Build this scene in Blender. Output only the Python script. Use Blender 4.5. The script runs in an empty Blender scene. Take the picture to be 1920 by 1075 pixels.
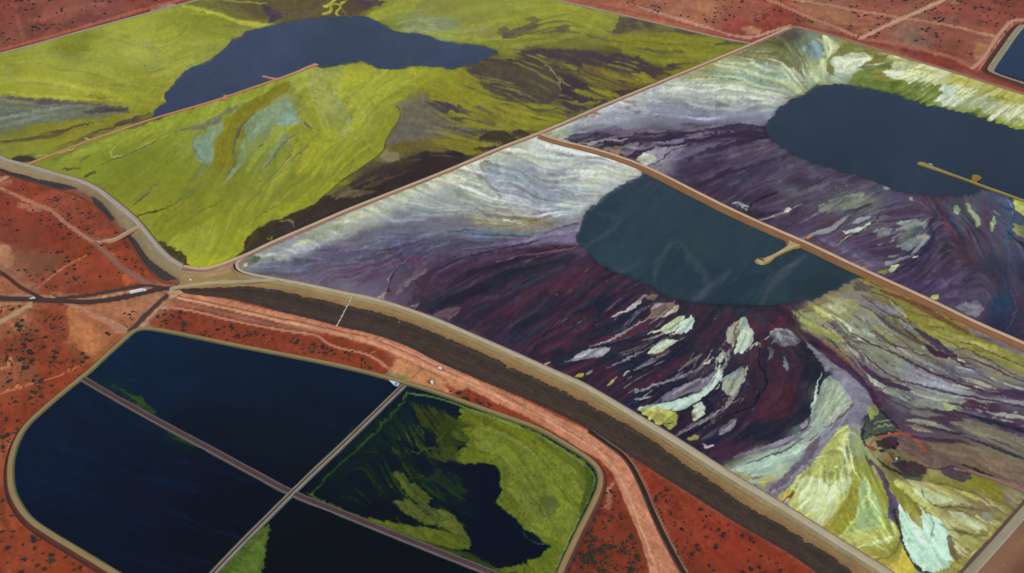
import bpy, bmesh, math, random
import numpy as np
from mathutils import Vector, Matrix

# ================================================================ camera
H, PITCH, F = 700.0, math.radians(33.3), 1886.0
SC = bpy.context.scene
cam = bpy.data.cameras.new('camera')
cam.sensor_width = 36.0
cam.lens = 36.0 * F / 1920.0
cam.clip_start = 1.0
cam.clip_end = 80000.0
camo = bpy.data.objects.new('camera', cam)
SC.collection.objects.link(camo)
camo.location = (0, 0, H)
camo.rotation_euler = (math.radians(90) - PITCH, 0, 0)
SC.camera = camo

# ================================================================ light
SUN_EL, SUN_AZ = math.radians(58), math.radians(140)      # azimuth from +Y towards +X
world = bpy.data.worlds.new('World')
SC.world = world
world.use_nodes = True
wn = world.node_tree.nodes
sky = wn.new('ShaderNodeTexSky')
sky.sky_type = 'NISHITA'
sky.sun_disc = False
sky.sun_elevation = SUN_EL
sky.sun_rotation = SUN_AZ
sky.altitude = 700
bg = wn['Background']
bg.inputs['Strength'].default_value = 0.075
world.node_tree.links.new(sky.outputs[0], bg.inputs['Color'])
sun = bpy.data.lights.new('sun', 'SUN')
sun.energy = 3.0
sun.angle = math.radians(0.5)
sun.color = (1.0, 0.95, 0.88)
suno = bpy.data.objects.new('sun', sun)
SC.collection.objects.link(suno)
sd_ = Vector((math.sin(SUN_AZ) * math.cos(SUN_EL), math.cos(SUN_AZ) * math.cos(SUN_EL), math.sin(SUN_EL)))
suno.rotation_euler = sd_.to_track_quat('Z', 'Y').to_euler()
suno.location = (0, 0, 2000)
SC.view_settings.view_transform = 'Standard'
SC.view_settings.look = 'None'
SC.view_settings.gamma = 1.0
SC.view_settings.use_curve_mapping = False
SC.view_settings.exposure = 0.0

COL = SC.collection
random.seed(5)

# ---------------------------------------------------------------- survey map
# A regular survey grid over the site. Map units are those of the survey sheet
# (one unit = about 0.5 to 1 m on the ground); every deposit, stain and colour
# boundary is drawn on it and ends up as ground albedo.
MX0, MX1, MY0, MY1, MST = -180.0, 2100.0, -66.0, 1194.0, 1.5
NX = int((MX1 - MX0) / MST) + 1
NY = int((MY1 - MY0) / MST) + 1
GX = MX0 + MST * np.arange(NX, dtype=np.float32)
GY = MY0 + MST * np.arange(NY, dtype=np.float32)
GXX, GYY = np.meshgrid(GX, GY)


def lin(h):
    h = h.lstrip('#')
    c = np.array([int(h[i:i + 2], 16) / 255.0 for i in (0, 2, 4)])
    return np.where(c <= 0.04045, c / 12.92, ((c + 0.055) / 1.055) ** 2.4).astype(np.float32)


def blur(a, n):
    """box blur, twice, radius n cells"""
    if n < 1:
        return a
    for _ in range(2):
        for ax in (0, 1):
            p = np.concatenate([np.repeat(np.take(a, [0], ax), n + 1, ax), a,
                                np.repeat(np.take(a, [-1], ax), n, ax)], ax)
            cs = np.cumsum(p, axis=ax, dtype=np.float64)
            L = a.shape[ax]
            w = 2 * n + 1
            a = ((np.take(cs, np.arange(w, w + L), ax) - np.take(cs, np.arange(0, L), ax)) / w).astype(np.float32)
    return a


def vnoise(rng, cell, shape=None):
    """smooth value noise, feature size = cell grid cells, range about -1..1"""
    ny, nx = shape or (NY, NX)
    cy, cx = int(ny / cell) + 3, int(nx / cell) + 3
    g = rng.standard_normal((cy, cx)).astype(np.float32)
    y = np.arange(ny, dtype=np.float32) / cell
    x = np.arange(nx, dtype=np.float32) / cell
    yi, xi = y.astype(int), x.astype(int)
    fy, fx = y - yi, x - xi
    fy = fy * fy * (3 - 2 * fy)
    fx = fx * fx * (3 - 2 * fx)
    a = g[yi][:, xi] * (1 - fx) + g[yi][:, xi + 1] * fx
    b = g[yi + 1][:, xi] * (1 - fx) + g[yi + 1][:, xi + 1] * fx
    return a * (1 - fy[:, None]) + b * fy[:, None]


def norm(a):
    return (a - a.mean()) / (a.std() + 1e-6)


def lic(srcs, ux, uy, stride=1.0):
    """smear noise fields along the flow directions (line integral convolution); srcs = [(field, steps)]"""
    outs = [f.ravel().copy() for f, _ in srcs]
    fl = [f.ravel() for f, _ in srcs]
    u, v = (stride * ux).ravel(), (stride * uy).ravel()
    ii, jj = np.meshgrid(np.arange(NX, dtype=np.float32), np.arange(NY, dtype=np.float32))
    nmax = max(n for _, n in srcs)
    for sgn in (1.0, -1.0):
        px, py = ii.ravel().copy(), jj.ravel().copy()
        idx = np.arange(NX * NY)
        for k in range(nmax):
            px += sgn * u[idx]
            py += sgn * v[idx]
            np.clip(px, 0, NX - 1, out=px); np.clip(py, 0, NY - 1, out=py)
            idx = py.astype(np.int32) * NX + px.astype(np.int32)
            for q, (o, f) in enumerate(zip(outs, fl)):
                if k < srcs[q][1]:
                    o += f[idx]
    return [norm(o.reshape(NY, NX)) for o in outs]


def sd_poly(x, y, P):
    """signed distance to polygon, negative inside"""
    d = np.full(x.shape, 1e9, np.float32)
    ins = np.zeros(x.shape, bool)
    n = len(P)
    for i in range(n):
        x0, y0 = P[i]
        x1, y1 = P[(i + 1) % n]
        ex, ey = x1 - x0, y1 - y0
        L = ex * ex + ey * ey + 1e-9
        t = np.clip(((x - x0) * ex + (y - y0) * ey) / L, 0, 1)
        dx, dy = x - x0 - t * ex, y - y0 - t * ey
        d = np.minimum(d, dx * dx + dy * dy)
        if abs(ey) > 1e-9:
            c = ((y0 > y) != (y1 > y)) & (x < (y - y0) * ex / ey + x0)
            ins ^= c
    d = np.sqrt(d)
    return np.where(ins, -d, d)


def sd_line(x, y, P, w):
    """distance to a polyline minus its varying half width (w at start, middle, end)"""
    seg = np.hypot(*(np.diff(np.array(P), axis=0).T))
    cum = np.concatenate([[0], np.cumsum(seg)]) / max(seg.sum(), 1e-6)
    best = np.full(x.shape, 1e9, np.float32)
    for i in range(len(P) - 1):
        x0, y0 = P[i]
        x1, y1 = P[i + 1]
        ex, ey = x1 - x0, y1 - y0
        L = ex * ex + ey * ey + 1e-9
        t = np.clip(((x - x0) * ex + (y - y0) * ey) / L, 0, 1)
        d = np.hypot(x - x0 - t * ex, y - y0 - t * ey)
        s = cum[i] + t * (cum[i + 1] - cum[i])
        ww = np.interp(s, [0, 0.5, 1], w) * 0.5
        best = np.minimum(best, d - ww - 0.35)
    return best


def smooth_poly(P, n=1, closed=True):
    """Chaikin corner cutting"""
    P = [tuple(map(float, p)) for p in P]
    for _ in range(n):
        Q = []
        m = len(P)
        if not closed:
            Q.append(P[0])
        for i in range(m if closed else m - 1):
            a, b = P[i], P[(i + 1) % m]
            Q.append((0.75 * a[0] + 0.25 * b[0], 0.75 * a[1] + 0.25 * b[1]))
            Q.append((0.25 * a[0] + 0.75 * b[0], 0.25 * a[1] + 0.75 * b[1]))
        if not closed:
            Q.append(P[-1])
        P = Q
    return P


def pts(s):
    v = [float(t) for t in s.replace(',', ' ').split()]
    return list(zip(v[0::2], v[1::2]))


def bbox_idx(P, m):
    xs = [p[0] for p in P]
    ys = [p[1] for p in P]
    i0 = int(max(0, (min(xs) - m - MX0) / MST)); i1 = int(min(NX, (max(xs) + m - MX0) / MST + 2))
    j0 = int(max(0, (min(ys) - m - MY0) / MST)); j1 = int(min(NY, (max(ys) + m - MY0) / MST + 2))
    return i0, max(i1, i0), j0, max(j1, j0)


class Sheet:
    """one deposit sheet: a colour image on the survey grid"""

    def __init__(self, seed, data, amp=(0.10, 0.08), base='808080'):
        self.rng = rng = np.random.default_rng(seed)
        self.a1 = amp[0]
        flows, cols, cmds = [], [], []
        for ln in data.strip().splitlines():
            ln = ln.split('#')[0].strip()
            if not ln:
                continue
            k = ln.split()[0]
            if k == 'f':
                flows.append([float(t) for t in ln.split()[1:4]])
            elif k == 'c':
                t = ln.split()
                cols.append((float(t[1]), float(t[2]), lin(t[3])))
            else:
                cmds.append(ln)
        # flow field
        st = 8
        sx, sy = GXX[::st, ::st], GYY[::st, ::st]
        a = np.zeros(sx.shape); b = a.copy(); wsum = a.copy()
        for fx, fy, an in flows or [(0, 0, 0)]:
            w = 1.0 / (((sx - fx) ** 2 + (sy - fy) ** 2) + 300.0) ** 1.6
            a += w * math.cos(math.radians(an)); b += w * math.sin(math.radians(an)); wsum += w
        a, b = self.up(a, st), self.up(b, st)
        ang = np.arctan2(b, a) + 0.16 * blur(vnoise(rng, 26), 3) + 0.10 * vnoise(rng, 9)
        self.ux, self.uy = np.cos(ang).astype(np.float32), np.sin(ang).astype(np.float32)
        w1 = norm(blur(rng.standard_normal((NY, NX)).astype(np.float32), 1))
        fine = len(amp) > 3 and amp[3] > 0
        src = [(w1, 9), (norm(vnoise(rng, 3.2)), 22 if fine else 14)]
        if fine:
            src += [(norm(vnoise(rng, c)), n) for c, n in ((2.2, 26), (3.0, 24), (2.2, 20), (4.5, 26))]
        res = lic(src, self.ux, self.uy, 1.6)
        self.l1, self.l2 = res[:2]
        self.wl = res[2:]
        self.l3 = lic([(norm(vnoise(rng, 8)), 16)], self.ux, self.uy, 4.5)[0]
        self.n1 = norm(vnoise(rng, 2.3) + 0.6 * vnoise(rng, 5))
        self.n2 = norm(vnoise(rng, 11) + 0.7 * vnoise(rng, 5))
        # colour boundaries are pulled out along the flow and crinkled across it
        self.W = []
        self.n0 = n0 = norm(blur(rng.standard_normal((NY, NX)).astype(np.float32), 1))
        self.n4 = norm(vnoise(rng, 40) + 0.6 * vnoise(rng, 17))
        for al, ac in ((0.0, 0.5), (2.6, 1.1), (7.0, 1.8), (16.0, 2.8)):
            s = al * (0.4 * self.l2 + 0.3 * self.l3 + 0.45 * self.l1)
            self.W.append(((GXX + s * self.ux + ac * (0.55 * self.n1 + 0.35 * self.n2 + .5 * n0)).astype(np.float32),
                           (GYY + s * self.uy + ac * 0.7 * (0.7 * self.n2[::-1, ::-1] + 0.4 * self.n1[::-1] + .5 * n0[::-1])).astype(np.float32)))
        # broad colours
        if cols:
            acc = np.zeros(sx.shape + (3,)); ws = np.zeros(sx.shape)
            jx = sx + 9 * self.l3[::st, ::st]; jy = sy
            for cx, cy, c in cols:
                w = 1.0 / ((jx - cx) ** 2 + ((jy - cy) * 1.5) ** 2 + 60.0) ** 2
                acc += w[..., None] * c; ws += w
            acc /= ws[..., None]
            self.img = np.stack([self.up(acc[..., k], st) for k in range(3)], -1).astype(np.float32)
        else:
            self.img = np.tile(lin(base), (NY, NX, 1)).astype(np.float32)
        a1, a2 = amp[:2]
        mot, braid = amp[2:4] if len(amp) > 3 else (0.03, 0.0)
        mod = np.clip(0.75 + 0.5 * self.n4, 0.15, 1.8)
        m = np.exp(a1 * mod * (0.6 * self.l1 + 0.6 * self.l2) + a2 * self.l3 + mot * (0.7 * self.n2 + 0.7 * self.n1 * self.n4))
        self.img *= m[..., None]
        self.img[..., 2] *= np.exp(0.9 * a2 * self.l3[::-1] + 0.5 * a1 * self.l2)
        self.img[..., 0] *= np.exp(0.5 * a2 * self.l2[:, ::-1] + 0.3 * mot * self.n4[::-1])
        for ln in cmds:
            self.cmd(ln)
        self.img *= np.exp(mot * self.n1 + mod * a1 * (0.45 * self.l1 + 0.4 * self.l2) + 0.03 * self.n0)[..., None]
        if braid:
            # thin dark rills that run with the flow, here and there
            rid = np.clip(1 - np.abs(self.l2 + 0.35 * self.l1) * 4.5, 0, 1) * np.clip(self.n4[::-1, ::-1] + 0.35 + 0.3 * self.l3, 0, 1)
            self.img *= (1 - braid * rid)[..., None]
            rid = np.clip(1 - np.abs(self.wl[0]) * 6, 0, 1) * np.clip(self.n4 + 0.2 * self.l3 + .2, 0, 1)
            self.img *= (1 + braid * 0.9 * rid)[..., None]
            rid = np.clip(1 - np.abs(self.l3 + 0.3 * self.l1 + 0.15 * self.n1) * 7, 0, 1) * np.clip(self.n4 + 0.5, 0, 1)
            self.img *= (1 - braid * 1.1 * rid)[..., None]
        sat, con, gain = amp[4:7] if len(amp) > 6 else (1.0, 1.0, 1.0)
        lum = (self.img * [0.25, 0.6, 0.15]).sum(-1, keepdims=True)
        self.img = (lum + (self.img - lum) * sat) * gain
        lum = np.clip(lum, 0.004, 1)
        self.img = (self.img * (lum / 0.14) ** (con - 1.0)).astype(np.float32)
        self.img = np.clip(self.img, 0.002, 0.82)

    def up(self, a, st):
        ny, nx = a.shape
        y = np.clip(np.arange(NY) / st, 0, ny - 1.001)
        x = np.clip(np.arange(NX) / st, 0, nx - 1.001)
        yi, xi = y.astype(int), x.astype(int)
        fy, fx = (y - yi)[:, None], x - xi
        return ((a[yi][:, xi] * (1 - fx) + a[yi][:, xi + 1] * fx) * (1 - fy)
                + (a[yi + 1][:, xi] * (1 - fx) + a[yi + 1][:, xi + 1] * fx) * fy)

    def cmd(self, ln):
        head, body = ln.split('|')
        h = head.split()
        k = h[0]
        P = pts(body)
        c = lin(h[1]); op = float(h[2])
        if k == 'p':      # p colour opacity softness warp streak
            soft, wi, tex = float(h[3]), int(h[4]), float(h[5])
            i0, i1, j0, j1 = bbox_idx(P, 12 + soft * 2 + (4, 12, 26, 48)[wi])
            X, Y = self.W[wi][0][j0:j1, i0:i1], self.W[wi][1][j0:j1, i0:i1]
            d = sd_poly(X, Y, P)
        elif k == 's':    # s colour opacity w0 w1 w2 softness warp streak
            w = [float(t) for t in h[3:6]]
            soft, wi, tex = float(h[6]), int(h[7]), float(h[8])
            P = smooth_poly(P, 2, False) if len(P) > 2 else P
            i0, i1, j0, j1 = bbox_idx(P, 12 + max(w) + soft * 2 + (4, 12, 26, 48)[wi])
            X, Y = self.W[wi][0][j0:j1, i0:i1], self.W[wi][1][j0:j1, i0:i1]
            d = sd_line(X, Y, P, w)
        elif k == 'w':    # w colour opacity threshold width field edge : thin wisps along the flow inside an area
            th, wd, fi, eg = float(h[3]), float(h[4]), int(h[5]), float(h[6])
            i0, i1, j0, j1 = bbox_idx(P, 30)
            X, Y = self.W[2][0][j0:j1, i0:i1], self.W[2][1][j0:j1, i0:i1]
            d = sd_poly(X, Y, P)
            sl = (slice(j0, j1), slice(i0, i1))
            a = np.clip(0.5 - d / max(eg, 1), 0, 1)
            f = (self.wl + [self.l3 + 0.25 * self.wl[0]])[fi % 10][sl] * (1 if fi < 10 else -1) + 0.3 * self.l1[sl]
            t = a * np.clip((f - th) / wd, 0, 1) * op
            t = t[..., None]
            self.img[sl] = self.img[sl] * (1 - t) + c * t
            return
        else:
            return
        sl = (slice(j0, j1), slice(i0, i1))
        t = np.clip(0.5 - d / max(soft * 0.6, 0.7), 0, 1)
        t = t * t * (3 - 2 * t)
        if tex > 0:
            st = np.clip(0.55 + 0.42 * (0.7 * self.l2[sl] + 0.75 * self.l1[sl] + 0.3 * self.l3[sl]), 0, 1)
            t = np.clip(t * (1 - tex) + t * tex * 2.0 * st * st * (3 - 2 * st), 0, 1)
        t = (t * op)[..., None]
        k = min(1.0, self.a1 / 0.08)
        m = np.exp(0.07 * k * self.l2[sl] + 0.06 * k * self.l1[sl] + 0.04 * self.n1[sl])[..., None]
        self.img[sl] = self.img[sl] * (1 - t) + c * m * t

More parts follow.
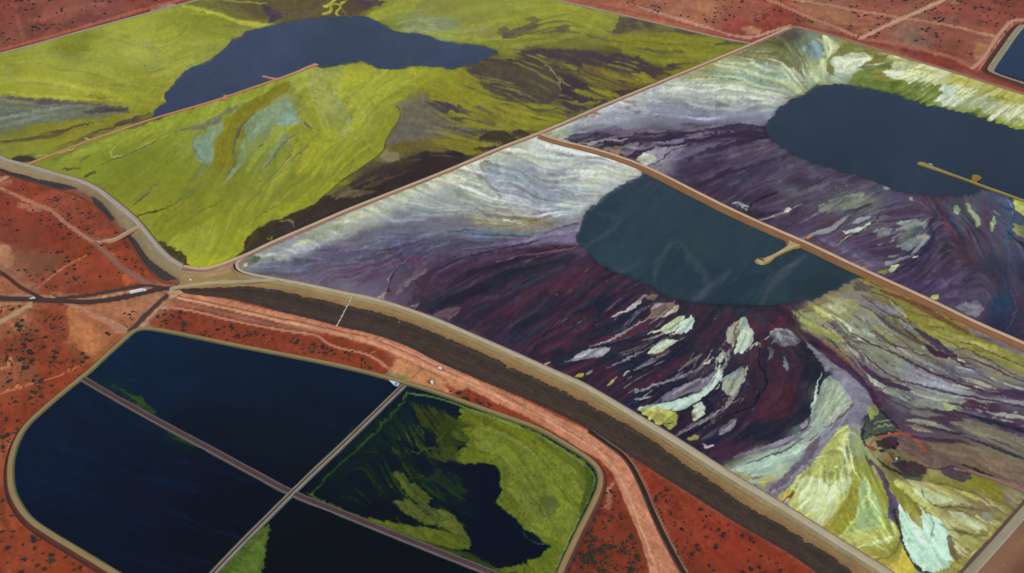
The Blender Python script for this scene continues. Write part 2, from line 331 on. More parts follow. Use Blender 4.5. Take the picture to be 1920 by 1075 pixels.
GREEN = """
f 50 60 -14
f 250 60 8
f 150 130 10
f 350 60 -12
f 60 200 8
f 200 200 6
f 60 240 -12
f 250 175 12
f 330 110 -25
f 450 25 15
f 560 15 5
f 620 15 -40
f 760 20 -12
f 800 50 10
f 900 30 -14
f 1000 45 -10
f 1100 30 5
f 1200 55 -3
f 1330 75 5
f 1050 95 5
f 1200 110 10
f 1000 130 25
f 900 140 15
f 850 160 35
f 800 200 25
f 900 210 20
f 960 200 18
f 780 260 12
f 850 270 15
f 1100 150 22
f 1180 150 15
f 700 330 -10
f 760 310 -25
f 640 400 -22
f 550 180 -60
f 500 220 -50
f 430 230 -70
f 430 290 -75
f 460 330 -60
f 380 260 -60
f 320 250 -28
f 250 270 -25
f 150 290 -30
f 300 330 -30
f 350 380 -50
f 400 440 -60
f 300 420 -40
f 560 300 -60
f 600 230 70
f 620 160 30
f 650 200 -60
f 700 160 -40
f 700 230 -60
f 650 300 -55
f 600 350 -45
f 540 390 -40
f 480 430 -60
c 20 120 94992e
c 80 105 9ba236
c 130 85 858c22
c 180 110 98a03a
c 260 95 9fa540
c 330 60 949c2c
c 400 50 8d9426
c 450 70 8f9630
c 240 60 a0a636
c 330 130 9aa038
c 380 100 97a03a
c 60 150 a0a42e
c 130 160 a0a534
c 200 160 95992f
c 270 150 909626
c 20 175 99a02c
c 230 185 9a9f2c
c 290 190 8f9226
c 20 255 7a7f2c
c 80 250 858522
c 60 275 8a8c26
c 120 255 898522
c 180 225 868822
c 240 220 8a8c22
c 200 205 7c7c24
c 30 290 80842c
c 500 10 655c32
c 560 20 6c6238
c 600 15 6a5e30
c 660 10 5e5038
c 720 15 8b8f2c
c 760 35 7f8c40
c 820 50 85946a
c 830 20 868a3a
c 900 25 8a9038
c 900 55 8c8c40
c 960 15 8d9436
c 1000 60 8a8d22
c 1060 30 8e952a
c 1130 40 8b9228
c 1150 25 8a9030
c 1210 40 5a4e3e
c 1300 50 6c6a34
c 1270 75 848420
c 1340 80 82842a
c 1380 85 80822a
c 1100 75 7c8026
c 1180 70 868820
c 1240 95 82831f
c 1250 115 7c7a1e
c 1050 85 787a28
c 950 90 85882a
c 870 130 8b8c22
c 850 150 888e22
c 900 120 6a5a30
c 960 130 564a3e
c 1010 140 585240
c 1050 170 4a3c40
c 1000 105 56463e
c 1100 110 4e3f42
c 1150 120 4c3c46
c 1200 130 4c4236
c 1180 150 6a6426
c 1130 140 7a7422
c 820 200 888820
c 900 200 82821e
c 780 200 6a6448
c 760 190 7a7c2c
c 760 230 6c6850
c 800 200 868224
c 860 210 8a8a20
c 960 180 75742a
c 1000 210 84841e
c 1000 160 504836
c 950 230 86861e
c 820 235 64583c
c 740 250 5e584c
c 790 245 5a504a
c 860 250 6c663c
c 900 245 50443c
c 760 275 6a6430
c 830 270 787228
c 900 260 76761e
c 720 300 6e6640
c 720 330 463a34
c 800 300 3c3330
c 860 290 322a30
c 780 320 382c2c
c 700 345 3c3028
c 660 370 3e3230
c 620 400 40323a
c 560 420 3e3430
c 600 390 44363a
c 500 440 3c322e
c 80 290 7f8c28
c 150 290 839026
c 200 290 7d8c20
c 260 300 7b881e
c 320 310 7a861a
c 260 260 869422
c 330 230 879826
c 400 200 8fa02c
c 450 180 96a52c
c 500 165 8fa02a
c 540 155 94a030
c 560 150 8a9a38
c 450 240 7d8018
c 500 190 837f14
c 520 170 8a8616
c 420 300 7d7f16
c 400 280 82903a
c 380 300 7f8c28
c 350 350 7b8620
c 300 370 80881c
c 250 360 7d861c
c 300 420 838a18
c 280 400 88901c
c 350 420 80861c
c 350 400 82881c
c 400 440 8c9420
c 360 460 8e962a
c 430 470 90981c
c 370 490 a0a818
c 420 410 8a9220
c 470 400 8c9422
c 450 350 808822
c 500 350 84902a
c 540 300 8a9228
c 500 300 7c882e
c 520 250 7f9060
c 540 200 88a088
c 480 280 84924a
c 570 220 8a9a36
c 600 150 9aa840
c 640 150 9ca63c
c 610 190 9aa440
c 650 190 9ea44a
c 640 160 a8ac24
c 680 150 9ca438
c 720 150 98a02a
c 780 140 9aa026
c 730 200 8e9426
c 700 200 9aa030
c 680 240 939a26
c 620 240 98a248
c 640 230 929c46
c 600 280 929c38
c 580 260 949a2e
c 630 300 8c9220
c 700 260 8a8e1c
c 680 290 7e8218
c 600 340 868c20
c 560 350 88901e
c 560 380 868c1c
c 520 400 8c941c
c 480 440 90981a
c 650 330 84881a
# north west flats
p 7c8422 .7 22 2 .3 | 95,85 160,75 168,88 150,102 110,100 85,95
p 838a28 .6 18 2 .4 | 300,40 350,22 420,35 470,60 420,66 350,58
s 7d7a34 .55 2 5 2 5 2 .6 | 390,32 430,42 470,52
s 6f6a3c .6 2 12 2 7 2 .7 | 400,46 440,48 480,50
s b4bb3c .8 3 5 9 3 1 .2 | 345,12 380,18 420,30 450,42 480,44 514,50
p b2b835 .85 4 1 .2 | 452,38 500,38 515,50 480,54 455,46
s 7c8464 .5 2 4 2 4 2 .5 | 210,62 245,72 262,80
s 7f8a58 .4 4 9 3 9 2 .6 | 40,92 110,103 190,118
s 8c9868 .35 4 14 4 12 2 .6 | 270,80 300,95 290,130 260,120
s 97a36a .4 3 10 3 8 2 .5 | 0,125 15,140 25,150
s a9b040 .4 3 9 4 8 2 .5 | 180,95 280,110 360,130
s b0b638 .5 3 8 3 6 2 .5 | 100,160 170,172 235,185
s b2b434 .6 2 7 2 4 2 .4 | 0,172 60,180 150,186 230,188
s 7c8038 .5 1 4 1 3 2 .5 | 160,155 230,163 270,160
p 5a5440 .3 3 0 0 | 271,124 275,124 276,127 271,127
# top band
p 5f5436 .7 10 2 .4 | 370,-60 620,-60 610,14 600,30 540,42 505,46 480,42 440,34 400,20 350,4
p 47395a .9 5 1 .2 | 492,8 505,14 527,22 530,32 512,44 503,42 506,32 494,22
s a5aa3a .7 2 3 1 2 1 .2 | 420,0 460,4 500,6
s 8a8a3c .5 2 3 2 2 1 .2 | 380,0 400,6 410,-10
p 574632 .7 8 2 .4 | 630,0 700,-10 720,5 700,16 680,24 650,26 620,30 608,20
p 463456 .6 8 2 .4 | 660,-2 700,-6 720,4 705,14 680,16
s a8b030 .95 3 5 3 2 1 .1 | 632,-4 615,8 622,22 605,28
s a8b030 .9 3 3 2 1.5 1 .1 | 640,4 636,18 628,26 640,30
s a4ac34 .9 2 3 2 1.5 1 .1 | 610,10 640,8 650,0
s 8a8a34 .7 2 2 1 1 1 .1 | 640,16 650,24 648,30
# north east
p 979f30 .9 4 1 .2 | 688,32 700,22 730,12 770,-2 810,-8 780,8 775,20 760,26 730,30 715,40 700,36
p 8c9a6c .75 8 2 .3 | 735,48 765,36 800,32 830,34 850,48 825,60 800,62 770,58
p 7c8066 .5 8 2 .4 | 800,34 850,38 855,50 830,58
p 8f9a30 .7 6 2 .3 | 800,64 850,56 900,66 935,90 900,84 850,76
s 969d2c .7 3 8 3 4 2 .3 | 830,66 900,46 980,30 1060,18
s 9aa02c .7 3 7 3 4 2 .3 | 880,78 960,70 1040,62 1120,50
p 5c4e4a .8 5 2 .5 | 940,66 975,50 1008,38 1012,48 1000,58 970,70 945,72
p 5a4a44 .7 5 2 .5 | 990,62 1030,58 1062,48 1080,46 1070,58 1040,66 1000,68
p 5c5048 .7 4 2 .5 | 936,52 956,50 962,60 948,72 934,66
p 554c44 .6 4 2 .5 | 985,36 1010,28 1018,34 1000,42
s 8c9038 .8 4 9 5 4 2 .2 | 950,90 1020,78 1100,60 1160,34
p 5a4c44 .9 4 1 .3 | 1160,32 1190,34 1215,44 1230,50 1200,54 1180,60 1150,66 1148,58 1158,50
s 7c8438 .7 2 6 4 3 1 .3 | 1195,36 1200,48 1210,56
s 4c4040 .8 3 9 4 4 2 .4 | 1210,58 1245,56 1300,60 1350,66
s 7a7050 .6 2 4 2 3 2 .3 | 1050,80 1120,72 1200,58 1260,56
p 84861e .9 4 2 .3 | 1140,70 1220,66 1300,70 1390,84 1370,92 1330,102 1290,112 1240,124 1200,112 1160,98 1140,84
s 4a3c40 .8 2 6 2 3 2 .4 | 1340,84 1370,82 1395,80
s 5c5430 .7 2 6 2 3 2 .5 | 1210,92 1250,98 1290,98
s 5c5430 .5 2 5 2 3 2 .5 | 1200,78 1260,84 1330,86
s 6a5c30 .6 2 5 2 3 2 .6 | 1030,92 1100,94 1200,106
# east fans, dark base
p 4a3b44 .95 5 2 .25 | 960,98 1010,92 1060,94 1140,98 1200,108 1205,118 1230,126 1290,118 1260,132 1200,152 1170,158 1150,148 1080,136 1040,128 1000,112
p 44353f .9 5 2 .25 | 1030,128 1080,146 1110,164 1150,172 1220,160 1180,178 1100,206 1072,216 1060,198 1050,180 1040,160
p 544c40 .9 6 2 .35 | 880,130 920,112 970,108 1010,118 1030,130 1050,160 1050,178 1020,178 970,160 930,152 895,148
p 4e3c38 .8 5 2 .4 | 940,112 980,106 1020,118 1010,130 960,124
p 585a3e .6 8 2 .4 | 960,150 1000,150 1045,165 1040,172 980,162
s 8c8e5c .8 1.5 3 1.5 1.5 1 .1 | 1012,112 1030,126 1040,140 1050,152 1050,168
s 8c8a5c .7 1 2 1 1.5 1 .1 | 1046,142 1056,156 1072,162
p 82801e .9 4 2 .25 | 1010,105 1050,114 1090,126 1082,134 1040,124 1020,114
p 7a6a26 .85 5 2 .35 | 1090,120 1160,134 1220,146 1228,152 1200,158 1170,154 1120,142 1090,136
p 8a881e .9 3 2 .2 | 1186,138 1200,134 1228,150 1218,156 1195,152
p 80801e .9 4 2 .3 | 1075,170 1130,166 1156,180 1146,186 1110,184
p 84841c .9 3 2 .2 | 1064,192 1110,190 1128,188 1120,194 1080,197
p 84841c .8 3 2 .2 | 1100,160 1150,172 1160,182 1140,180 1110,170
p 4a3c46 .9 4 2 .3 | 895,152 940,158 980,176 1010,190 985,192 950,186 920,174 900,162
p 4c3e44 .85 4 2 .3 | 925,160 980,170 1030,186 1040,196 1000,190 960,176
p 8a8a1c .9 4 2 .2 | 850,140 878,128 885,142 900,164 930,180 985,196 1020,196 1062,210 1066,220 1030,232 1000,238 960,228 900,205 850,196 800,180 780,165 800,150
s 5c5430 .7 1 4 1 2 2 .5 | 880,150 900,156 930,160
s 8a8a5c .6 1 2.5 1 2 1 .3 | 890,140 915,146 940,152
s 86865a .6 1 2.5 1 2 1 .3 | 930,168 960,180 985,196
s 86865a .6 1 2.5 1 2 1 .3 | 950,164 980,178 1005,196
s 5e5828 .6 1 4 1 2 2 .4 | 920,196 960,196 1000,200
s 6a6a20 .8 2 7 2 3 2 .3 | 960,200 1020,216 1060,222
s 4a3e34 .7 1 4 1 2 1 .3 | 980,216 1010,224 1030,226
p 6c6652 .85 7 2 .4 | 740,200 770,190 790,180 780,172 800,176 820,196 800,200 812,222 800,232 760,220
p 787660 .7 6 1 .3 | 742,195 770,180 800,178 790,196 775,212 752,222
p 46384a .95 4 2 .3 | 796,190 830,188 860,198 892,210 870,214 840,210 800,214 790,205
s 8a8866 .7 1 2 1 1.5 1 .1 | 790,188 802,198 800,212 812,220
p 84841e .9 3 2 .25 | 840,210 870,216 930,232 1000,242 980,246 920,246 870,238 830,232 880,230
p 706c60 .8 6 2 .4 | 740,232 780,218 800,226 850,236 900,244 870,252 830,258 790,262 730,264
s 3e3440 .7 2 4 2 2 2 .3 | 800,218 850,222 930,232
s 46383c .7 2 5 2 3 2 .3 | 780,226 860,244 900,256
p 352d30 .9 4 1 .2 | 920,244 980,244 1010,246 960,268 930,280 905,284 860,274 890,270 900,258
p 7e7c1c .95 3 2 .2 | 808,262 850,260 920,266 938,268 925,274 880,278 908,286 890,290 860,286 830,276
p 6a6030 .8 7 2 .4 | 720,268 780,262 840,276 850,284 800,282 750,284 720,280
p 8a8464 .7 6 2 .5 | 722,282 750,288 760,300 740,302 715,296
p 35292c .95 8 2 .2 | 700,318 760,296 820,284 870,286 880,294 840,318 760,356 690,384 640,352
p 4c3e3a .6 8 2 .5 | 640,330 700,300 760,310 720,330 660,350
s 6a5a3a .4 1 6 1 5 2 .6 | 660,360 720,340 770,318
# big green lobe with a crisp eastern edge
p 909622 .95 3 1 .1 | 590,122 640,118 690,118 750,122 830,126 812,142 795,158 770,176 742,194 740,200 752,214 748,224 735,240 722,262 722,280 700,298 672,318 640,336 560,320 540,250 560,180
p 8b8f1e .95 3 1 .1 | 748,222 735,242 722,264 722,280 700,298 672,318 655,326 640,320 680,290 700,262 720,238
p a4ac34 .6 12 1 .2 | 640,122 740,124 800,132 760,160 700,200 680,230 640,200 620,160
p aab020 .75 12 1 .2 | 645,138 690,134 690,152 660,164 632,168 640,150
p 98a468 .5 12 2 .4 | 585,130 640,124 650,140 610,160 630,180 640,220 600,210 580,170
p 8e9c6c .5 10 2 .5 | 600,190 640,200 660,240 640,260 600,230
s a8ac66 .5 2 7 2 5 2 .4 | 645,175 665,200 700,215 680,240 640,250
s 6c7244 .6 .8 1.4 .8 1 1 .1 | 590,168 625,176 650,192 664,214 650,236
s 6c7244 .6 .8 1.2 .8 1 1 .1 | 662,190 670,206 645,228 620,262
s 6c7244 .5 .8 1.2 .8 1 1 .1 | 720,176 690,186 700,196 688,205
p 868c1e .7 12 2 .3 | 640,270 700,262 715,270 690,300 640,330 600,345 580,330
p a0a61e .6 10 2 .3 | 560,290 620,240 680,220 700,240 640,300 590,330 550,330
s 5a5a34 .7 1 4 1 2 1 .2 | 688,286 694,280 700,276
w 4c4046 .7 .5 .3 4 30 | 880,100 1010,95 1200,104 1300,120 1060,222 1000,215 880,170
w 4c4046 .6 .65 .6 0 30 | 880,100 1010,95 1200,104 1300,120 1060,222 1000,215 880,170
w 8a8a28 .6 1.0 .5 1 25 | 940,95 1080,90 1240,110 1200,160 1060,215 960,180 900,150
w 54484a .7 .5 .7 2 25 | 740,200 900,190 960,200 1000,240 860,290 740,290
w 8c8a2a .7 .8 .6 3 25 | 780,190 900,180 1040,220 940,280 800,280
w 5a4c48 .6 .7 .7 0 25 | 930,40 1100,20 1260,50 1380,80 1200,110 1000,80
w a0a46c .5 1.0 .6 1 30 | 740,20 900,20 1000,60 900,90 760,60
w 7c8450 .35 .9 .9 0 30 | 560,130 800,130 740,200 720,280 640,330 500,420 440,380 560,250
w acb03c .4 .9 .9 1 30 | 560,130 800,130 740,200 720,280 640,330 400,490 330,470 480,350
w 6a6e2c .4 1.3 .5 2 30 | 180,290 420,200 560,260 600,330 380,480 240,380
w a4aa40 .3 1.0 .8 3 30 | 0,110 340,10 480,60 380,120 300,210 0,170
w 70744c .35 1.3 .6 0 30 | 0,110 340,10 480,60 380,120 300,210 0,170
w 5a4c58 .75 .5 .6 1 14 | -100,182 60,186 200,198 236,206 150,222 0,240 -100,260
w 8c9a94 .6 .8 .6 2 14 | -100,200 60,196 180,204 60,232 -100,262
w 504438 .7 .7 .6 3 20 | 0,262 180,225 290,210 180,260 60,296 0,292
w 5a4c44 .6 .8 .6 2 20 | 380,-40 620,-40 600,30 500,42 420,20
w 6e6048 .6 .8 .8 3 20 | 640,360 760,300 860,290 760,350 640,400 500,440
# jetty side flats
p 93a02e .8 6 1 .2 | 300,222 420,186 515,152 545,150 520,172 450,200 400,222 350,232 300,244 200,280 120,300 180,268
s 6d7064 .85 1 4 1 2 1 .2 | 548,152 520,168 480,188 450,200 430,212
s 6c7068 .85 1 12 3 3 1 .3 | 450,196 425,210 405,224 385,236 340,244
s 706c50 .7 1 2.5 1 1.5 1 .2 | 390,236 350,244 325,248 300,258 270,276
p 807c12 .95 4 1 .1 | 528,156 545,150 540,172 510,186 480,205 462,225 450,250 432,290 420,310 400,316 402,290 408,262 415,240 430,220 460,196 500,172
p 84a086 .85 6 1 .2 | 418,228 420,240 405,258 398,268 402,282 400,300 392,312 380,304 368,290 364,270 385,256 392,240
p 78907e .7 7 1 .3 | 365,262 385,248 392,262 394,285 380,298 364,280
s 6a6c64 .7 1 4 1 2 1 .2 | 376,244 362,262 366,282 380,300 395,312
s 6c7a60 .6 2 7 2 4 2 .4 | 395,300 380,320 360,338
p 80997c .85 5 1 .25 | 545,182 550,196 556,212 566,228 552,234 538,238 520,232 500,240 488,252 476,262 470,276 462,262 455,248 462,230 480,212 510,196
p 8aa698 .8 6 2 .3 | 545,200 553,216 562,230 542,234 524,238 515,234 530,218
p 8ca890 .6 5 2 .4 | 478,240 500,224 520,210 505,236 488,250
s 5c5850 .85 1 5 1 2 1 .2 | 478,214 458,228 446,248 440,270 436,290
s 76987c .75 1 7 2 4 1 .2 | 462,256 452,276 452,300 440,318 430,330
s 60605c .7 1 4 2 2 1 .2 | 434,280 444,300 436,318 420,330
p 7a7c34 .6 4 2 .3 | 540,180 548,156 562,170 566,200 560,224 552,205
s 55505c .9 3 5 3 2 1 .1 | 570,228 576,234 580,236
s 7b9078 .7 1 7 2 4 1 .4 | 564,246 540,258 520,276 512,290 502,304 490,318
s 5f5c4c .8 1 3 1 2 1 .3 | 556,250 532,268 516,288 508,302 496,316
s 5f5c4c .6 1 3 1 2 1 .3 | 580,272 562,288 548,296
p 96a430 .7 5 1 .3 | 515,234 505,256 480,280 470,300 456,330 470,318 490,290 520,262 540,244 560,236
s 3e4024 .8 1 2 1 1 0 .1 | 484,276 490,272 496,270
s 6f7038 .6 1 3 1 1.5 1 .2 | 562,250 540,300 500,340 480,370 460,385
s 6b7040 .6 1 3 1 1.5 1 .3 | 400,330 370,350 340,372 330,382
s a4ac50 .8 1.5 4 1.5 2 1 .2 | 222,262 214,276 208,292 218,296 250,284 290,262 320,252
s 5a5a34 .8 1 3 1 1.5 1 .3 | 300,258 270,276 235,290 214,300 190,310
s 5a5a34 .7 1 4 1 1.5 1 .4 | 150,304 158,298 170,292
s 46403a .85 2 5 2 2 1 .4 | 158,330 172,324 180,322 160,332
s 3e3830 .8 2 4 2 2 1 .4 | 118,316 140,318 150,316
s 8a964e .6 2 3 1 2 1 .3 | 110,305 150,280 180,275
s 68684c .6 2 4 2 2 2 .4 | 100,300 130,285 150,275
p 3b3430 .95 3 1 .1 | 22,296 36,290 60,294 74,298 64,304 40,304 24,300
s 6f7048 .7 2 6 3 2 1 .4 | 250,378 275,362 285,350 300,344
s 50482c .8 1 2 1 1.5 1 .2 | 250,386 260,376 282,360
s 38341f .85 1 3 1 1.5 1 .2 | 252,406 275,400 300,394 318,388
s 6c6a2c .6 1 2.5 1 1.5 1 .3 | 300,396 340,376 380,350
s 5c5a2a .6 1 2 1 1.5 1 .3 | 340,420 385,390 430,372
s 5c5a2a .6 .8 1.5 .8 1 1 .1 | 455,440 480,410 505,394 518,386
# south tip
p 3e3328 .95 3 1 .1 | 290,450 315,460 330,462 345,478 352,484 354,497 376,505 340,505 300,480 280,452
p a5ac1c .8 8 1 .2 | 352,488 380,488 410,486 430,470 450,440 470,430 460,455 440,480 400,496 368,502 354,496
p 98a02e .6 14 2 .4 | 330,440 400,410 420,430 400,470 360,480 330,462
p 393029 .97 3 1 .1 | 640,355 610,368 570,392 520,412 500,420 478,432 460,450 456,470 440,482 470,478 600,420 700,384 660,352
p 939b1c .9 4 1 .1 | 640,340 614,360 585,384 540,402 500,416 470,435 458,452 452,470 430,480 420,470 450,430 500,400 580,362 610,345
s 8a8260 .8 1.5 3 2 2 1 .2 | 524,414 534,412 544,414 552,424
s 7a7018 .8 2 4 2 2 1 .3 | 502,444 510,446 508,452
p 46394a .6 6 2 .5 | 520,425 560,420 600,398 640,382 600,410 540,434
p 7a6c50 .7 6 2 .4 | 610,362 640,352 668,352 700,360 660,374 618,372
# lavender fan in the west
p 687068 .85 6 2 .3 | -180,172 0,182 70,188 140,192 200,196 236,202 240,210 205,218 150,222 100,228 50,238 0,248 -180,280
s 564a58 .8 4 10 3 5 2 .5 | 0,180 60,190 140,192 190,196
s 84948a .7 3 9 2 5 2 .5 | 0,222 60,212 130,198
s 808e80 .6 3 8 2 5 2 .5 | 0,238 50,226 110,212
s 54464c .9 2 12 4 4 2 .3 | 160,212 200,204 238,206
s 4a3c40 .85 1 6 1 2 1 .3 | 175,212 215,206 238,212
s 4e4044 .85 2 9 2 3 2 .35 | 176,248 220,236 255,222 275,214
s 4a3e40 .8 2 7 2 3 2 .35 | 210,240 250,230 285,220
s 4e4434 .8 1 5 1 2 2 .4 | 0,268 60,258 130,240 190,226
s 5c5434 .6 1 4 1 2 2 .4 | 100,278 140,265 175,255
s b0b03a .7 1.5 3 1.5 2 1 .2 | 70,292 100,290 140,278
s c0bc4c .8 2 2.5 2 1.5 1 .1 | 306,178 304,190 312,196 302,206 288,212
s 9c8a38 .8 1 3 1 1.5 1 .2 | 276,200 290,216 300,222
p 4a3c3c .6 5 2 .4 | 255,222 285,212 300,222 270,236 235,244
p 6a665c .7 8 1 .35 | 754,200 790,186 820,205 850,236 800,258 742,270 728,274 726,262 738,244 752,226
p 8c9220 .75 3 0 .05 | 720,205 748,205 751,214 747,224 733,242 720,264 720,280 698,297 670,316 655,324 668,300 694,280 704,256 716,235
s 46402c .8 1 1.5 1 1 0 .1 | 744,198 752,214 748,225 735,243 722,265 722,281 700,299 672,319 652,330 614,362 590,384
s 8ca48c .6 2 6 2 4 1 .4 | 640,150 625,175 640,205 660,230 640,262
s 8ca48c .55 1.5 5 2 4 1 .4 | 470,240 455,270 462,300 440,322 420,345
s 70744c .6 1 3 1 2 1 .3 | 600,240 575,275 545,300 520,330 490,350
"""

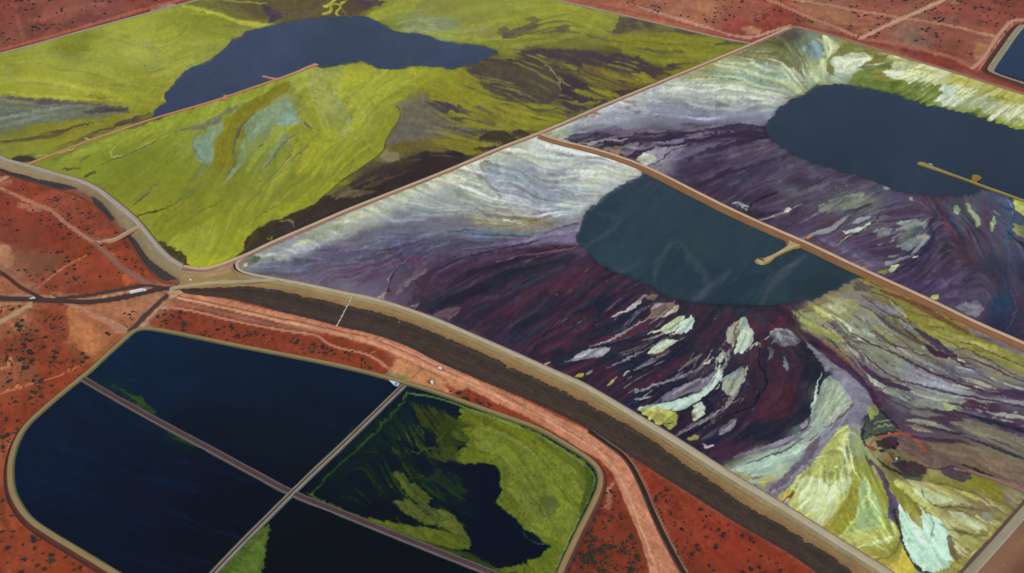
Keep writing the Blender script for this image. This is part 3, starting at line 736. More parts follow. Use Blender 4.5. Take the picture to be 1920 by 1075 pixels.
MIDDLE = """
f 620 455 22
f 520 470 5
f 500 500 -8
f 700 400 20
f 800 360 18
f 860 330 18
f 960 290 12
f 1050 290 10
f 1120 310 15
f 950 350 18
f 1000 380 22
f 1080 380 18
f 900 400 10
f 800 430 4
f 650 470 -12
f 700 450 -6
f 780 440 -4
f 900 440 -2
f 1000 430 -8
f 1060 440 -12
f 600 530 -25
f 700 540 -35
f 760 540 -45
f 800 500 -28
f 860 480 -20
f 950 470 -14
f 1050 460 -8
f 780 560 -35
f 860 540 -22
f 950 520 -22
f 1040 500 -22
f 900 600 -45
f 900 570 -35
f 960 600 -40
f 1040 560 -38
f 1120 520 -35
f 1000 640 -35
f 1080 620 -30
f 1150 580 -32
f 1150 650 -22
f 1180 690 -30
f 1120 700 -35
f 1250 590 -35
f 1250 640 -35
f 1260 690 -38
f 1300 620 -55
f 1380 640 -65
f 1340 700 -55
f 1300 740 -30
f 1250 800 -35
f 1400 760 -50
f 1350 800 -35
f 1430 700 -85
f 1480 650 70
f 1500 720 -80
f 1450 780 -30
f 1550 720 -75
f 1500 800 -35
f 1450 860 -22
f 1520 840 -40
f 1560 780 -60
f 1540 600 30
f 1600 570 32
f 1600 620 35
f 1580 660 45
f 1620 680 50
f 1660 580 45
f 1680 620 32
f 1700 560 25
f 1760 600 25
f 1850 640 25
f 1750 660 25
f 1850 700 25
f 1700 720 20
f 1800 740 14
f 1900 750 10
f 1700 770 6
f 1750 800 15
f 1850 830 22
f 1650 790 70
f 1620 850 70
f 1600 920 75
f 1560 900 100
f 1540 960 120
f 1500 900 110
f 1500 950 125
f 1600 980 60
f 1620 1020 -25
f 1560 1020 10
f 1650 1000 60
f 1680 950 65
f 1700 880 40
f 1760 900 10
f 1740 930 35
f 1800 930 25
f 1850 960 30
f 1760 980 60
f 1800 1000 25
f 1740 1020 70
f 1850 1000 30
c 480 480 9aa0a0
c 540 465 98a0a2
c 600 440 a0a89c
c 660 410 a4ab96
c 700 395 a8b09a
c 760 370 a4ae9a
c 830 335 a8b2a0
c 870 310 abb4aa
c 930 290 b0b8b2
c 990 275 b4bcb6
c 1060 275 aeb4b8
c 1120 295 b6bec0
c 1170 315 b2b8b0
c 1200 325 b0b4b0
c 500 500 5f6678
c 560 490 5c5f72
c 620 470 625f78
c 680 445 6c6a7e
c 740 430 6a687a
c 800 415 6e6e80
c 860 420 77757c
c 760 395 7c848c
c 900 390 98a090
c 850 370 98a092
c 930 370 8c949c
c 900 340 9aa4a8
c 960 330 8e9aa2
c 1020 320 9ca8a8
c 1080 330 b0b8b0
c 1120 335 b6bea8
c 1150 340 a4acac
c 1020 370 8490a0
c 1070 370 a0aaac
c 1060 400 98a29c
c 1000 400 94989a
c 1040 420 8a8c92
c 960 420 98947c
c 920 420 968f80
c 1080 430 807c90
c 1060 440 726880
c 900 445 646480
c 700 480 58586e
c 780 460 5a5872
c 860 460 564e6c
c 960 455 5e5270
c 560 520 6a6478
c 620 510 665a72
c 640 540 6e6678
c 700 550 68607a
c 720 520 5f5068
c 560 500 5e5a74
c 600 490 5e586e
c 650 500 584c68
c 700 500 504664
c 760 490 4c4260
c 740 550 5e4a62
c 780 540 523c54
c 800 520 4c3850
c 850 500 483850
c 900 480 4a3a54
c 960 470 4c3a54
c 1040 460 543e58
c 1060 475 4c384c
c 880 530 3c3244
c 940 500 3c2c44
c 1020 480 3a2e40
c 1000 520 3a3044
c 800 570 342e40
c 850 560 2c2e3e
c 850 600 4a3848
c 830 590 6a4e60
c 900 580 4c3448
c 950 560 4a3248
c 980 600 442e44
c 1000 560 342c40
c 1050 540 40283c
c 1050 580 3a2a40
c 1100 500 3c2a3e
c 1140 540 3a2a3e
c 1120 580 26293c
c 1080 620 3c283c
c 1040 650 48283e
c 1120 640 2c2a3c
c 1180 600 282a3c
c 1240 590 3a2a3c
c 1160 720 40263a
c 1180 680 2a2a3c
c 1220 640 222a3c
c 1260 660 26283a
c 1200 740 28233a
c 1220 700 36263a
c 1330 570 2c3040
c 1300 600 2a2a3c
c 1350 620 3a263a
c 1400 580 2c3040
c 1460 590 3a2a3e
c 1440 620 46283a
c 1300 700 22283a
c 1380 720 2c2436
c 1450 700 46263a
c 1480 740 40242f
c 1450 770 3c2434
c 1520 650 2a2434
c 1540 700 202436
c 1520 760 262638
c 1400 800 241f34
c 1320 800 2a2236
c 1450 820 242436
c 1350 840 261f36
c 1540 620 8e8e74
c 1600 580 868278
c 1640 600 848a72
c 1580 640 848468
c 1640 660 80826e
c 1700 690 7e8078
c 1760 720 74747e
c 1600 700 706a76
c 1700 740 6c6c76
c 1780 660 7a7a68
c 1800 700 70707a
c 1850 670 848068
c 1900 690 88866c
c 1900 740 6a6a76
c 1850 760 46324e
c 1900 800 402e46
c 1780 780 4a344c
c 1700 800 54405a
c 1650 740 4a3448
c 1640 780 433350
c 1900 850 72705e
c 1850 820 767260
c 1780 850 6c5854
c 1880 880 74664e
c 1640 600 888c74
c 1700 580 84802c
c 1760 610 868430
c 1820 640 88862e
c 1680 555 847634
c 1740 585 6c5232
c 1840 620 7a6a6c
c 1560 760 98a898
c 1600 740 8a8494
c 1580 800 84808e
c 1540 830 869490
c 1500 850 90a896
c 1440 880 a4baa0
c 1560 850 6c6470
c 1520 890 6a6078
c 1480 920 6c6478
c 1560 900 acb884
c 1520 930 c0cc98
c 1540 960 b6c094
c 1600 880 909a48
c 1620 830 98a46a
c 1590 920 9aa670
c 1600 980 8a9038
c 1640 980 90a258
c 1640 930 9a9a3a
c 1620 1000 96a454
c 1560 1000 a89c40
c 1600 1030 a49c3a
c 1650 1020 90903c
c 1700 1050 b8a838
c 1680 880 78703c
c 1700 920 86822a
c 1720 900 9a9460
c 1760 920 8c8444
c 1820 900 80801a
c 1880 940 84804a
c 1840 960 7a6c4c
c 1880 980 88823a
c 1800 980 a8a878
c 1760 960 8a7a3c
c 1720 960 807a28
c 1760 1020 b8dcc4
c 1800 1040 948c48
c 1840 1010 968c3a
# pale bloom along the north west wall
p b4bca4 .7 10 2 .5 | 640,412 720,374 800,343 850,316 900,290 960,266 1010,260 1000,285 900,330 830,358 760,382 700,405 640,424
p b4b8bc .7 14 3 .4 | 490,478 560,458 620,436 640,420 660,428 640,445 600,462 540,480 500,488
s b6b8a0 .8 3 12 10 6 2 .5 | 560,458 600,446 640,424
s b8bca4 .7 2 9 5 8 2 .5 | 480,486 500,480 540,484
s c6c88c .8 2 6 2 4 2 .4 | 556,450 570,454 585,452
p c2c4a4 .85 6 2 .3 | 795,348 830,334 842,346 820,356 800,354
p c0c49c .8 8 2 .5 | 838,330 880,320 900,336 930,345 920,352 880,346 850,346
p b4bc9c .75 8 3 .4 | 860,344 900,352 940,368 930,378 890,374 860,362
p bcc0b0 .8 6 2 .5 | 880,300 905,300 910,318 890,320
s a8b8a4 .6 4 14 4 9 3 .4 | 860,350 920,366 980,385
p c4ccc4 .8 8 3 .5 | 960,276 1030,268 1080,280 1110,300 1060,305 1000,295 960,290
s c6c8a0 .8 2 8 3 6 3 .5 | 960,282 990,290 1030,296
s 8c8264 .7 1 5 1 3 2 .5 | 940,286 960,292 975,290
s b8c4a4 .8 3 14 4 8 3 .5 | 1040,290 1060,305 1120,325
p b8c09c .8 10 3 .5 | 1090,310 1150,320 1190,328 1150,345 1120,350 1090,335
p c0c8a0 .7 6 3 .5 | 1120,325 1140,330 1130,350 1110,346
s c0c8c8 .7 3 10 4 6 3 .5 | 1060,275 1120,300 1170,320
s b8c0c0 .8 2 10 3 5 3 .5 | 1040,400 1070,395 1100,385
p 68687c .8 6 2 .3 | 905,300 930,308 940,325 930,330 910,322 902,312
s 7c7854 .9 3 5 2 2 1 .1 | 915,303 902,305 902,318 912,324
s 8a94a4 .8 4 20 5 9 3 .4 | 950,308 1000,318 1080,338
s 8490a4 .8 3 22 5 9 3 .4 | 910,335 960,350 1040,372
s 7c889a .7 2 16 4 8 3 .5 | 930,350 1000,372 1080,395
s 7e8ca0 .7 3 10 3 7 3 .4 | 975,330 1020,340 1060,350
s 5c6478 .8 1 2.5 1 2 2 .3 | 960,314 985,328 1000,335
s 5c6478 .7 1 3 1 2 2 .3 | 1020,350 1060,362 1090,370
s 505868 .8 1 3 1 2 2 .3 | 940,370 970,378 1000,392 1040,408
s 4c4e60 .8 1 2 1 1.5 1 .2 | 948,372 965,386 985,398 1010,408
s 66663a .9 3 6 3 2 1 .1 | 895,324 908,338 925,352 936,362 940,378
s 7c7450 .8 1 3 2 2 1 .2 | 890,322 900,334 905,342
s 86762e .9 2 5 2 2 2 .3 | 890,392 910,396 930,398
s 8a7a3c .9 2 5 2 2 2 .3 | 960,402 1000,410 1030,420 1028,430
s 8a7430 .9 2 6 2 2 2 .3 | 965,410 1000,418 1030,426
s 7c6850 .8 1 3 1 2 2 .4 | 900,402 950,406 1000,414
s 8c8474 .8 2 9 4 4 2 .4 | 940,384 980,400 1040,424
s d4dab8 .9 2 5 1 3 2 .2 | 945,412 960,418 975,420
s c8d0b0 .8 2 6 2 3 2 .3 | 1015,395 1030,402 1045,405
p b8c8a4 .85 5 2 .4 | 1045,380 1070,376 1080,382 1065,388 1048,386
s 5a5c70 .7 1 2 1 2 2 .3 | 980,392 1010,400 1040,410
s a4a480 .7 2 10 4 5 3 .5 | 880,410 920,416 980,424
s 6a6070 .7 1 4 1 3 3 .5 | 860,392 900,400 960,412
p 66687c .5 16 3 .4 | 640,440 720,420 780,400 860,420 900,430 780,432 700,440 640,455
p 5c5270 .6 12 3 .3 | 560,490 640,470 720,450 800,445 760,465 680,480 600,495
s 46506e .6 2 8 2 5 3 .5 | 680,480 760,462 860,450 960,450
p a4b0ba .38 30 2 .3 | 660,425 760,378 880,322 1010,275 1190,330 1140,352 1100,392 1080,410 960,400 860,400 760,415
# teal creek
s 5a8498 .55 1 2 1.5 1.5 1 .35 | 672,468 700,456 750,450 800,440 830,438 870,440 920,438
s 6890a0 .45 1 2 1 1.5 1 .5 | 670,468 680,467 700,458 720,452 752,451
s 4c7484 .45 3 9 3 5 2 .5 | 840,440 900,440 960,440 1000,442
s 58808f .5 2 5 2 3 2 .5 | 870,436 920,436 970,436 1010,438
s 2f4460 .85 1 2.5 1 1.5 1 .3 | 840,434 880,432 900,432
s 2f4a5c .8 1 3 1 1.5 1 .3 | 905,442 950,440 1000,444
s 30485e .85 1 4 2 2 1 .3 | 960,462 1000,452 1030,434 1060,424 1085,418
s 7c98ac .6 1 2 1 1.5 1 .3 | 985,456 1000,448 1020,444
s 5c7890 .6 1 5 1 3 2 .5 | 780,475 830,460 870,452
s 5c7080 .5 1 5 1 3 2 .5 | 600,500 660,484 720,478
p 6f6484 .8 8 2 .3 | 1000,445 1040,430 1085,420 1088,435 1080,450 1040,454 1000,460
s 84788c .5 1 6 2 3 2 .5 | 1010,440 1050,435 1080,432
# mauve to maroon
s 4c2c48 .6 1 6 1 4 2 .5 | 600,470 640,468 660,474
s 5c3450 .6 1 8 1 5 2 .5 | 640,520 680,505 760,488
s 5c3050 .6 1 6 1 4 2 .5 | 660,530 700,520 720,508
s 5c344c .7 2 8 2 4 2 .5 | 735,495 770,485 800,488
s 7c5664 .7 1 8 2 4 2 .4 | 768,525 785,505 810,485
s 7a6a78 .7 2 10 3 4 2 .4 | 740,550 770,525 800,505
p 8c847c .95 2 1 .1 | 700,562 712,556 722,545 724,552 718,563 708,560
s 8a7c88 .7 1 4 1 2 1 .2 | 722,545 730,520 745,505 758,492
s 242438 .9 1 3 1 1.5 1 .1 | 725,555 728,530 738,512 752,498 760,494
s 8c7e88 .8 1 4 2 2 1 .3 | 768,575 785,572 780,578
s 2c2338 .8 1 3 1 2 1 .3 | 768,568 800,540 780,535 778,525 800,512 822,502
s 331f38 .85 1 2.5 1 1.5 1 .2 | 775,560 783,530 800,515 840,495 880,480 960,462 1010,452
p 462e44 .85 5 1 .2 | 780,532 800,515 850,498 900,488 890,505 860,525 820,545 790,548
p 4c3046 .7 6 2 .3 | 850,500 900,480 980,465 1060,458 1085,460 1050,470 980,480 900,500
s 301c34 .9 2 6 2 3 2 .3 | 860,540 900,515 950,490 1010,470 1080,462
s 846478 .7 1 2.5 1 1.5 1 .3 | 920,512 960,500 1000,484 1060,470
s 6c4c5c .8 1 3 1 1.5 1 .3 | 960,482 1000,476 1080,466
s 8c7c8c .6 1 3 1 1.5 1 .3 | 930,492 955,488 965,482
p 262a3c .85 5 2 .25 | 780,575 820,560 870,545 930,515 990,500 1060,478 1085,480 1060,500 1000,512 960,530 900,550 860,565 820,580 800,590
p 2a3c44 .6 6 2 .4 | 900,560 960,535 1020,518 1060,505 1010,528 950,548
p 482b3e .85 6 2 .3 | 840,588 880,575 930,560 1000,538 1070,515 1100,500 1060,540 1000,580 960,600 900,620 860,615
p 532c40 .8 6 2 .3 | 1000,560 1040,530 1080,505 1110,492 1130,500 1090,530 1050,560 1010,580
p 442c42 .9 4 1 .2 | 890,590 910,568 950,555 980,560 960,600 945,630 920,640 895,625
p 4c344c .6 6 2 .3 | 960,600 1000,580 1040,550 1020,590 970,625
p 252c40 .85 4 2 .2 | 1020,545 1000,570 980,600 958,618 965,628 1010,600 1040,570 1060,548
p 2a3648 .8 5 2 .2 | 955,640 975,625 1010,612 1040,600 1020,625 990,640 960,645
p 24283c .9 5 2 .2 | 1110,560 1150,545 1200,560 1230,555 1240,570 1200,600 1150,620 1120,615 1090,600 1100,580
p 46283c .9 5 2 .2 | 1005,630 1040,600 1090,580 1112,570 1110,592 1080,612 1040,650 1010,668 990,660
s 20202f .85 1 2 1 1 1 .1 | 990,650 1010,622 1040,598 1080,580
s 20202f .7 1 2 1 1 1 .1 | 975,655 1000,640 1040,615 1090,602
p 4c2a40 .9 5 1 .2 | 990,660 1030,625 1080,605 1113,592 1110,610 1080,630 1050,650 1036,680 1030,700 1000,690 980,672
p 222a3c .95 4 1 .2 | 1030,665 1048,650 1060,660 1100,650 1080,670 1040,686 1030,680
p 212a3e .9 5 2 .2 | 1040,680 1070,672 1120,650 1180,640 1240,620 1250,640 1200,660 1150,672 1090,690 1050,690
p 26283a .8 6 2 .2 | 1110,640 1180,605 1260,600 1240,630 1180,650 1120,660
p 5c2a3c .9 3 2 .2 | 1110,640 1140,628 1180,622 1200,600 1215,590 1230,592 1215,606 1190,626 1160,638 1120,646
s 4c2438 .8 2 6 2 3 2 .2 | 1060,660 1100,642 1160,632
s 4c2438 .8 2 7 2 3 2 .2 | 1110,605 1150,590 1180,585
p 442539 .9 4 1 .2 | 1050,690 1090,680 1130,676 1110,690 1100,710 1060,705
p 48263a .9 4 1 .2 | 1110,695 1150,680 1165,672 1160,700 1150,715 1120,715
p 202a3c .9 5 2 .2 | 1160,690 1200,672 1250,660 1240,680 1190,705 1165,708
p 44253a .85 4 1 .2 | 1160,735 1190,705 1240,685 1290,665 1290,680 1260,705 1220,725 1170,745
s 1b1c2c .8 1 1.6 1 1 1 .1 | 1300,640 1280,650 1240,688 1225,700 1228,712 1190,735
p 1f2233 .85 5 2 .2 | 1200,740 1250,720 1300,700 1330,690 1310,715 1260,740 1200,758 1180,750
p 221e36 .85 6 1 .2 | 1240,780 1290,760 1320,740 1340,760 1320,800 1300,830 1340,860 1360,880 1320,870 1270,830 1240,815
p 4a2536 .85 6 1 .3 | 1430,730 1480,720 1510,730 1500,770 1460,800 1430,790 1420,760
p 47253a .8 6 1 .3 | 1350,745 1400,730 1430,740 1400,775 1350,790 1330,780
p 1f2435 .9 7 1 .2 | 1400,800 1450,790 1500,770 1530,740 1540,700 1550,720 1530,770 1500,795 1470,810 1420,830 1380,850 1370,830
p 44263c .7 6 2 .3 | 1310,850 1360,830 1430,825 1420,835 1370,860
p 5c2a3a .7 6 1 .3 | 1395,580 1420,600 1435,625 1430,640 1410,620
p 5a2a3c .8 5 1 .2 | 1440,620 1460,590 1475,585 1470,610 1450,625 1435,640
p 3f2438 .6 8 2 .3 | 1300,580 1320,600 1320,640 1300,650 1310,610
p 2c3a48 .7 8 2 .3 | 1340,572 1390,578 1430,590 1450,600 1430,610 1380,590 1345,590
s 222c3c .8 4 12 2 5 1 .2 | 1350,570 1352,600 1348,640 1330,680
p 3e2634 .8 6 1 .4 | 1430,640 1490,620 1510,640 1510,700 1500,720 1430,720 1425,680
s 14141f .95 1 2 1.5 1 1 .1 | 1426,645 1424,660 1422,680 1434,695 1438,715
p 262a34 .8 6 1 .2 | 1495,640 1520,640 1545,680 1546,700 1530,712 1510,715 1505,680
w 1e2438 .6 .35 .4 4 26 | 780,585 900,500 1080,465 1260,560 1440,580 1550,680 1530,760 1400,860 1340,860 1200,770 1000,680 860,610
w 4c2a3c .4 .5 .4 14 26 | 780,585 900,500 1080,465 1260,560 1440,580 1500,690 1480,780 1400,860 1340,860 1200,770 1000,680 860,610
w 1e2238 .5 .8 .8 3 26 | 780,580 900,500 1080,465 1260,560 1440,580 1550,680 1530,760 1400,860 1340,860 1200,770 1000,680 860,610
w 502a40 .4 .9 .6 1 26 | 780,570 900,490 1080,460 1260,560 1440,590 1520,700 1480,790 1340,850 1200,770 1000,680 860,610
w 807c8c .5 1.7 .6 2 26 | 1000,600 1100,500 1240,560 1420,600 1500,700 1400,790 1290,820 1160,730
w 9c9c9c .6 1.9 .5 0 26 | 1150,600 1280,560 1420,640 1400,760 1280,790 1190,740
w 2a2038 .7 .8 .6 3 22 | 740,560 860,480 1060,450 1080,500 900,560 800,590
w 5c4a62 .5 .8 .6 2 26 | 600,520 760,470 960,450 900,490 740,550
w 7c7c94 .5 1.0 .5 0 26 | 520,490 760,430 960,430 900,470 640,530
w 5c3c54 .5 1.1 .5 3 26 | 600,500 800,450 960,450 800,500 680,545
w 646c80 .4 1.0 .6 0 24 | 640,430 860,320 1010,262 1200,325 1080,420 900,440
w ccd2d0 .55 .8 .9 1 24 | 720,380 860,322 1010,264 1200,325 1080,400 900,400
w c4c8a0 .55 1.2 .6 2 24 | 700,400 860,322 1010,264 1190,325 1080,410 900,420
w 6c6468 .6 1.3 .4 3 24 | 700,400 860,330 1000,280 1100,380 1000,430 860,420
w 8c7c48 .6 1.1 .5 0 14 | 840,390 960,396 1050,425 960,430 860,412
w 4a3048 .8 .7 .5 0 20 | 1500,610 1640,560 1700,600 1920,700 1930,850 1700,800 1640,740
w b4b8a8 .7 .9 .5 1 20 | 1500,590 1640,560 1700,610 1920,720 1930,800 1700,760 1600,680
w 5a4a58 .7 .8 .5 2 20 | 1500,590 1640,550 1760,640 1920,690 1930,760 1700,720 1580,660
w a4a45c .6 1.1 .5 3 20 | 1490,590 1640,540 1900,660 1920,720 1760,680 1600,640
w 70602c .6 .8 .5 2 14 | 1620,548 1700,570 1920,675 1920,695 1760,640 1690,590
p c4cc6c .4 24 2 .3 | 1500,890 1570,850 1600,880 1590,940 1540,980 1490,950
p a4b84c .4 24 2 .3 | 1590,880 1640,900 1680,1000 1620,1020 1570,980
w d4dcb4 .7 .8 .6 0 16 | 1480,940 1570,810 1600,800 1600,900 1540,980
w 7c8438 .65 .9 .5 1 16 | 1480,940 1560,820 1610,860 1660,920 1680,1010 1640,1050 1560,1010
w c8d890 .7 .8 .5 2 16 | 1560,1000 1600,860 1640,900 1670,960 1690,1010 1640,1050
w 9c8830 .6 1.0 .5 3 16 | 1520,990 1640,1000 1690,1010 1670,1060 1600,1040
w 5c5030 .7 .8 .5 0 16 | 1690,895 1780,890 1880,940 1900,970 1800,1060 1740,960
w c8cc9c .7 .9 .5 1 16 | 1690,895 1780,900 1880,950 1890,980 1800,1050 1740,960
w 8c8420 .7 .8 .5 2 16 | 1690,885 1850,890 1900,940 1830,1040 1760,960
w 7c8c90 .6 .8 .5 3 14 | 1370,885 1500,840 1550,730 1600,760 1540,840 1440,890
w c4d4c4 .6 .9 .5 0 14 | 1370,885 1500,840 1550,720 1595,750 1540,830 1430,890
w 5c5068 .6 .8 .5 1 12 | 1440,925 1510,850 1590,770 1570,700 1630,760 1560,840
w a09cb0 .6 1.0 .5 2 12 | 1440,925 1510,850 1590,770 1560,690 1630,750 1560,830
w 8cb4a4 .5 .9 .6 3 8 | 1690,950 1770,980 1785,1055 1730,1070
w 54444a .6 .9 .5 3 14 | 1740,830 1920,860 1920,910 1800,880
# bright salt patches in the dark lobe
s 8c8694 .75 1 5 1 3 2 .5 | 1180,735 1230,722 1280,705 1320,685 1340,668
s 9a989c .7 1 4 1 2 2 .5 | 1100,652 1150,636 1190,612 1225,590
s 8c8890 .7 1 4 1 2 2 .5 | 1140,690 1190,668 1230,645 1270,622
s a4a49c .7 1 5 2 2 2 .5 | 1330,790 1362,758 1380,735 1396,705 1402,680
s 8a8490 .7 1 4 1 2 2 .5 | 1250,825 1300,800 1350,770 1390,745
s 9c9ca0 .7 1 4 1 2 2 .5 | 1340,720 1352,700 1362,680 1372,655
p b3aeaa .95 1.5 1 .22 | 1142,596 1160,586 1172,582 1196,562 1202,560 1203,566 1190,578 1175,586 1165,586 1150,596
s 80767c .8 2 5 2 3 2 .4 | 1190,570 1205,556 1215,552
p 9c9ba4 .95 2 1 .22 | 1076,674 1082,664 1108,654 1147,651 1140,660 1128,668 1108,672 1090,676
s b8b8c0 .8 2 4 1 2 1 .2 | 1084,670 1100,664 1108,658
s 746c80 .7 1 4 1 2 1 .3 | 1062,678 1080,670 1092,674 1130,668
p 8a7468 .8 4 1 .22 | 1222,580 1240,568 1258,566 1270,575 1262,588 1240,595 1215,600
s 9c8e90 .8 2 7 3 3 1 .4 | 1222,578 1232,574 1240,570
p b0ae9a .95 1.5 1 .22 | 1230,600 1248,590 1262,580 1268,572 1273,578 1266,586 1250,594
p 7c6c5c .7 4 1 .22 | 1212,558 1222,550 1235,554 1225,564
s 8a8278 .7 1 4 1 3 2 .3 | 1040,560 1036,556 1040,562
p 4a2a38 .3 3 1 .22 | 1200,620 1210,610 1220,615
p b9c9a8 .97 1.5 1 .22 | 1212,627 1225,620 1240,616 1250,608 1262,600 1275,594 1285,592 1284,602 1272,612 1262,622 1250,626 1232,622
s 8a8c34 .8 1 1.5 1 1 0 .1 | 1256,618 1270,608 1284,597
p b4cabe .98 1 1 .22 | 1260,628 1272,614 1285,600 1296,590 1301,602 1298,614 1286,624 1272,628
s a8a89c .8 1 2 1 1 1 .2 | 1205,638 1225,634 1246,624 1262,622
p a9b8a0 .95 1.5 1 .22 | 1216,664 1224,650 1234,642 1250,637 1272,637 1262,646 1246,656 1232,664
s 74443c .8 1 4 1 2 1 .2 | 1220,668 1236,664 1252,654
s 8a7c80 .8 1 4 1 2 1 .4 | 1232,670 1244,666 1254,656
s 7c7484 .7 2 7 2 3 2 .5 | 1192,694 1210,684 1236,670
s a09ca0 .9 1 4 1 1.5 1 .2 | 1168,704 1174,700 1182,696
s 988c80 .8 1 4 1 2 1 .3 | 1272,696 1290,682 1316,664
s 6c5c5c .7 2 9 2 3 1 .4 | 1280,690 1300,676 1315,665
s b0ac98 .9 3 4 2 1.5 0 .2 | 1322,682 1328,680 1332,676
p adc0ad .97 1.5 1 .22 | 1386,596 1392,594 1402,608 1414,622 1414,636 1408,648 1392,660 1376,664 1380,652 1384,630 1386,612
p a8a894 .85 3 1 .22 | 1362,622 1376,606 1386,596 1388,610 1382,630 1376,650 1370,650 1362,640
s 5c2c3a .8 2 5 2 2 1 .5 | 1384,606 1376,625 1378,650
s 84788c .7 1 3 1 1.5 1 .2 | 1414,624 1410,640 1398,658
p a8b8a4 .95 2 1 .22 | 1342,674 1350,664 1356,660 1358,672 1352,680
s a0a094 .8 1 4 1 1.5 1 .3 | 1356,655 1362,672 1362,676
s a8aca0 .9 1 4 1 1.5 1 .3 | 1408,652 1424,640 1422,652
p 6c6c78 .75 5 1 .22 | 1446,628 1462,616 1475,615 1490,625 1500,638 1490,650 1465,650 1450,640
s 8c9094 .8 1 5 1 3 2 .5 | 1460,622 1466,638 1464,650
s 8c9094 .7 1 5 1 3 2 .5 | 1478,625 1482,635 1492,640
p 686870 .8 4 1 .22 | 1440,650 1450,656 1452,668 1444,672
p 748088 .85 3 1 .22 | 1470,672 1478,680 1480,690 1474,695 1470,685
p 4a3a44 .6 5 1 .22 | 1280,702 1340,680 1345,690 1300,712
p 7b7488 .85 5 1 .22 | 1240,745 1262,730 1300,715 1325,705 1345,690 1340,712 1320,730 1290,738 1240,754
s 9c98a8 .7 1 5 1 3 2 .4 | 1262,738 1290,722 1330,705
p acc4b8 .98 1.5 1 .22 | 1196,764 1240,756 1290,744 1318,732 1330,716 1342,700 1350,684 1354,700 1352,715 1346,728 1322,742 1312,752 1296,762 1276,772 1240,772 1200,772
p b0b44c .9 5 1 .22 | 1196,768 1230,762 1262,770 1270,780 1268,795 1256,806 1240,798 1220,785
p 908a4c .7 6 1 .22 | 1215,772 1235,768 1255,785 1245,795 1225,785
s 141a26 .95 1.5 3 3 1 1 .05 | 1272,774 1290,764 1312,753 1316,748 1326,742 1332,736 1342,728 1350,715
s 3a3a1c .8 1 1.6 1 1 1 .05 | 1250,768 1262,770 1272,774 1272,784
s 3a341c .8 1 1.4 1 1 1 .05 | 1234,796 1250,796 1262,792
p c0ccb8 .97 1.5 1 .22 | 1300,762 1314,754 1322,762 1320,776 1310,786 1300,792 1296,780
p 3a2430 .7 3 1 .22 | 1280,775 1300,765 1302,778 1298,795 1282,790
p a0a894 .85 4 1 .22 | 1355,715 1380,700 1395,690 1393,705 1385,725 1372,740 1362,740 1356,730
s 8c9c9c .8 2 7 3 3 1 .4 | 1348,712 1370,705 1390,690
s 6c4454 .6 1 4 1 2 1 .3 | 1374,712 1372,728 1366,738
p 84808a .85 4 1 .22 | 1345,812 1355,800 1370,788 1382,782 1378,796 1368,808 1352,816
s a8a898 .7 1 3 1 2 1 .3 | 1352,810 1362,804 1370,795
s 5c5464 .6 1 8 1 3 2 .5 | 1325,822 1340,808 1352,800
p 8e8648 .95 2 1 .22 | 1290,822 1306,815 1314,816 1308,824 1296,826
s a89ca0 .9 2 5 2 1.5 1 .2 | 1316,834 1328,838 1342,834
s 948c5c .6 3 6 3 3 1 .3 | 1300,842 1310,850 1322,855
s 8a8a90 .7 2 3 1 2 0 .1 | 1190,748 1206,748 1222,744
s a8a8a8 .8 2 4 1 2 1 .1 | 1202,748 1210,746 1216,744
s a8a070 .9 2 5 2 1.5 1 .2 | 1140,722 1148,716 1154,708
s b4ac40 .9 3 7 3 2 1 .2 | 1080,706 1088,704 1094,700
s 8a8a8c .8 3 6 2 2 1 .2 | 1102,702 1106,700 1110,696
s b0a06c .8 2 4 1 2 1 .2 | 1018,684 1026,682 1032,680
p 7c6470 .7 4 1 .22 | 825,595 845,580 862,576 858,588 840,600
# grey and pale channel, centre right
p 7c7a8c .9 4 1 .2 | 1510,640 1530,655 1545,668 1560,680 1580,690 1600,700 1620,725 1638,752 1632,770 1610,790 1585,810 1560,830 1540,860 1512,884 1490,905 1462,930 1440,925 1455,905 1480,880 1500,856 1515,835 1525,825 1550,810 1575,790 1590,770 1590,750 1575,725 1560,705 1545,690 1530,668
p 8f9e94 .95 3 1 .2 | 1545,712 1556,704 1565,712 1580,722 1592,740 1600,755 1585,775 1560,792 1540,810 1520,835 1490,850 1460,868 1430,885 1400,895 1370,880 1400,865 1450,842 1500,825 1520,790 1522,760 1535,735
p 9aab90 .9 5 2 .3 | 1548,715 1570,715 1590,745 1560,780 1530,800 1530,760
s b8c0a8 .8 1 6 2 3 1 .3 | 1590,745 1596,756 1584,764 1570,776
s 6c4c48 .85 2 4 1 2 1 .2 | 1600,758 1585,775 1560,795 1545,800
s 8a8c90 .8 1 2 1 1 1 .2 | 1560,798 1575,788 1590,778
p a5bfae .9 5 1 .2 | 1370,882 1420,866 1470,846 1510,828 1500,850 1470,872 1440,890 1400,896
p 948a4c .8 5 2 .3 | 1352,878 1372,870 1390,888 1410,895 1400,905 1370,895
s 746c80 .85 3 10 3 3 1 .4 | 1375,858 1420,844 1470,830 1510,808 1520,800
s 8c8496 .8 1 4 1 2 1 .3 | 1425,842 1460,828 1500,812
p 9690a4 .95 1.5 1 .1 | 1502,798 1510,788 1516,790 1512,802 1504,806
s 2a2034 .8 1 3 1 1 1 .1 | 1498,808 1508,806 1514,800 1514,788
p 5f5060 .85 4 1 .3 | 1455,905 1475,885 1500,862 1510,850 1520,830 1540,815 1535,835 1520,860 1490,885 1462,922 1440,925
s 8f8c9c .8 1 3 1 1.5 1 .2 | 1450,925 1480,905 1495,885 1520,862
s 5a3c30 .7 1 3 1 2 1 .2 | 1516,826 1530,818 1535,812
# yellow and mint fan
p bcc466 .9 5 1 .2 | 1470,925 1500,890 1520,870 1550,835 1572,806 1590,795 1595,810 1585,840 1580,880 1590,905 1570,930 1540,965 1500,970 1480,950
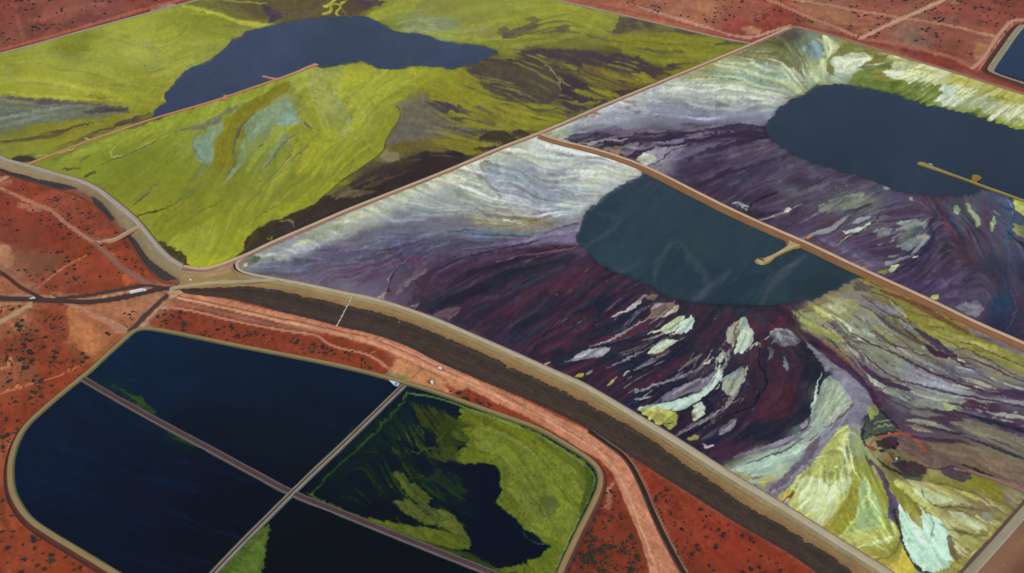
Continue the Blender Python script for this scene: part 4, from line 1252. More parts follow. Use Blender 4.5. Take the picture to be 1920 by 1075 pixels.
p c8d8a8 .85 6 2 .3 | 1490,915 1510,888 1530,895 1560,905 1590,890 1595,905 1580,925 1550,945 1540,965 1510,960 1500,930
p 9aa44c .8 6 2 .4 | 1536,870 1545,845 1562,820 1575,822 1570,850 1580,875 1572,895 1555,895 1545,890
p 7c9050 .8 5 1 .3 | 1552,882 1560,878 1566,886 1562,896 1554,896
s c4d49c .8 1 6 2 3 1 .3 | 1590,800 1580,830 1586,860 1596,890 1580,920
s c4d49c .6 1 4 1 3 1 .3 | 1545,880 1560,868 1575,880 1580,900
p c0b048 .9 4 1 .2 | 1425,905 1445,890 1446,900 1432,914
p bfae38 .9 5 1 .2 | 1458,930 1480,915 1485,925 1475,940 1465,945
s 6c4038 .9 2 4 3 1.5 1 .2 | 1464,944 1474,938 1482,930 1486,922
s 6c4038 .8 2 3 2 1.5 1 .2 | 1478,934 1486,926 1490,920
s 5c3a38 .7 2 5 2 2 1 .3 | 1410,900 1418,896 1428,892
s 5c4450 .8 2 6 3 2 1 .3 | 1412,906 1420,918 1440,930
p c6b45c .7 6 2 .3 | 1475,950 1490,940 1510,965 1530,980 1510,985
p 8e8c20 .9 5 1 .2 | 1600,900 1612,905 1610,950 1600,975 1580,1000 1560,1010 1540,990 1565,965 1590,930
p 8f9a24 .7 6 1 .2 | 1590,890 1620,870 1640,905 1625,900 1610,905
p 8fae78 .85 6 1 .3 | 1612,905 1620,895 1640,920 1655,960 1650,985 1620,1000 1600,1000 1605,970 1612,940
s b8cc74 .8 1 4 2 2 1 .2 | 1610,880 1622,895 1632,912 1626,930 1616,950
s b8cc74 .7 1 5 1 2 1 .3 | 1616,950 1628,955 1640,940
s b4c868 .7 1 4 1 2 1 .3 | 1575,1010 1600,980 1612,960
p 9a9826 .85 5 1 .2 | 1640,900 1655,910 1664,930 1660,960 1655,970 1655,940 1645,915
p b0b860 .85 6 2 .4 | 1580,1010 1620,1000 1660,980 1682,985 1684,1000 1660,1020 1620,1020 1590,1022
s c4dc94 .9 2 7 2 3 1 .3 | 1620,1024 1650,1016 1680,1002
s b4c478 .8 2 6 2 3 1 .3 | 1575,1005 1600,1000 1650,985
p b89c38 .85 6 2 .4 | 1555,1000 1575,1010 1595,1025 1620,1040 1650,1045 1620,1050 1590,1035 1560,1015
s 6c6420 .8 2 7 3 3 1 .2 | 1640,1050 1665,1048 1680,1030 1690,1012 1690,990
p 8e8a2c .7 5 1 .2 | 1655,1050 1680,1035 1690,1020 1688,1045 1670,1062 1650,1060
p c6b438 .97 2 1 .05 | 1690,1030 1696,1018 1700,1040 1712,1055 1714,1070 1700,1082 1680,1082 1675,1070 1684,1052
p a8a048 .8 3 1 .2 | 1684,1075 1672,1080 1690,1100 1700,1085
# dark braided stream
s 4c3c58 .95 3 9 6 1.5 1 .1 | 1622,850 1630,865 1650,885 1660,900 1664,920 1672,940 1670,960
p 55466a .95 2 1 .1 | 1666,920 1680,930 1686,950 1684,965 1690,985 1680,980 1664,970 1664,945
s 291f38 .95 3 5 7 1 1 .05 | 1676,955 1684,985 1690,1005 1698,1030 1706,1045 1720,1065 1745,1078
s 5c7c80 .8 1 2 1 1 1 .1 | 1700,1030 1706,1042
s 7c9c90 .8 2 4 2 1 1 .1 | 1716,1066 1722,1078
s 343020 .6 1 2 1 1 1 .1 | 1686,948 1684,985
# mint bowl
p b5dfc6 .98 2 1 .05 | 1686,945 1694,955 1704,965 1712,975 1726,968 1728,955 1722,950 1720,945 1726,950 1736,962 1748,968 1764,974 1772,990 1778,1000 1776,1020 1780,1038 1788,1055 1775,1065 1750,1074 1732,1072 1710,1050 1700,1030 1692,1005 1688,975
p b8c080 .5 12 2 .4 | 1700,900 1800,930 1880,985 1800,1000 1740,960
p 8a8834 .9 4 1 .2 | 1695,930 1715,940 1722,958 1728,972 1734,985 1730,995 1720,985 1705,970 1692,955
s 9cc0b0 .7 1 6 2 3 1 .3 | 1740,975 1750,995 1744,1010
s 8fae98 .8 1 4 2 3 1 .3 | 1752,988 1748,1005 1746,1015
s cc9a50 .4 1 3 1 2 1 .3 | 1712,930 1740,950 1756,970
p b8bc68 .9 4 2 .2 | 1676,895 1700,905 1730,925 1760,955 1760,970 1745,962 1720,940 1700,925 1680,910
p c0d2a0 .97 2 1 .1 | 1706,905 1725,915 1745,925 1770,932 1790,938 1770,945 1750,945 1730,940 1716,925
s b0a468 .8 2 6 2 2 2 .2 | 1690,893 1720,905 1760,912 1790,925
s 544238 .9 1 2 1 1 1 .1 | 1724,918 1740,940 1760,952 1780,948 1810,952 1850,960
p 74623c .75 6 2 .4 | 1760,950 1800,945 1850,958 1880,972 1870,978 1820,965 1790,962
p b8c49a .95 2 1 .1 | 1772,955 1790,960 1805,962 1820,975 1840,985 1842,994 1820,990 1796,975
p 8f907c .85 4 1 .2 | 1842,960 1862,962 1870,972 1856,978 1840,970
s b4a860 .7 2 6 2 3 2 .3 | 1760,910 1800,918 1860,950
p 88841a .85 6 1 .2 | 1826,895 1850,895 1870,915 1880,935 1870,950 1850,935 1835,915
p 84802a .7 6 2 .3 | 1700,880 1740,890 1820,905 1830,925 1780,915 1720,900
p 746c38 .85 6 2 .4 | 1780,985 1790,990 1830,1000 1860,995 1840,1010 1800,1005
p a8a860 .6 6 2 .3 | 1795,1010 1830,1000 1850,1005 1840,1020 1800,1035
p 645038 .85 3 1 .2 | 1776,1005 1784,1005 1792,1020 1792,1040 1800,1060 1790,1050 1780,1035
p 8c8830 .8 6 2 .3 | 1770,1062 1800,1050 1820,1045 1815,1075 1780,1090 1750,1085
s 5c4c2c .7 1 4 1 2 1 .2 | 1760,985 1800,1000 1850,1005
s c4c49c .6 1 3 1 2 1 .2 | 1815,1045 1835,1030
p 7c6c5c .7 4 2 .3 | 1870,925 1905,925 1920,935 1900,950 1880,940
# brown mound head and apron
p 6a5650 .97 4 1 .15 | 1690,812 1720,815 1740,835 1760,850 1800,845 1850,850 1920,870 2100,920 2100,980 1920,925 1880,900 1830,890 1790,888 1750,878 1720,860 1690,850 1660,835 1655,820
p 7c6c54 .8 8 2 .3 | 1730,825 1800,828 1860,845 1920,870 2100,930 2100,960 1920,905 1850,880 1800,865 1760,850
p 5c4038 .35 8 2 .3 | 1622,825 1650,806 1700,806 1740,830 1750,870 1730,895 1690,900 1650,870 1630,850
p 3a2a34 .98 3 1 .1 | 1642,828 1655,820 1680,820 1686,830 1680,842 1655,842 1645,838
s a0482a .95 2 5 4 1.5 1 .2 | 1640,843 1630,838 1634,828 1650,818 1672,813 1688,810 1712,818 1724,832 1732,846
s 8a3a20 .9 3 6 4 2 1 .2 | 1622,836 1636,840 1644,845
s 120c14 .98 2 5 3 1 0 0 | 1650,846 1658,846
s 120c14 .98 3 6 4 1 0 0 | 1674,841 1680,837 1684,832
s b06030 .8 1 3 2 1 1 .2 | 1660,852 1670,855 1668,860 1662,858
s 5c7c90 .95 2 5 3 1 0 .1 | 1676,864 1682,861
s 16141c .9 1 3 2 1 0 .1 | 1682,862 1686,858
p 3c2a38 .97 3 1 .1 | 1672,868 1690,862 1720,868 1738,875 1735,888 1720,894 1700,892 1685,882
p 2c3844 .85 4 1 .2 | 1680,885 1700,888 1730,892 1725,902 1700,900
s 222434 .9 2 5 3 1 1 .1 | 1645,862 1665,876 1690,890
p 4a3a48 .97 3 1 .1 | 1760,880 1780,872 1800,878 1820,888 1820,898 1805,906 1785,898 1770,892
s 221420 .95 2 4 3 1 1 .1 | 1800,870 1830,880 1860,893
s 8c6c5c .9 3 5 6 1.5 1 .1 | 1790,880 1830,885 1860,897 1890,908 1925,922
s 4a3036 .8 2 3 2 1 1 .2 | 1715,868 1760,882 1780,876
p 3f4a40 .95 4 1 .25 | 1620,790 1635,775 1650,770 1665,780 1680,795 1682,805 1670,812 1645,815 1625,825 1616,825
p 8c9850 .9 4 1 .2 | 1628,762 1640,757 1650,768 1645,778 1632,790 1628,775
s a4a47c .6 1 2 1 1 1 .3 | 1640,794 1658,790 1672,786
s a4a47c .5 1 2 1 1 1 .3 | 1638,804 1656,800 1678,796
s 222834 .9 3 6 2 1.5 1 .1 | 1620,795 1617,815 1622,835
s 1c1c28 .85 2 4 2 1.5 1 .1 | 1630,816 1650,813 1682,809
s 2a2038 .9 3 5 3 1.5 1 .1 | 1638,752 1656,775 1672,790 1684,802
# upper right fan: olive strip under the wall
p 8a8834 .95 4 1 .2 | 1625,545 1650,548 1690,565 1730,575 1780,595 1820,615 1880,645 1920,668 2100,750 2100,790 1920,700 1870,680 1820,660 1760,640 1730,618 1700,590 1670,562
s 6a4030 .9 4 11 7 3 1 .2 | 1650,545 1700,562 1750,588 1810,622
s 8a4a28 .6 2 5 2 3 1 .3 | 1780,600 1800,612 1830,622
p 8a7a88 .9 3 1 .1 | 1800,605 1830,612 1880,638 1920,660 1920,668 1870,648 1830,630
s 4c2c2c .85 2 3 2 1 1 .1 | 1780,596 1830,612 1880,640 1925,662
s 4a3034 .9 1.5 2 1.5 1 1 .1 | 1632,547 1664,556 1686,578 1700,595 1708,605
s 603c38 .8 1 2 1 1 1 .2 | 1720,588 1740,594 1770,602
s 603c38 .7 1 2 1 1 1 .2 | 1740,612 1770,616
s 9c9a60 .7 2 8 2 4 2 .3 | 1750,618 1800,632 1870,662
# pale fan base patches
p 8c9060 .85 5 2 .3 | 1494,600 1505,592 1530,580 1550,568 1572,560 1600,560 1620,580 1600,600 1560,600 1520,620 1500,612
p b8b870 .8 4 2 .4 | 1524,582 1540,572 1550,590 1580,600 1565,602 1540,592
p a0a44c .85 4 2 .3 | 1500,600 1530,610 1560,620 1580,635 1590,645 1570,640 1530,625 1510,615
p b4b88c .7 4 2 .4 | 1550,578 1570,570 1590,580 1588,592 1570,586
s b8c8b0 .8 1 6 2 3 2 .3 | 1575,598 1600,620 1620,640
p 9aa894 .9 3 1 .2 | 1612,613 1624,618 1645,632 1640,635 1622,627
s 684c54 .8 1 5 1 2 2 .3 | 1500,622 1530,640 1560,660 1590,668
p 42264a .0 3 1 .2 | 0,0 1,1 2,0
p 402440 .95 4 1 .15 | 1495,615 1520,628 1545,645 1580,675 1610,700 1640,735 1655,765 1640,758 1620,728 1590,700 1560,678 1530,650 1505,632
s 7c4c30 .9 2 4 2 2 1 .2 | 1540,636 1570,664 1600,686 1625,705
s b08c64 .8 1 3 1 1.5 1 .2 | 1568,652 1580,658 1592,668
s 8c849c .6 2 8 3 4 2 .3 | 1600,560 1640,570 1660,588
p 8480a0 .0 3 1 .2 | 0,0 1,1 2,0
s 8080a0 .9 3 9 4 3 1 .3 | 1640,566 1660,578 1680,588
s a0a49c .8 2 7 3 3 1 .3 | 1664,560 1684,580 1700,595
s 4c3850 .9 2 4 3 2 1 .2 | 1618,555 1640,572 1664,588 1690,602 1715,618 1740,632 1765,645
s 8490a0 .8 2 8 3 3 1 .3 | 1688,603 1705,614 1720,625
s 33283c .95 1 2.5 1 1 1 .1 | 1690,614 1712,628 1725,640
s 4a3850 .95 4 12 6 2 1 .1 | 1715,618 1745,635 1775,660 1790,668
p 42223a .98 2 1 .05 | 1732,645 1745,648 1760,658 1780,668 1776,674 1755,670 1742,662
s c0ccb0 .9 2 4 2 1 0 .1 | 1728,650 1733,654
s a8b094 .9 1 3 1 1 1 .1 | 1710,654 1720,658 1728,661
s c0ccb0 .9 2 4 2 1 0 .1 | 1795,672 1802,676 1808,680
s 3c2446 .9 2 4 1 1.5 1 .1 | 1795,680 1808,686 1820,692
s 404a68 .8 2 8 2 3 1 .2 | 1820,690 1840,702 1860,712
p 8c9098 .9 4 1 .1 | 1680,672 1700,680 1730,700 1770,716 1810,732 1850,745 1920,752 2100,770 2100,790 1920,762 1860,756 1800,746 1750,736 1710,725 1690,712 1680,695
p 8c947c .7 6 2 .3 | 1640,640 1680,660 1700,680 1680,690 1640,665 1610,645
s 452c40 .95 2 4 5 1.5 1 .1 | 1600,625 1640,650 1680,662 1710,682 1750,700 1790,716 1830,730 1880,742
p 40284a .9 4 1 .1 | 1870,735 1900,730 1930,735 2100,760 2100,775 1930,750 1890,745
s 452c40 .9 1 2 1 1 1 .1 | 1650,640 1690,650 1720,662 1740,668
s 452c40 .9 1 2.5 1 1 1 .1 | 1780,668 1820,672 1860,688 1890,705 1925,720
s 452c40 .8 1 2 1 1 1 .1 | 1760,632 1810,655 1850,672 1890,698 1925,712
s 452c40 .8 1 2 1 1 1 .1 | 1800,640 1850,656 1900,680 1925,688
s 5c3c48 .8 1 2 1 1 1 .1 | 1820,705 1860,722 1890,735
s 452c40 .95 2 3 4 1.5 1 .1 | 1620,665 1650,690 1680,712 1720,722 1760,732 1820,745 1860,752 1925,764
p 432b46 .95 4 1 .15 | 1600,668 1640,700 1680,718 1720,730 1700,735 1660,722 1640,715 1620,695
p 8490a0 .0 3 1 .2 | 0,0 1,1 2,0
p aab8a0 .97 2 1 .1 | 1624,700 1640,712 1660,724 1655,728 1640,722 1628,712
p 7f8880 .95 3 1 .15 | 1655,725 1685,728 1692,738 1680,745 1664,740
p 858c84 .95 3 1 .15 | 1700,724 1730,732 1770,740 1812,750 1806,756 1770,750 1740,744 1715,738
p 7f887c .95 3 1 .15 | 1698,752 1720,748 1760,752 1800,762 1810,770 1780,770 1740,765 1710,762
p a4aa70 .95 3 1 .15 | 1768,756 1790,760 1794,770 1776,770
p 7c7c78 .9 3 1 .15 | 1704,768 1740,770 1760,778 1730,782 1708,776
p 6c5f78 .9 3 1 .2 | 1800,766 1830,770 1850,782 1820,780 1800,772
s 8c8478 .8 1 2 1 1 1 .1 | 1825,750 1850,758
p 888c7c .95 3 1 .15 | 1692,788 1720,785 1750,790 1780,805 1800,815 1770,806 1740,798
p 847c68 .95 3 1 .2 | 1695,796 1715,796 1740,806 1752,812 1720,808
p 7c7664 .95 4 2 .2 | 1780,790 1820,788 1870,805 1920,820 2100,860 2100,900 1920,842 1870,825 1830,815
s 20283c .95 2 8 6 2 1 .1 | 1790,770 1830,782 1870,795 1925,812
s 2c2840 .9 2 6 4 2 1 .1 | 1740,800 1790,812 1840,830 1900,852 1925,862
s 4c2440 .9 3 8 3 3 1 .2 | 1810,748 1830,760 1850,775
p 3f2a46 .9 4 1 .2 | 1700,815 1740,820 1790,822 1830,838 1800,832 1750,830 1715,822
s 707c94 .7 2 5 2 2 1 .2 | 1800,815 1830,822 1850,830
# rims by the pond
s 8c8230 .9 3 6 2 2 1 .2 | 1490,590 1530,572 1570,552 1600,535
p 5a4a50 .9 4 1 .2 | 1600,530 1622,525 1640,540 1625,548 1600,545
p 8e8426 .95 2 1 .1 | 1610,518 1625,522 1648,535 1640,538 1620,530
s 5a3a1c .9 1 3 1 1 1 .1 | 1630,528 1655,540
s 6c3c40 .5 1 4 1 2 1 .2 | 1480,575 1490,585 1500,600
# corner at the west tip
p 6c6a5c .8 4 1 .2 | 452,495 456,482 475,478 490,480 485,490 470,500 460,505
p b4a88c .97 2 0 .1 | 456,496 460,491 464,494 463,500 457,499
p 2f6c34 .95 2 1 .2 | 470,486 476,480 484,482 482,490 476,493
s 6c3c3c .6 2 5 3 2 1 .3 | 456,506 520,528 600,545 700,570
# red brown fringe under the wall
s 7c5c4c .5 3 5 4 3 0 .2 | 470,478 560,440 640,404 700,378 800,330 900,284 1000,254
s 12141f .9 1.2 2 1.2 1 0 .1 | 1422,640 1424,662 1420,680 1430,694 1440,712 1436,726 1420,745 1414,760 1398,768 1372,776 1340,790
s 1a1828 .8 1 1.6 1 1 0 .1 | 1414,760 1420,742 1426,726
s 161a2a .8 1 1.6 1 1 0 .1 | 1000,652 1022,628 1040,604 1070,588 1100,580
s a8a0a4 .7 1 3 1 1.5 1 .4 | 1356,660 1340,684 1350,700
s 9aa0a0 .7 1 4 1 1.5 1 .5 | 1436,636 1450,622 1466,616 1480,622 1496,636
s 8a8c94 .6 1 3 1 1.5 1 .5 | 1446,646 1456,634 1474,630 1488,642
s 7c6c78 .6 1 4 1 2 1 .5 | 1290,745 1320,728 1344,706
s c0ccc0 .8 1 3 1 1.5 1 .3 | 1540,700 1530,730 1528,760 1520,780
s 8c8494 .8 1 4 1 1.5 1 .3 | 1415,846 1450,834 1480,826 1500,812
s 241e34 .8 1 3 1 1 1 .2 | 1400,870 1440,856 1480,842 1505,822
s 8a4c34 .6 1 2 1 1.5 1 .2 | 1575,770 1588,762 1598,756
s d8e4c0 .7 1 4 1 2 1 .3 | 1500,900 1520,890 1540,905 1560,925 1550,945
s 6c7c3c .6 1 3 1 1.5 1 .3 | 1540,860 1548,880 1544,900 1556,910 1568,900 1572,884 1562,872
s d0dc90 .7 1 3 1 1.5 1 .3 | 1592,800 1586,826 1596,850 1600,880 1612,900
s d0dc90 .6 1 3 1 1.5 1 .3 | 1622,896 1634,914 1628,932 1640,950 1652,966
s 8a7c1c .7 2 8 2 3 1 .3 | 1596,910 1592,940 1570,975 1550,1000
s e0e8cc .7 1 5 1 2 1 .3 | 1700,960 1712,985 1730,1010 1750,1030
s 6c6c30 .6 1 3 1 1.5 1 .3 | 1744,968 1752,985 1746,1004
s d4d8a8 .7 1 4 1 1.5 1 .3 | 1716,908 1740,920 1766,930 1786,938
s 4c4030 .7 1 2 1 1 1 .3 | 1740,900 1780,912 1830,925 1870,940
s 4c4030 .6 1 2 1 1 1 .3 | 1780,950 1820,966 1860,990
"""

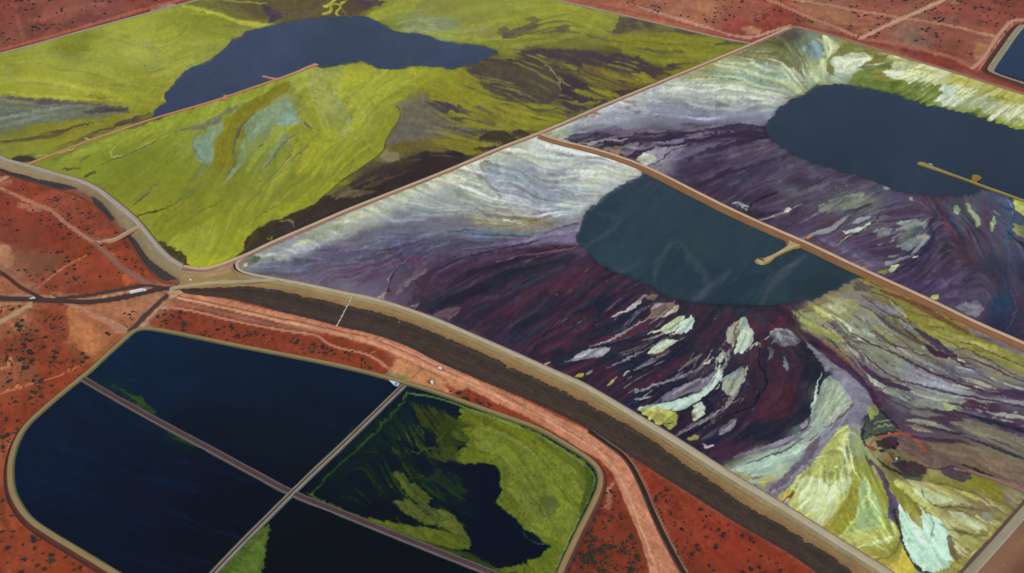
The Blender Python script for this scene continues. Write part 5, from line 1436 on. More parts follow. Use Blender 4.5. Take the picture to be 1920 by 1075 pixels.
RIGHT = """
f 1060 240 -14
f 1100 210 -6
f 1150 190 2
f 1250 180 6
f 1350 165 6
f 1300 220 2
f 1400 210 5
f 1200 240 -4
f 1100 255 -10
f 1150 250 -6
f 1250 245 -8
f 1180 280 -12
f 1220 290 -25
f 1300 270 -12
f 1400 245 -3
f 1350 300 -22
f 1420 280 -15
f 1300 330 -25
f 1400 340 -25
f 1480 320 -28
f 1550 350 -25
f 1450 400 -25
f 1550 420 -28
f 1600 400 -25
f 1650 440 -22
f 1700 420 -15
f 1700 480 -30
f 1740 430 -60
f 1760 380 75
f 1800 400 65
f 1820 460 72
f 1760 500 -50
f 1800 520 -45
f 1860 420 60
f 1880 480 65
f 1880 560 75
f 1800 580 20
f 1860 600 -60
f 1900 400 35
f 1500 80 60
f 1540 90 80
f 1420 90 15
f 1440 120 12
f 1350 120 5
f 1400 150 15
f 1300 150 8
f 1500 130 60
f 1560 100 100
f 1600 120 -25
f 1650 120 -10
f 1650 150 10
f 1720 130 -15
f 1750 160 -30
f 1800 170 -30
f 1850 190 -35
f 1900 200 -40
c 1050 240 9ca494
c 1090 225 8a929a
c 1130 205 9ca2a4
c 1150 190 a8aeb0
c 1180 175 b0b8b4
c 1220 175 aab2b8
c 1260 165 b4bcb4
c 1320 175 b0b8b4
c 1380 178 b4bcb0
c 1440 185 acb0a8
c 1460 200 a0a4a8
c 1180 210 8c92a2
c 1250 200 888ea2
c 1320 210 8489a0
c 1400 205 9098a8
c 1440 220 8c90a0
c 1250 225 77788c
c 1320 230 707088
c 1400 230 7a788e
c 1180 230 828698
c 1100 255 7a8090
c 1430 245 685c78
c 1380 245 5c4e6a
c 1300 245 54445e
c 1200 255 5c4c64
c 1150 260 403048
c 1250 265 382a42
c 1330 258 3a2844
c 1420 258 3c2844
c 1180 285 5a4c58
c 1250 280 6c6274
c 1300 290 605470
c 1230 300 847e8a
c 1290 320 443450
c 1350 280 584a66
c 1400 270 4c384f
c 1350 310 463452
c 1440 290 5c506a
c 1430 310 463654
c 1400 340 40304c
c 1480 310 5a4c64
c 1500 340 4a3a58
c 1560 340 564a64
c 1600 350 5a4c66
c 1320 360 44304a
c 1400 370 42304c
c 1450 360 4a3c58
c 1480 350 606070
c 1400 410 40304a
c 1480 400 403048
c 1500 430 54445e
c 1540 380 505264
c 1600 370 687068
c 1620 385 7c8074
c 1560 420 54404f
c 1560 450 5a4860
c 1620 440 54405a
c 1680 420 5a4a66
c 1680 460 4a364e
c 1650 470 4c384e
c 1640 500 64546c
c 1700 440 70787c
c 1640 410 6c6a74
c 1660 370 50506a
c 1700 380 544660
c 1740 380 50384f
c 1680 395 4c4664
c 1760 420 322c46
c 1750 460 34304a
c 1720 500 3c2f4a
c 1760 500 483855
c 1800 440 4a3448
c 1780 400 423c58
c 1800 400 5a5a60
c 1830 420 504050
c 1850 400 4a4a68
c 1880 400 46587a
c 1900 430 44546c
c 1870 460 4a4a60
c 1820 480 503a4e
c 1860 500 3a3852
c 1900 480 3c4460
c 1900 510 2c3048
c 1850 540 4c3850
c 1800 540 453a5a
c 1760 550 4a3a5c
c 1860 580 2c3c60
c 1880 560 303a5a
c 1900 600 3a3050
c 1910 560 4a3450
c 1820 590 4c4060
c 1800 570 54466a
c 1760 570 54425f
c 1860 620 302c4a
c 1700 540 4a3858
c 1440 60 6c5c4c
c 1490 70 585444
c 1520 80 788866
c 1450 90 7c7a42
c 1400 100 787a48
c 1340 120 8c8c48
c 1380 125 a0a87c
c 1300 140 a0a47c
c 1360 150 90a494
c 1430 135 a0b494
c 1480 120 96a074
c 1500 150 a8b890
c 1420 160 94a888
c 1540 90 7e9490
c 1560 90 b0bc84
c 1540 130 aab878
c 1580 130 a8b8a8
c 1600 120 c0c8a0
c 1580 85 868a34
c 1620 100 868230
c 1640 130 6c7c28
c 1680 150 7c7c1e
c 1620 150 7c8c3c
c 1680 120 b0b070
c 1720 130 c8d0a0
c 1760 140 c0c888
c 1740 170 748c28
c 1780 180 88a040
c 1800 150 b4b448
c 1840 170 a8a83c
c 1850 200 9ca878
c 1820 190 a8b49c
c 1900 210 bcc49c
c 1900 190 a4a434
c 1880 230 98a83c
c 1830 210 90a040
c 1500 160 98a878
c 1920 240 a8b02c
# north flats
p 554640 .8 5 1 .3 | 1462,66 1480,56 1505,62 1500,72 1485,76 1470,72
p 6f7440 .8 8 2 .4 | 1440,84 1490,86 1510,110 1490,125 1440,105 1400,95
p 706a40 .7 8 3 .4 | 1390,104 1440,96 1490,115 1520,140 1500,145 1440,120
s b4bc90 .8 2 6 3 4 2 .4 | 1400,118 1450,128 1500,138 1525,150
s c0c8a8 .85 2 8 4 4 3 .3 | 1380,118 1430,120 1480,130 1530,150
s 88a494 .85 4 14 5 6 3 .4 | 1370,138 1420,140 1480,148 1515,158
s 80988c .8 4 14 6 5 3 .4 | 1350,136 1400,152 1450,168 1475,175
s b0bc88 .7 2 8 3 4 2 .3 | 1380,128 1440,150 1500,162
s b0b880 .8 3 6 3 3 2 .3 | 1290,146 1350,158 1400,168 1470,178
s a0985c .7 2 4 2 3 2 .4 | 1290,140 1330,142 1380,155
p 7e9aa0 .9 5 1 .2 | 1508,82 1528,74 1542,78 1544,90 1540,108 1530,112 1518,104 1508,92
p c0cc94 .95 3 1 .2 | 1530,72 1545,68 1570,78 1575,86 1560,98 1555,108 1550,120 1548,140 1530,148 1532,125 1545,105 1542,80
p b0bc90 .8 5 1 .2 | 1530,120 1552,118 1555,140 1560,152 1530,152
p 7c7a2c .95 3 1 .1 | 1576,84 1590,80 1604,88 1598,96 1580,100 1562,108 1556,112 1558,122 1566,130 1566,136 1556,142 1550,132 1551,112 1565,100
p c6d0b4 .97 2 1 .1 | 1560,110 1580,102 1600,98 1620,100 1640,112 1630,118 1612,126 1600,138 1580,140 1568,134 1562,122
p bcc4a0 .85 3 1 .2 | 1600,100 1612,98 1638,108 1625,122 1600,118
p 6c6420 .9 4 1 .2 | 1640,102 1664,104 1662,112 1640,122 1620,130 1605,130 1625,118 1640,110
p 6f8428 .97 3 1 .1 | 1595,148 1600,140 1620,130 1645,128 1665,138 1685,148 1700,156 1760,158 1768,166 1766,178 1752,190 1740,198 1700,186 1660,175 1620,165 1590,158
p 86781c .7 8 1 .3 | 1635,135 1650,130 1670,145 1660,155 1640,158
p 7a8a3c .6 6 2 .3 | 1700,165 1740,160 1760,175 1740,188 1710,180
p c4d4c0 .95 2 1 .1 | 1655,134 1668,134 1682,140 1686,150 1675,148 1662,142
p d0dcae .95 3 2 .2 | 1660,122 1690,118 1700,128 1740,138 1745,150 1720,156 1690,152 1680,140 1665,134
p c8d090 .9 4 2 .3 | 1700,128 1740,130 1765,145 1760,156 1740,152 1715,145
s a89830 .7 1 5 2 3 2 .4 | 1670,110 1720,125 1790,145 1830,160
p c0ccb8 .95 3 2 .2 | 1764,156 1790,160 1820,168 1815,182 1790,200 1770,200 1760,185 1768,170
p c8d098 .85 4 2 .3 | 1790,155 1830,165 1825,180 1800,185
p 92a070 .7 5 2 .3 | 1800,185 1850,180 1870,190 1840,210 1800,200
p bcc4a0 .9 4 2 .3 | 1830,205 1855,190 1880,190 1900,195 1890,215 1870,222 1850,215
p 8c9c28 .7 6 1 .3 | 1780,200 1830,205 1860,220 1920,240 1920,248 1850,228
p d0d4a4 .9 4 2 .3 | 1880,215 1900,195 1925,205 1925,225 1900,225
s 6c6420 .6 2 4 2 2 2 .3 | 1840,178 1880,182 1900,188
s 94a8a0 .6 2 6 2 3 2 .4 | 1500,130 1530,140 1560,148
s 8c7a40 .8 2 3 2 1.5 1 .2 | 1470,184 1490,180 1510,178 1525,160 1545,157
# pale wall side flats
s c0c8b8 .8 2 8 4 4 3 .4 | 1280,150 1330,160 1400,170 1450,178
p c4cabc .8 4 3 .4 | 1220,166 1270,158 1300,165 1350,172 1420,178 1470,186 1460,194 1400,184 1320,178 1260,176
p b4bab8 .7 6 3 .5 | 1150,190 1190,176 1230,172 1210,188 1170,196 1140,204
s 84704c .9 3 5 2 2 1 .3 | 1108,212 1120,212 1126,214
s 8c5c50 .8 2 3 2 2 1 .4 | 1095,216 1110,218 1120,218
s 80645c .8 1 3 2 2 2 .4 | 1160,190 1180,192 1195,198
s a8b08c .8 3 8 3 3 1 .3 | 1030,245 1050,250 1062,256
s b4bca8 .7 3 8 4 4 3 .4 | 1055,240 1080,226 1120,218
s 6c3c44 .5 1 4 1 3 2 .4 | 1160,192 1200,214 1250,220
# dark braid
p 32243e .9 2 1 .35 | 1060,260 1068,254 1085,251 1120,246 1160,242 1200,246 1240,246 1280,240 1320,234 1400,232 1440,240 1440,262 1400,260 1340,258 1300,272 1260,288 1222,298 1200,300 1160,292 1120,278 1090,272 1065,264
p 6c5c78 .8 5 2 .4 | 1100,244 1150,240 1200,242 1280,240 1240,246 1200,250 1140,250
p 70647c .9 3 1 .3 | 1270,236 1310,231 1360,230 1360,236 1320,242 1290,247 1262,246
p 625670 .8 3 2 .3 | 1180,256 1240,250 1250,252 1200,260
p a09c90 .95 2 1 .1 | 1098,270 1110,265 1130,262 1158,260 1150,263 1125,266 1110,274
p 7c6c5c .95 1.5 1 .1 | 1130,276 1150,275 1166,274 1164,280 1145,284 1132,280
p 8a6c4c .95 1.5 1 .1 | 1145,284 1160,278 1166,284 1162,292 1148,288
s 6c6078 .7 1 4 1 2 1 .4 | 1165,276 1185,272 1200,270
p 706878 .9 2 1 .4 | 1163,275 1190,268 1200,268 1196,278 1184,288 1174,294 1166,288
s a8a8a8 .8 1 2 1 1 1 .1 | 1150,264 1165,262 1175,261
s 706478 .8 1 4 1 1.5 1 .2 | 1246,272 1260,264 1285,260
p 6c6280 .95 1.5 1 .1 | 1250,270 1258,264 1275,261 1288,261 1280,266 1262,270
s b0acb0 .7 1 1.5 1 1 1 .1 | 1085,266 1095,268 1100,269
p 8c8898 .97 2 1 .1 | 1190,300 1210,286 1230,278 1260,275 1290,270 1284,276 1270,290 1258,298 1240,306 1215,312 1195,306
p c0c4ac .95 2 1 .1 | 1190,302 1210,288 1225,290 1230,300 1212,310
p 7a6c84 .95 2 1 .1 | 1248,290 1262,280 1286,272 1280,282 1262,298 1250,302
s 2c2038 .9 1 2 1 1 1 .1 | 1216,312 1240,304 1250,290 1262,280 1290,272
s 7c6c80 .8 2 5 1 2 1 .3 | 1210,314 1230,312 1245,308
s 302440 .8 3 14 4 5 2 .2 | 1290,300 1330,282 1380,266 1440,262
p 403050 .8 6 2 .3 | 1270,322 1300,305 1340,300 1380,310 1340,330 1300,338
s 685c7c .8 2 10 3 3 2 .3 | 1290,290 1320,276 1350,270
s 7c7088 .8 2 8 2 3 2 .3 | 1430,285 1450,276 1470,270
s 6c6080 .7 2 8 2 4 2 .4 | 1350,300 1400,285 1440,275
s 2c2440 .7 2 10 2 4 2 .3 | 1310,345 1380,318 1460,296 1500,290
s 344060 .6 3 14 4 6 2 .4 | 1330,350 1400,330 1460,320
s 6e6480 .7 3 14 4 5 2 .4 | 1480,310 1530,322 1580,344
w 30283e .4 .4 .5 4 18 | 1280,300 1440,250 1700,370 1900,400 1920,600 1740,520 1540,450 1400,390
w 5e5068 .4 .5 .5 14 18 | 1280,320 1440,260 1700,370 1900,390 1920,600 1740,520 1540,450 1400,390
w 2c2439 .5 .9 .7 3 18 | 1280,300 1440,250 1700,370 1760,440 1740,520 1540,450 1400,390
w 645a72 .55 .9 .8 1 18 | 1260,310 1440,260 1700,370 1920,380 1920,620 1700,520 1500,430
w 563450 .45 1.0 .8 2 18 | 1300,330 1440,270 1700,370 1900,390 1920,620 1700,530 1500,430
w a4a8ac .6 1.5 .4 3 18 | 1360,380 1560,340 1740,410 1740,470 1660,510 1500,440
w 2c3a58 .7 .8 .5 0 18 | 1500,360 1700,380 1920,380 1930,640 1800,580 1700,500
w 7c7088 .75 .8 .4 1 8 | 1090,262 1200,246 1440,236 1440,262 1300,272 1220,296 1120,278
w a09ca4 .6 1.4 .4 2 8 | 1090,266 1200,256 1400,245 1300,270 1220,296
w c4c8c8 .45 .8 .9 3 18 | 1040,245 1200,180 1320,160 1470,190 1440,225 1200,215
w 7c8096 .4 .9 .7 0 18 | 1060,245 1200,190 1320,175 1450,200 1440,235 1240,240
w 5c5440 .6 .8 .5 1 16 | 1380,90 1480,60 1560,90 1540,140 1400,130
w c8d0a4 .7 .8 .5 2 16 | 1260,150 1400,90 1500,100 1530,160 1440,175
w 7c948c .6 .9 .5 3 16 | 1260,150 1400,100 1500,110 1530,160 1440,175
w a09038 .6 .8 .5 0 16 | 1600,100 1760,130 1930,190 1930,240 1780,190 1640,140
w d4d8b4 .6 1.0 .5 1 16 | 1600,95 1760,130 1930,190 1930,235 1780,190 1640,130
w 7c8838 .6 .9 .5 2 16 | 1600,95 1760,130 1930,190 1930,235 1780,200 1640,160
p 9ca0a0 .9 2 1 .3 | 1372,379 1384,378 1400,384 1404,390 1398,394 1386,388 1376,384
s 181828 .9 1 3 2 1 1 .1 | 1376,382 1390,388 1404,392 1412,380 1440,368 1460,360
s 2c2036 .8 2 6 2 2 1 .2 | 1405,385 1425,372 1460,358
p b8bcb0 .95 1.5 0 .1 | 1472,392 1480,389 1484,392 1478,399 1472,398
s 6c5464 .7 1 6 2 2 1 .4 | 1452,408 1462,400 1474,392
p 6a6474 .85 4 2 .4 | 1470,372 1490,360 1530,348 1560,338 1540,356 1500,368
s a8b0a0 .85 1 4 1 2 1 .3 | 1540,392 1552,386 1558,380
p 747c70 .85 4 2 .4 | 1530,390 1560,374 1600,362 1626,362 1624,376 1600,385 1570,396 1535,398
s 94a08c .8 1 5 1 3 2 .4 | 1580,372 1600,368 1620,364
s 2c3048 .8 3 9 3 4 2 .2 | 1590,396 1610,394 1630,384
p b0c0ac .97 1.5 1 .05 | 1575,436 1596,430 1620,424 1632,416 1634,420 1625,430 1608,437 1585,438
s 8c9098 .7 3 9 3 4 1 .4 | 1600,418 1620,410 1632,406
s 241c2c .85 1 2 1 1 1 .1 | 1570,462 1590,448 1610,436 1632,424 1644,410 1655,396
s a8907c .8 1 3 1 1 1 .2 | 1570,460 1582,450 1596,440
s 9a8c98 .5 1 3 1 2 1 .3 | 1500,420 1530,400 1560,390
p 7c7e84 .8 5 2 .5 | 1640,432 1660,426 1680,430 1670,440 1645,442
p 808a84 .85 4 2 .4 | 1690,416 1720,410 1738,414 1736,425 1710,428 1690,432
p 78808a .85 4 2 .4 | 1685,460 1710,446 1740,434 1748,440 1740,452 1715,464 1700,468
s 9a8c70 .7 2 6 2 3 1 .3 | 1720,444 1735,440 1746,440
s 2e2848 .85 3 12 4 4 1 .2 | 1680,512 1720,480 1745,460 1752,440 1745,420 1755,405
s 241c34 .6 1 3 1 2 1 .2 | 1640,418 1690,412 1730,408
s 4c2c48 .7 2 12 2 5 2 .3 | 1640,400 1700,398 1740,388
p b8c49c .97 1.5 1 .05 | 1662,506 1672,498 1686,496 1682,504 1668,514
p 8c8c2c .95 1.5 1 .1 | 1644,510 1660,504 1664,512 1656,516
s b8a8a0 .9 2 3 2 1 1 .1 | 1716,482 1722,480
s 7c7084 .7 2 5 1 2 1 .4 | 1680,490 1700,482 1716,478
p 7c9c7c .9 3 1 .2 | 1656,352 1662,348 1672,352 1666,356
p 84a090 .95 2 0 .1 | 1705,370 1711,370 1712,377 1706,375
p 86a474 .92 3 1 .2 | 1786,386 1794,384 1800,394 1796,404 1788,398
p 8ca070 .92 3 1 .2 | 1808,378 1818,384 1824,396 1836,408 1840,420 1832,426 1826,410 1816,396
p 90ac74 .95 2 1 .1 | 1856,422 1862,408 1868,406 1866,420 1862,434 1856,434
s a09088 .8 2 3 2 2 1 .2 | 1864,396 1872,402
s 305068 .7 3 8 3 4 2 .3 | 1785,410 1795,425 1810,440
s 5c3046 .7 3 10 3 4 2 .3 | 1765,370 1762,395 1790,440 1800,460
s 5c3450 .7 3 8 3 4 2 .3 | 1840,370 1850,400 1845,450
s 3a5070 .8 4 12 4 4 1 .2 | 1895,375 1905,400 1895,430 1885,460 1892,490
s 508090 .6 2 3 2 2 1 .2 | 1885,368 1900,385 1898,400
s 22283c .9 2 4 3 1.5 1 .1 | 1890,435 1905,450 1925,465
p b0bc48 .97 1.5 1 .05 | 1900,372 1912,376 1930,384 1930,408 1915,402 1905,394
p 8a8c4c .9 3 1 .1 | 1900,420 1930,425 1930,450 1905,440
p 243f60 .8 8 1 .2 | 1850,570 1870,550 1890,545 1895,570 1890,590 1860,590
p 26304c .7 10 1 .3 | 1840,600 1880,585 1900,600 1900,630 1860,620
s 6c5c78 .5 1 2 1 2 1 .2 | 1895,540 1905,570 1900,600 1885,620
p b4bc4c .97 1 0 .05 | 1744,558 1752,552 1760,552 1760,560 1752,562
p 80808c .85 4 1 .4 | 1790,578 1810,566 1830,564 1845,580 1830,596 1812,590 1800,582
p 64606c .9 2 1 .1 | 1798,580 1806,582 1808,588 1798,584
s 5f4c6c .7 3 14 4 5 1 .4 | 1768,560 1785,552 1800,545
s 605074 .7 4 12 4 5 2 .4 | 1730,530 1760,525 1800,535
s 5c5478 .6 3 20 6 8 1 .3 | 1540,440 1600,470 1660,500
s 7c7090 .5 3 8 3 5 1 .4 | 1520,440 1580,465 1640,500
# red brown fringe
s 7c5c4c .5 3 4 3 3 0 .2 | 1040,238 1200,166 1300,128 1400,88 1470,62
"""

A_POLY = "-180,146 0,97 350,3 565,-66 760,-66 1050,0 1390,76 1370,92 1020,250 700,390 460,482 430,500 375,508 330,492 290,456 250,402 205,362 160,337 60,314 0,302 -60,275 -180,215"
B_POLY = "1008,248 1200,316 1500,460 1920,652 2100,735 2100,760 1920,945 1820,1080 1745,1130 1645,1063 1494,968 1376,898 1267,830 1200,786 1094,722 1010,690 960,666 874,630 791,597 740,580 690,566 640,556 580,542 500,525 460,515 443,490 458,474 700,371"
C_POLY = "1022,250 1400,72 1480,52 1560,74 1920,182 2100,236 2100,738 1920,650 1505,456 1240,333"
DESERT = """
f 100 400 -15
f 100 800 80
f 1600 30 10
f 1300 1000 40
f 200 30 -14
c 0 0 833c32
c 100 20 8a4638
c 200 30 82423a
c 30 70 824234
c 300 5 853c2e
c 150 45 7c4034
c 1100 10 a05a44
c 1200 20 9c5a44
c 1300 10 a8664c
c 1400 20 98503c
c 1450 35 8a3a2c
c 1400 50 8c3c30
c 1550 30 935c46
c 1650 20 8c4c3c
c 1800 20 8a4436
c 1900 20 8a4034
c 1700 60 8a5644
c 1760 80 8a4a3a
c 1850 100 945442
c 1900 160 853c2e
c 1750 110 833628
c 1600 60 8a4636
c 0 340 8a3a28
c 60 350 8c3a26
c 120 380 88402c
c 180 400 8a3c26
c 40 400 873622
c 100 440 82321e
c 30 450 7c3a26
c 10 500 9a5a42
c 80 500 80402c
c 150 480 88381e
c 200 520 8a3a20
c 240 500 88361e
c 100 540 843a24
c 40 545 a05a3e
c 30 590 9a5a3c
c 90 600 883c22
c 60 660 80341c
c 130 660 8a3a1e
c 20 700 8a4a30
c 100 710 8a3418
c 170 620 9a5030
c 180 650 9c5630
c 230 590 9c5838
c 280 570 a06a4c
c 60 740 8a3a1e
c 30 780 86361c
c 5 860 9a4a2c
c 10 960 8c3c20
c 60 1020 88381c
c 100 1040 843418
c 350 600 7e3420
c 450 620 84361f
c 560 640 8c3c22
c 640 665 8c381c
c 700 640 8c3a20
c 760 690 b06a48
c 800 700 b06844
c 700 690 7e2e14
c 900 740 7c3018
c 1150 960 78301a
c 1130 1040 702c18
c 1180 1050 7a321c
c 1250 900 84301a
c 1300 960 86321c
c 1350 1020 842e18
c 1450 1060 8a321a
c 1280 1060 7a2e18
c 1880 1060 6c3c28
c 1910 980 6c4430
c 1840 1080 684028
p b87c5c .7 12 0 .2 | 0,455 16,460 28,480 24,498 8,505 -60,505 -60,455
p 6f4a34 .6 10 2 .5 | 20,470 60,480 120,480 110,500 60,520 30,505
p a8643c .9 6 1 .2 | 128,572 150,572 175,590 200,608 218,622 200,645 175,668 150,655 130,625
p b0683c .7 8 1 .2 | 120,640 150,600 190,625 185,655 160,660
p a8684a .8 6 1 .3 | 160,575 240,562 300,560 285,590 250,610 235,600 200,600 180,590
p b88468 .8 4 1 .2 | 180,585 205,600 230,608 245,618 240,625 215,625 195,605 170,590
p b04c28 .9 3 1 .1 | 228,512 250,505 262,515 255,530 232,535
p 5c3420 .8 2 1 .1 | 243,516 250,518 252,524 244,522
p 9c6448 .8 4 1 .2 | 95,548 180,556 230,548 280,546 270,552 200,560 120,562
p b08872 .9 3 1 .2 | 300,572 312,576 300,590 285,604 268,618 255,622 262,610 282,590
p b89070 .8 4 0 .2 | 315,538 345,534 342,550 330,556 320,560 312,552
s 8a6e54 .9 6 9 8 2 0 .1 | 300,545 320,541 345,536
# salmon haul road zone
p bc7658 .95 3 0 .05 | 330,552 356,552 419,560 520,585 590,600 640,615 704,628 766,650 816,677 858,697 911,719 975,746 1042,779 1102,808 1142,836 1176,860 1203,910 1229,980 1262,1050 1300,1120 1250,1150 1219,1075 1203,1016 1176,950 1149,889 1125,861 1092,846 1042,812 975,775 925,752 848,715 800,700 747,669 707,650 640,632 560,615 520,604 430,582 370,568 335,562
s 5c3426 .8 1 1.6 1.2 1 0 .2 | 332,555 374,563 433,576 520,596 600,612 640,622 690,632
s cc8a6c .8 3 4 4 2 0 .2 | 335,559 374,568 433,581 520,601 600,618 640,628 707,645 760,670 830,700 900,728 960,756 1020,785 1080,820 1130,850 1160,890 1185,950 1210,1015 1235,1085
s d0967a .8 1 2 1 1 0 .1 | 720,640 780,665 830,690 880,712 940,738
s 70402e .7 1 1.2 1 1 0 .2 | 700,636 750,655 800,680 850,702
s 6a3c2a .7 1 1.2 1 1 0 .2 | 900,720 960,748 1030,786 1090,822 1140,858 1170,910 1195,980 1222,1060
s 7c4a38 .8 1 1.5 1 1 0 .2 | 960,752 1020,780 1080,812 1120,840 1150,862
s c89074 .8 1.5 2.5 2 1 0 .1 | 980,760 1040,790 1100,825 1150,870 1180,930 1200,990 1230,1060
# work pad
p b87850 .95 3 0 .05 | 737,690 745,672 790,688 840,705 880,725 850,740 800,722 770,715 727,700
s 7c4a30 .8 1 2 1.5 1 0 .1 | 770,712 780,702 792,692
s 70402c .8 1 1.4 1 1 0 .1 | 750,672 790,690 826,706 838,716 842,724
p 7a7048 .8 5 1 .3 | 722,695 735,698 760,705 765,716 745,714 725,706
p 6c7a30 .7 4 1 .3 | 748,706 766,706 768,718 755,716
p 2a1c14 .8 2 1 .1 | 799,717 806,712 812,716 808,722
p 8a3418 .9 5 1 .2 | 832,720 880,738 930,760 960,775 950,782 900,762 850,742
# red zone strip between haul road and ponds
p 80331c .8 6 1 .2 | 275,605 300,578 344,584 420,600 520,620 600,632 650,640 700,655 742,672 728,700 700,698 600,675 500,652 400,634 330,620 290,612
s b87c60 .9 2 3 3 1 0 .1 | 304,574 344,580 389,589 419,598 480,611 560,624 597,629 606,639 625,650 653,657 690,665 709,676 727,690
s b07050 .8 1 2 1 1 0 .1 | 692,665 705,658
s 8a6a54 .6 3 8 4 3 1 .3 | 330,566 420,588 520,610 600,622
# left desert tracks
s b8836a .9 3 4 6 1.5 0 .1 | -60,340 0,352 41,372 82,388 100,397 115,413 143,433 174,454
s 8a6250 .95 7 8 10 2 0 .1 | 165,448 190,465 205,480 225,500 255,520 290,540
s b08468 .9 5 5 3 1.5 0 .1 | 174,455 200,452 212,450
s a87458 .8 2 3 2 1.5 0 .1 | 188,458 200,472 212,478
s b87a58 .7 1.5 2 1 1 0 .2 | 65,545 100,515 140,490 165,478
s 7c5846 .95 6 6 6 1.5 0 .1 | -60,460 0,499 28,514 71,547
s 4a3630 .95 6 6 6 1.5 0 .1 | -60,475 0,510 19,523 37,538 60,550 75,558
s 473632 .98 11 11 9 1 0 .05 | -60,556 0,560 56,561 103,564 159,567 206,562 244,555 281,546 303,541
s 4a3834 .98 6 6 6 1 0 .05 | 103,560 150,557 200,548 250,538 275,534 288,536 300,541
s b07a60 .9 2 4 3 1 0 .1 | 110,562 160,563 200,556 245,546 285,540
s 9c8c74 .9 3 4 3 1 0 .1 | 92,554 98,558 106,563
s 9a7058 .8 3 4 3 1.5 0 .1 | -60,551 0,552 60,555 92,557
s a88060 .8 2 3 2 1.5 0 .1 | -40,575 0,571 50,569
s b08c68 .95 7 8 8 1.5 0 .1 | -60,640 0,604 43,580 58,571
s b0785c .9 4 7 10 2 0 .1 | 112,564 135,571 169,587 202,605 225,617
s 503a34 .98 8 9 10 1 0 .05 | 312,556 285,580 262,603 244,621
s c07050 .8 2 3 2 1.5 1 .2 | 0,740 30,728 72,717
s c07a58 .7 2 6 3 3 2 .3 | 0,700 20,690 40,672
s a86040 .7 2 4 3 2 1 .3 | 110,705 140,690 165,678
s 6a5a34 .5 4 10 8 5 1 .4 | 120,640 135,655 150,668
s 6a5a4a .6 3 8 4 4 2 .4 | 150,440 190,448 205,448
s b06a50 .6 8 14 8 6 2 .4 | 40,385 70,390 100,395
s a86a50 .6 4 10 6 4 2 .4 | -20,350 10,345 20,338
p 4a2c2c .5 4 1 .3 | -20,318 10,322 20,330 0,334 -20,330
p b88a6c .8 2 1 .1 | -20,334 0,334 12,328 22,328 10,336 -20,345
# upper left
s b05c44 .95 3 4 3 1.5 0 .1 | -60,108 0,93 80,73 180,44 260,20 330,2 400,-20
s 3a2a30 .7 1 2 1 1 0 .5 | 0,98 100,72 200,44 300,16 350,0
s 9a8478 .8 3 8 3 2 1 .2 | 280,22 300,16 330,8
s 945044 .7 3 8 4 4 1 .3 | 30,30 38,50 45,75
s a05a44 .5 8 20 8 8 2 .4 | 60,40 120,22 200,8
# upper right tracks
s b47e62 .95 3 3.5 3.5 1 0 .1 | 1380,-20 1441,0 1467,10 1514,32 1565,50 1605,68
s b47e62 .95 3 3 3 1 0 .1 | 1400,-16 1498,0 1581,15 1675,32 1766,44 1866,69
s c09478 .95 5 6 6 1 0 .1 | 1800,-20 1772,0 1715,25 1675,42 1628,64 1612,73
s a06048 .95 4 5 6 1.5 0 .1 | 1612,73 1660,80 1700,86 1739,95 1778,105 1824,125
s b88a70 .95 6 6 5 1.5 0 .1 | 1822,128 1843,112 1869,69 1893,42 1903,38 1935,36 2100,40
s b88c78 .95 3 4 3 1 0 .1 | 1200,14 1280,38 1330,54 1390,71 1414,70 1450,58 1481,49
s a85c44 .8 3 4 3 1.5 0 .1 | 1042,-6 1180,18 1280,42
p b0704c .8 6 1 .2 | 1300,5 1325,2 1345,8 1340,18 1310,18
p b87c58 .9 4 1 .2 | 1388,54 1405,50 1430,55 1425,62 1400,64
p a06448 .7 8 2 .3 | 1480,4 1560,18 1640,34 1670,45 1620,64 1560,44 1510,26
p 7c5a4c .6 6 1 .3 | 1690,45 1720,50 1740,68 1700,72 1680,60
p 7a6454 .6 6 1 .3 | 1700,70 1750,78 1740,92 1700,84
p a86c44 .85 5 1 .2 | 1826,82 1850,80 1860,90 1845,105 1834,118 1826,104
p a87858 .7 4 1 .2 | 1770,2 1790,0 1800,5 1785,8
p 6c5448 .5 8 2 .4 | 1780,30 1810,36 1790,44 1770,40
s 7c3024 .7 4 8 6 4 1 .3 | 1490,46 1580,66 1700,96 1800,126 1925,168
s 943828 .7 2 4 3 2 0 .2 | 1100,6 1200,26 1300,50 1380,66
s 9c4834 .9 5 7 7 2 0 .1 | 1828,132 1870,140 1930,152
s b86c58 .9 3 3 3 1 0 .1 | 1838,128 1860,100 1885,62 1900,46
# outside east corner
s 8a7a60 .7 3 5 4 3 0 .2 | 1905,1085 1912,1020 1935,960
s 5a3c2c .6 4 8 8 6 1 .4 | 1865,1080 1880,1055 1890,1040
# purple pink toe line
s 8a4430 .9 2 4 4 2 0 .2 | 1176,862 1243,897 1280,920 1380,984 1481,1040 1540,1082
s 2a1c1a .98 5 8 8 1.5 0 .05 | 1105,808 1142,834 1176,858 1203,908 1233,983 1280,1072 1320,1130
s 907058 .8 1 1.5 1.5 1 0 .1 | 1182,856 1209,904 1239,980 1288,1070
s 8a5038 .7 3 6 5 2 1 .2 | 1110,800 1140,818 1165,836 1180,850
s b07c60 .6 3 8 4 3 1 .4 | 1128,900 1145,930 1135,960 1150,905
"""  # colours of the far upper desert have slight distance haze painted in

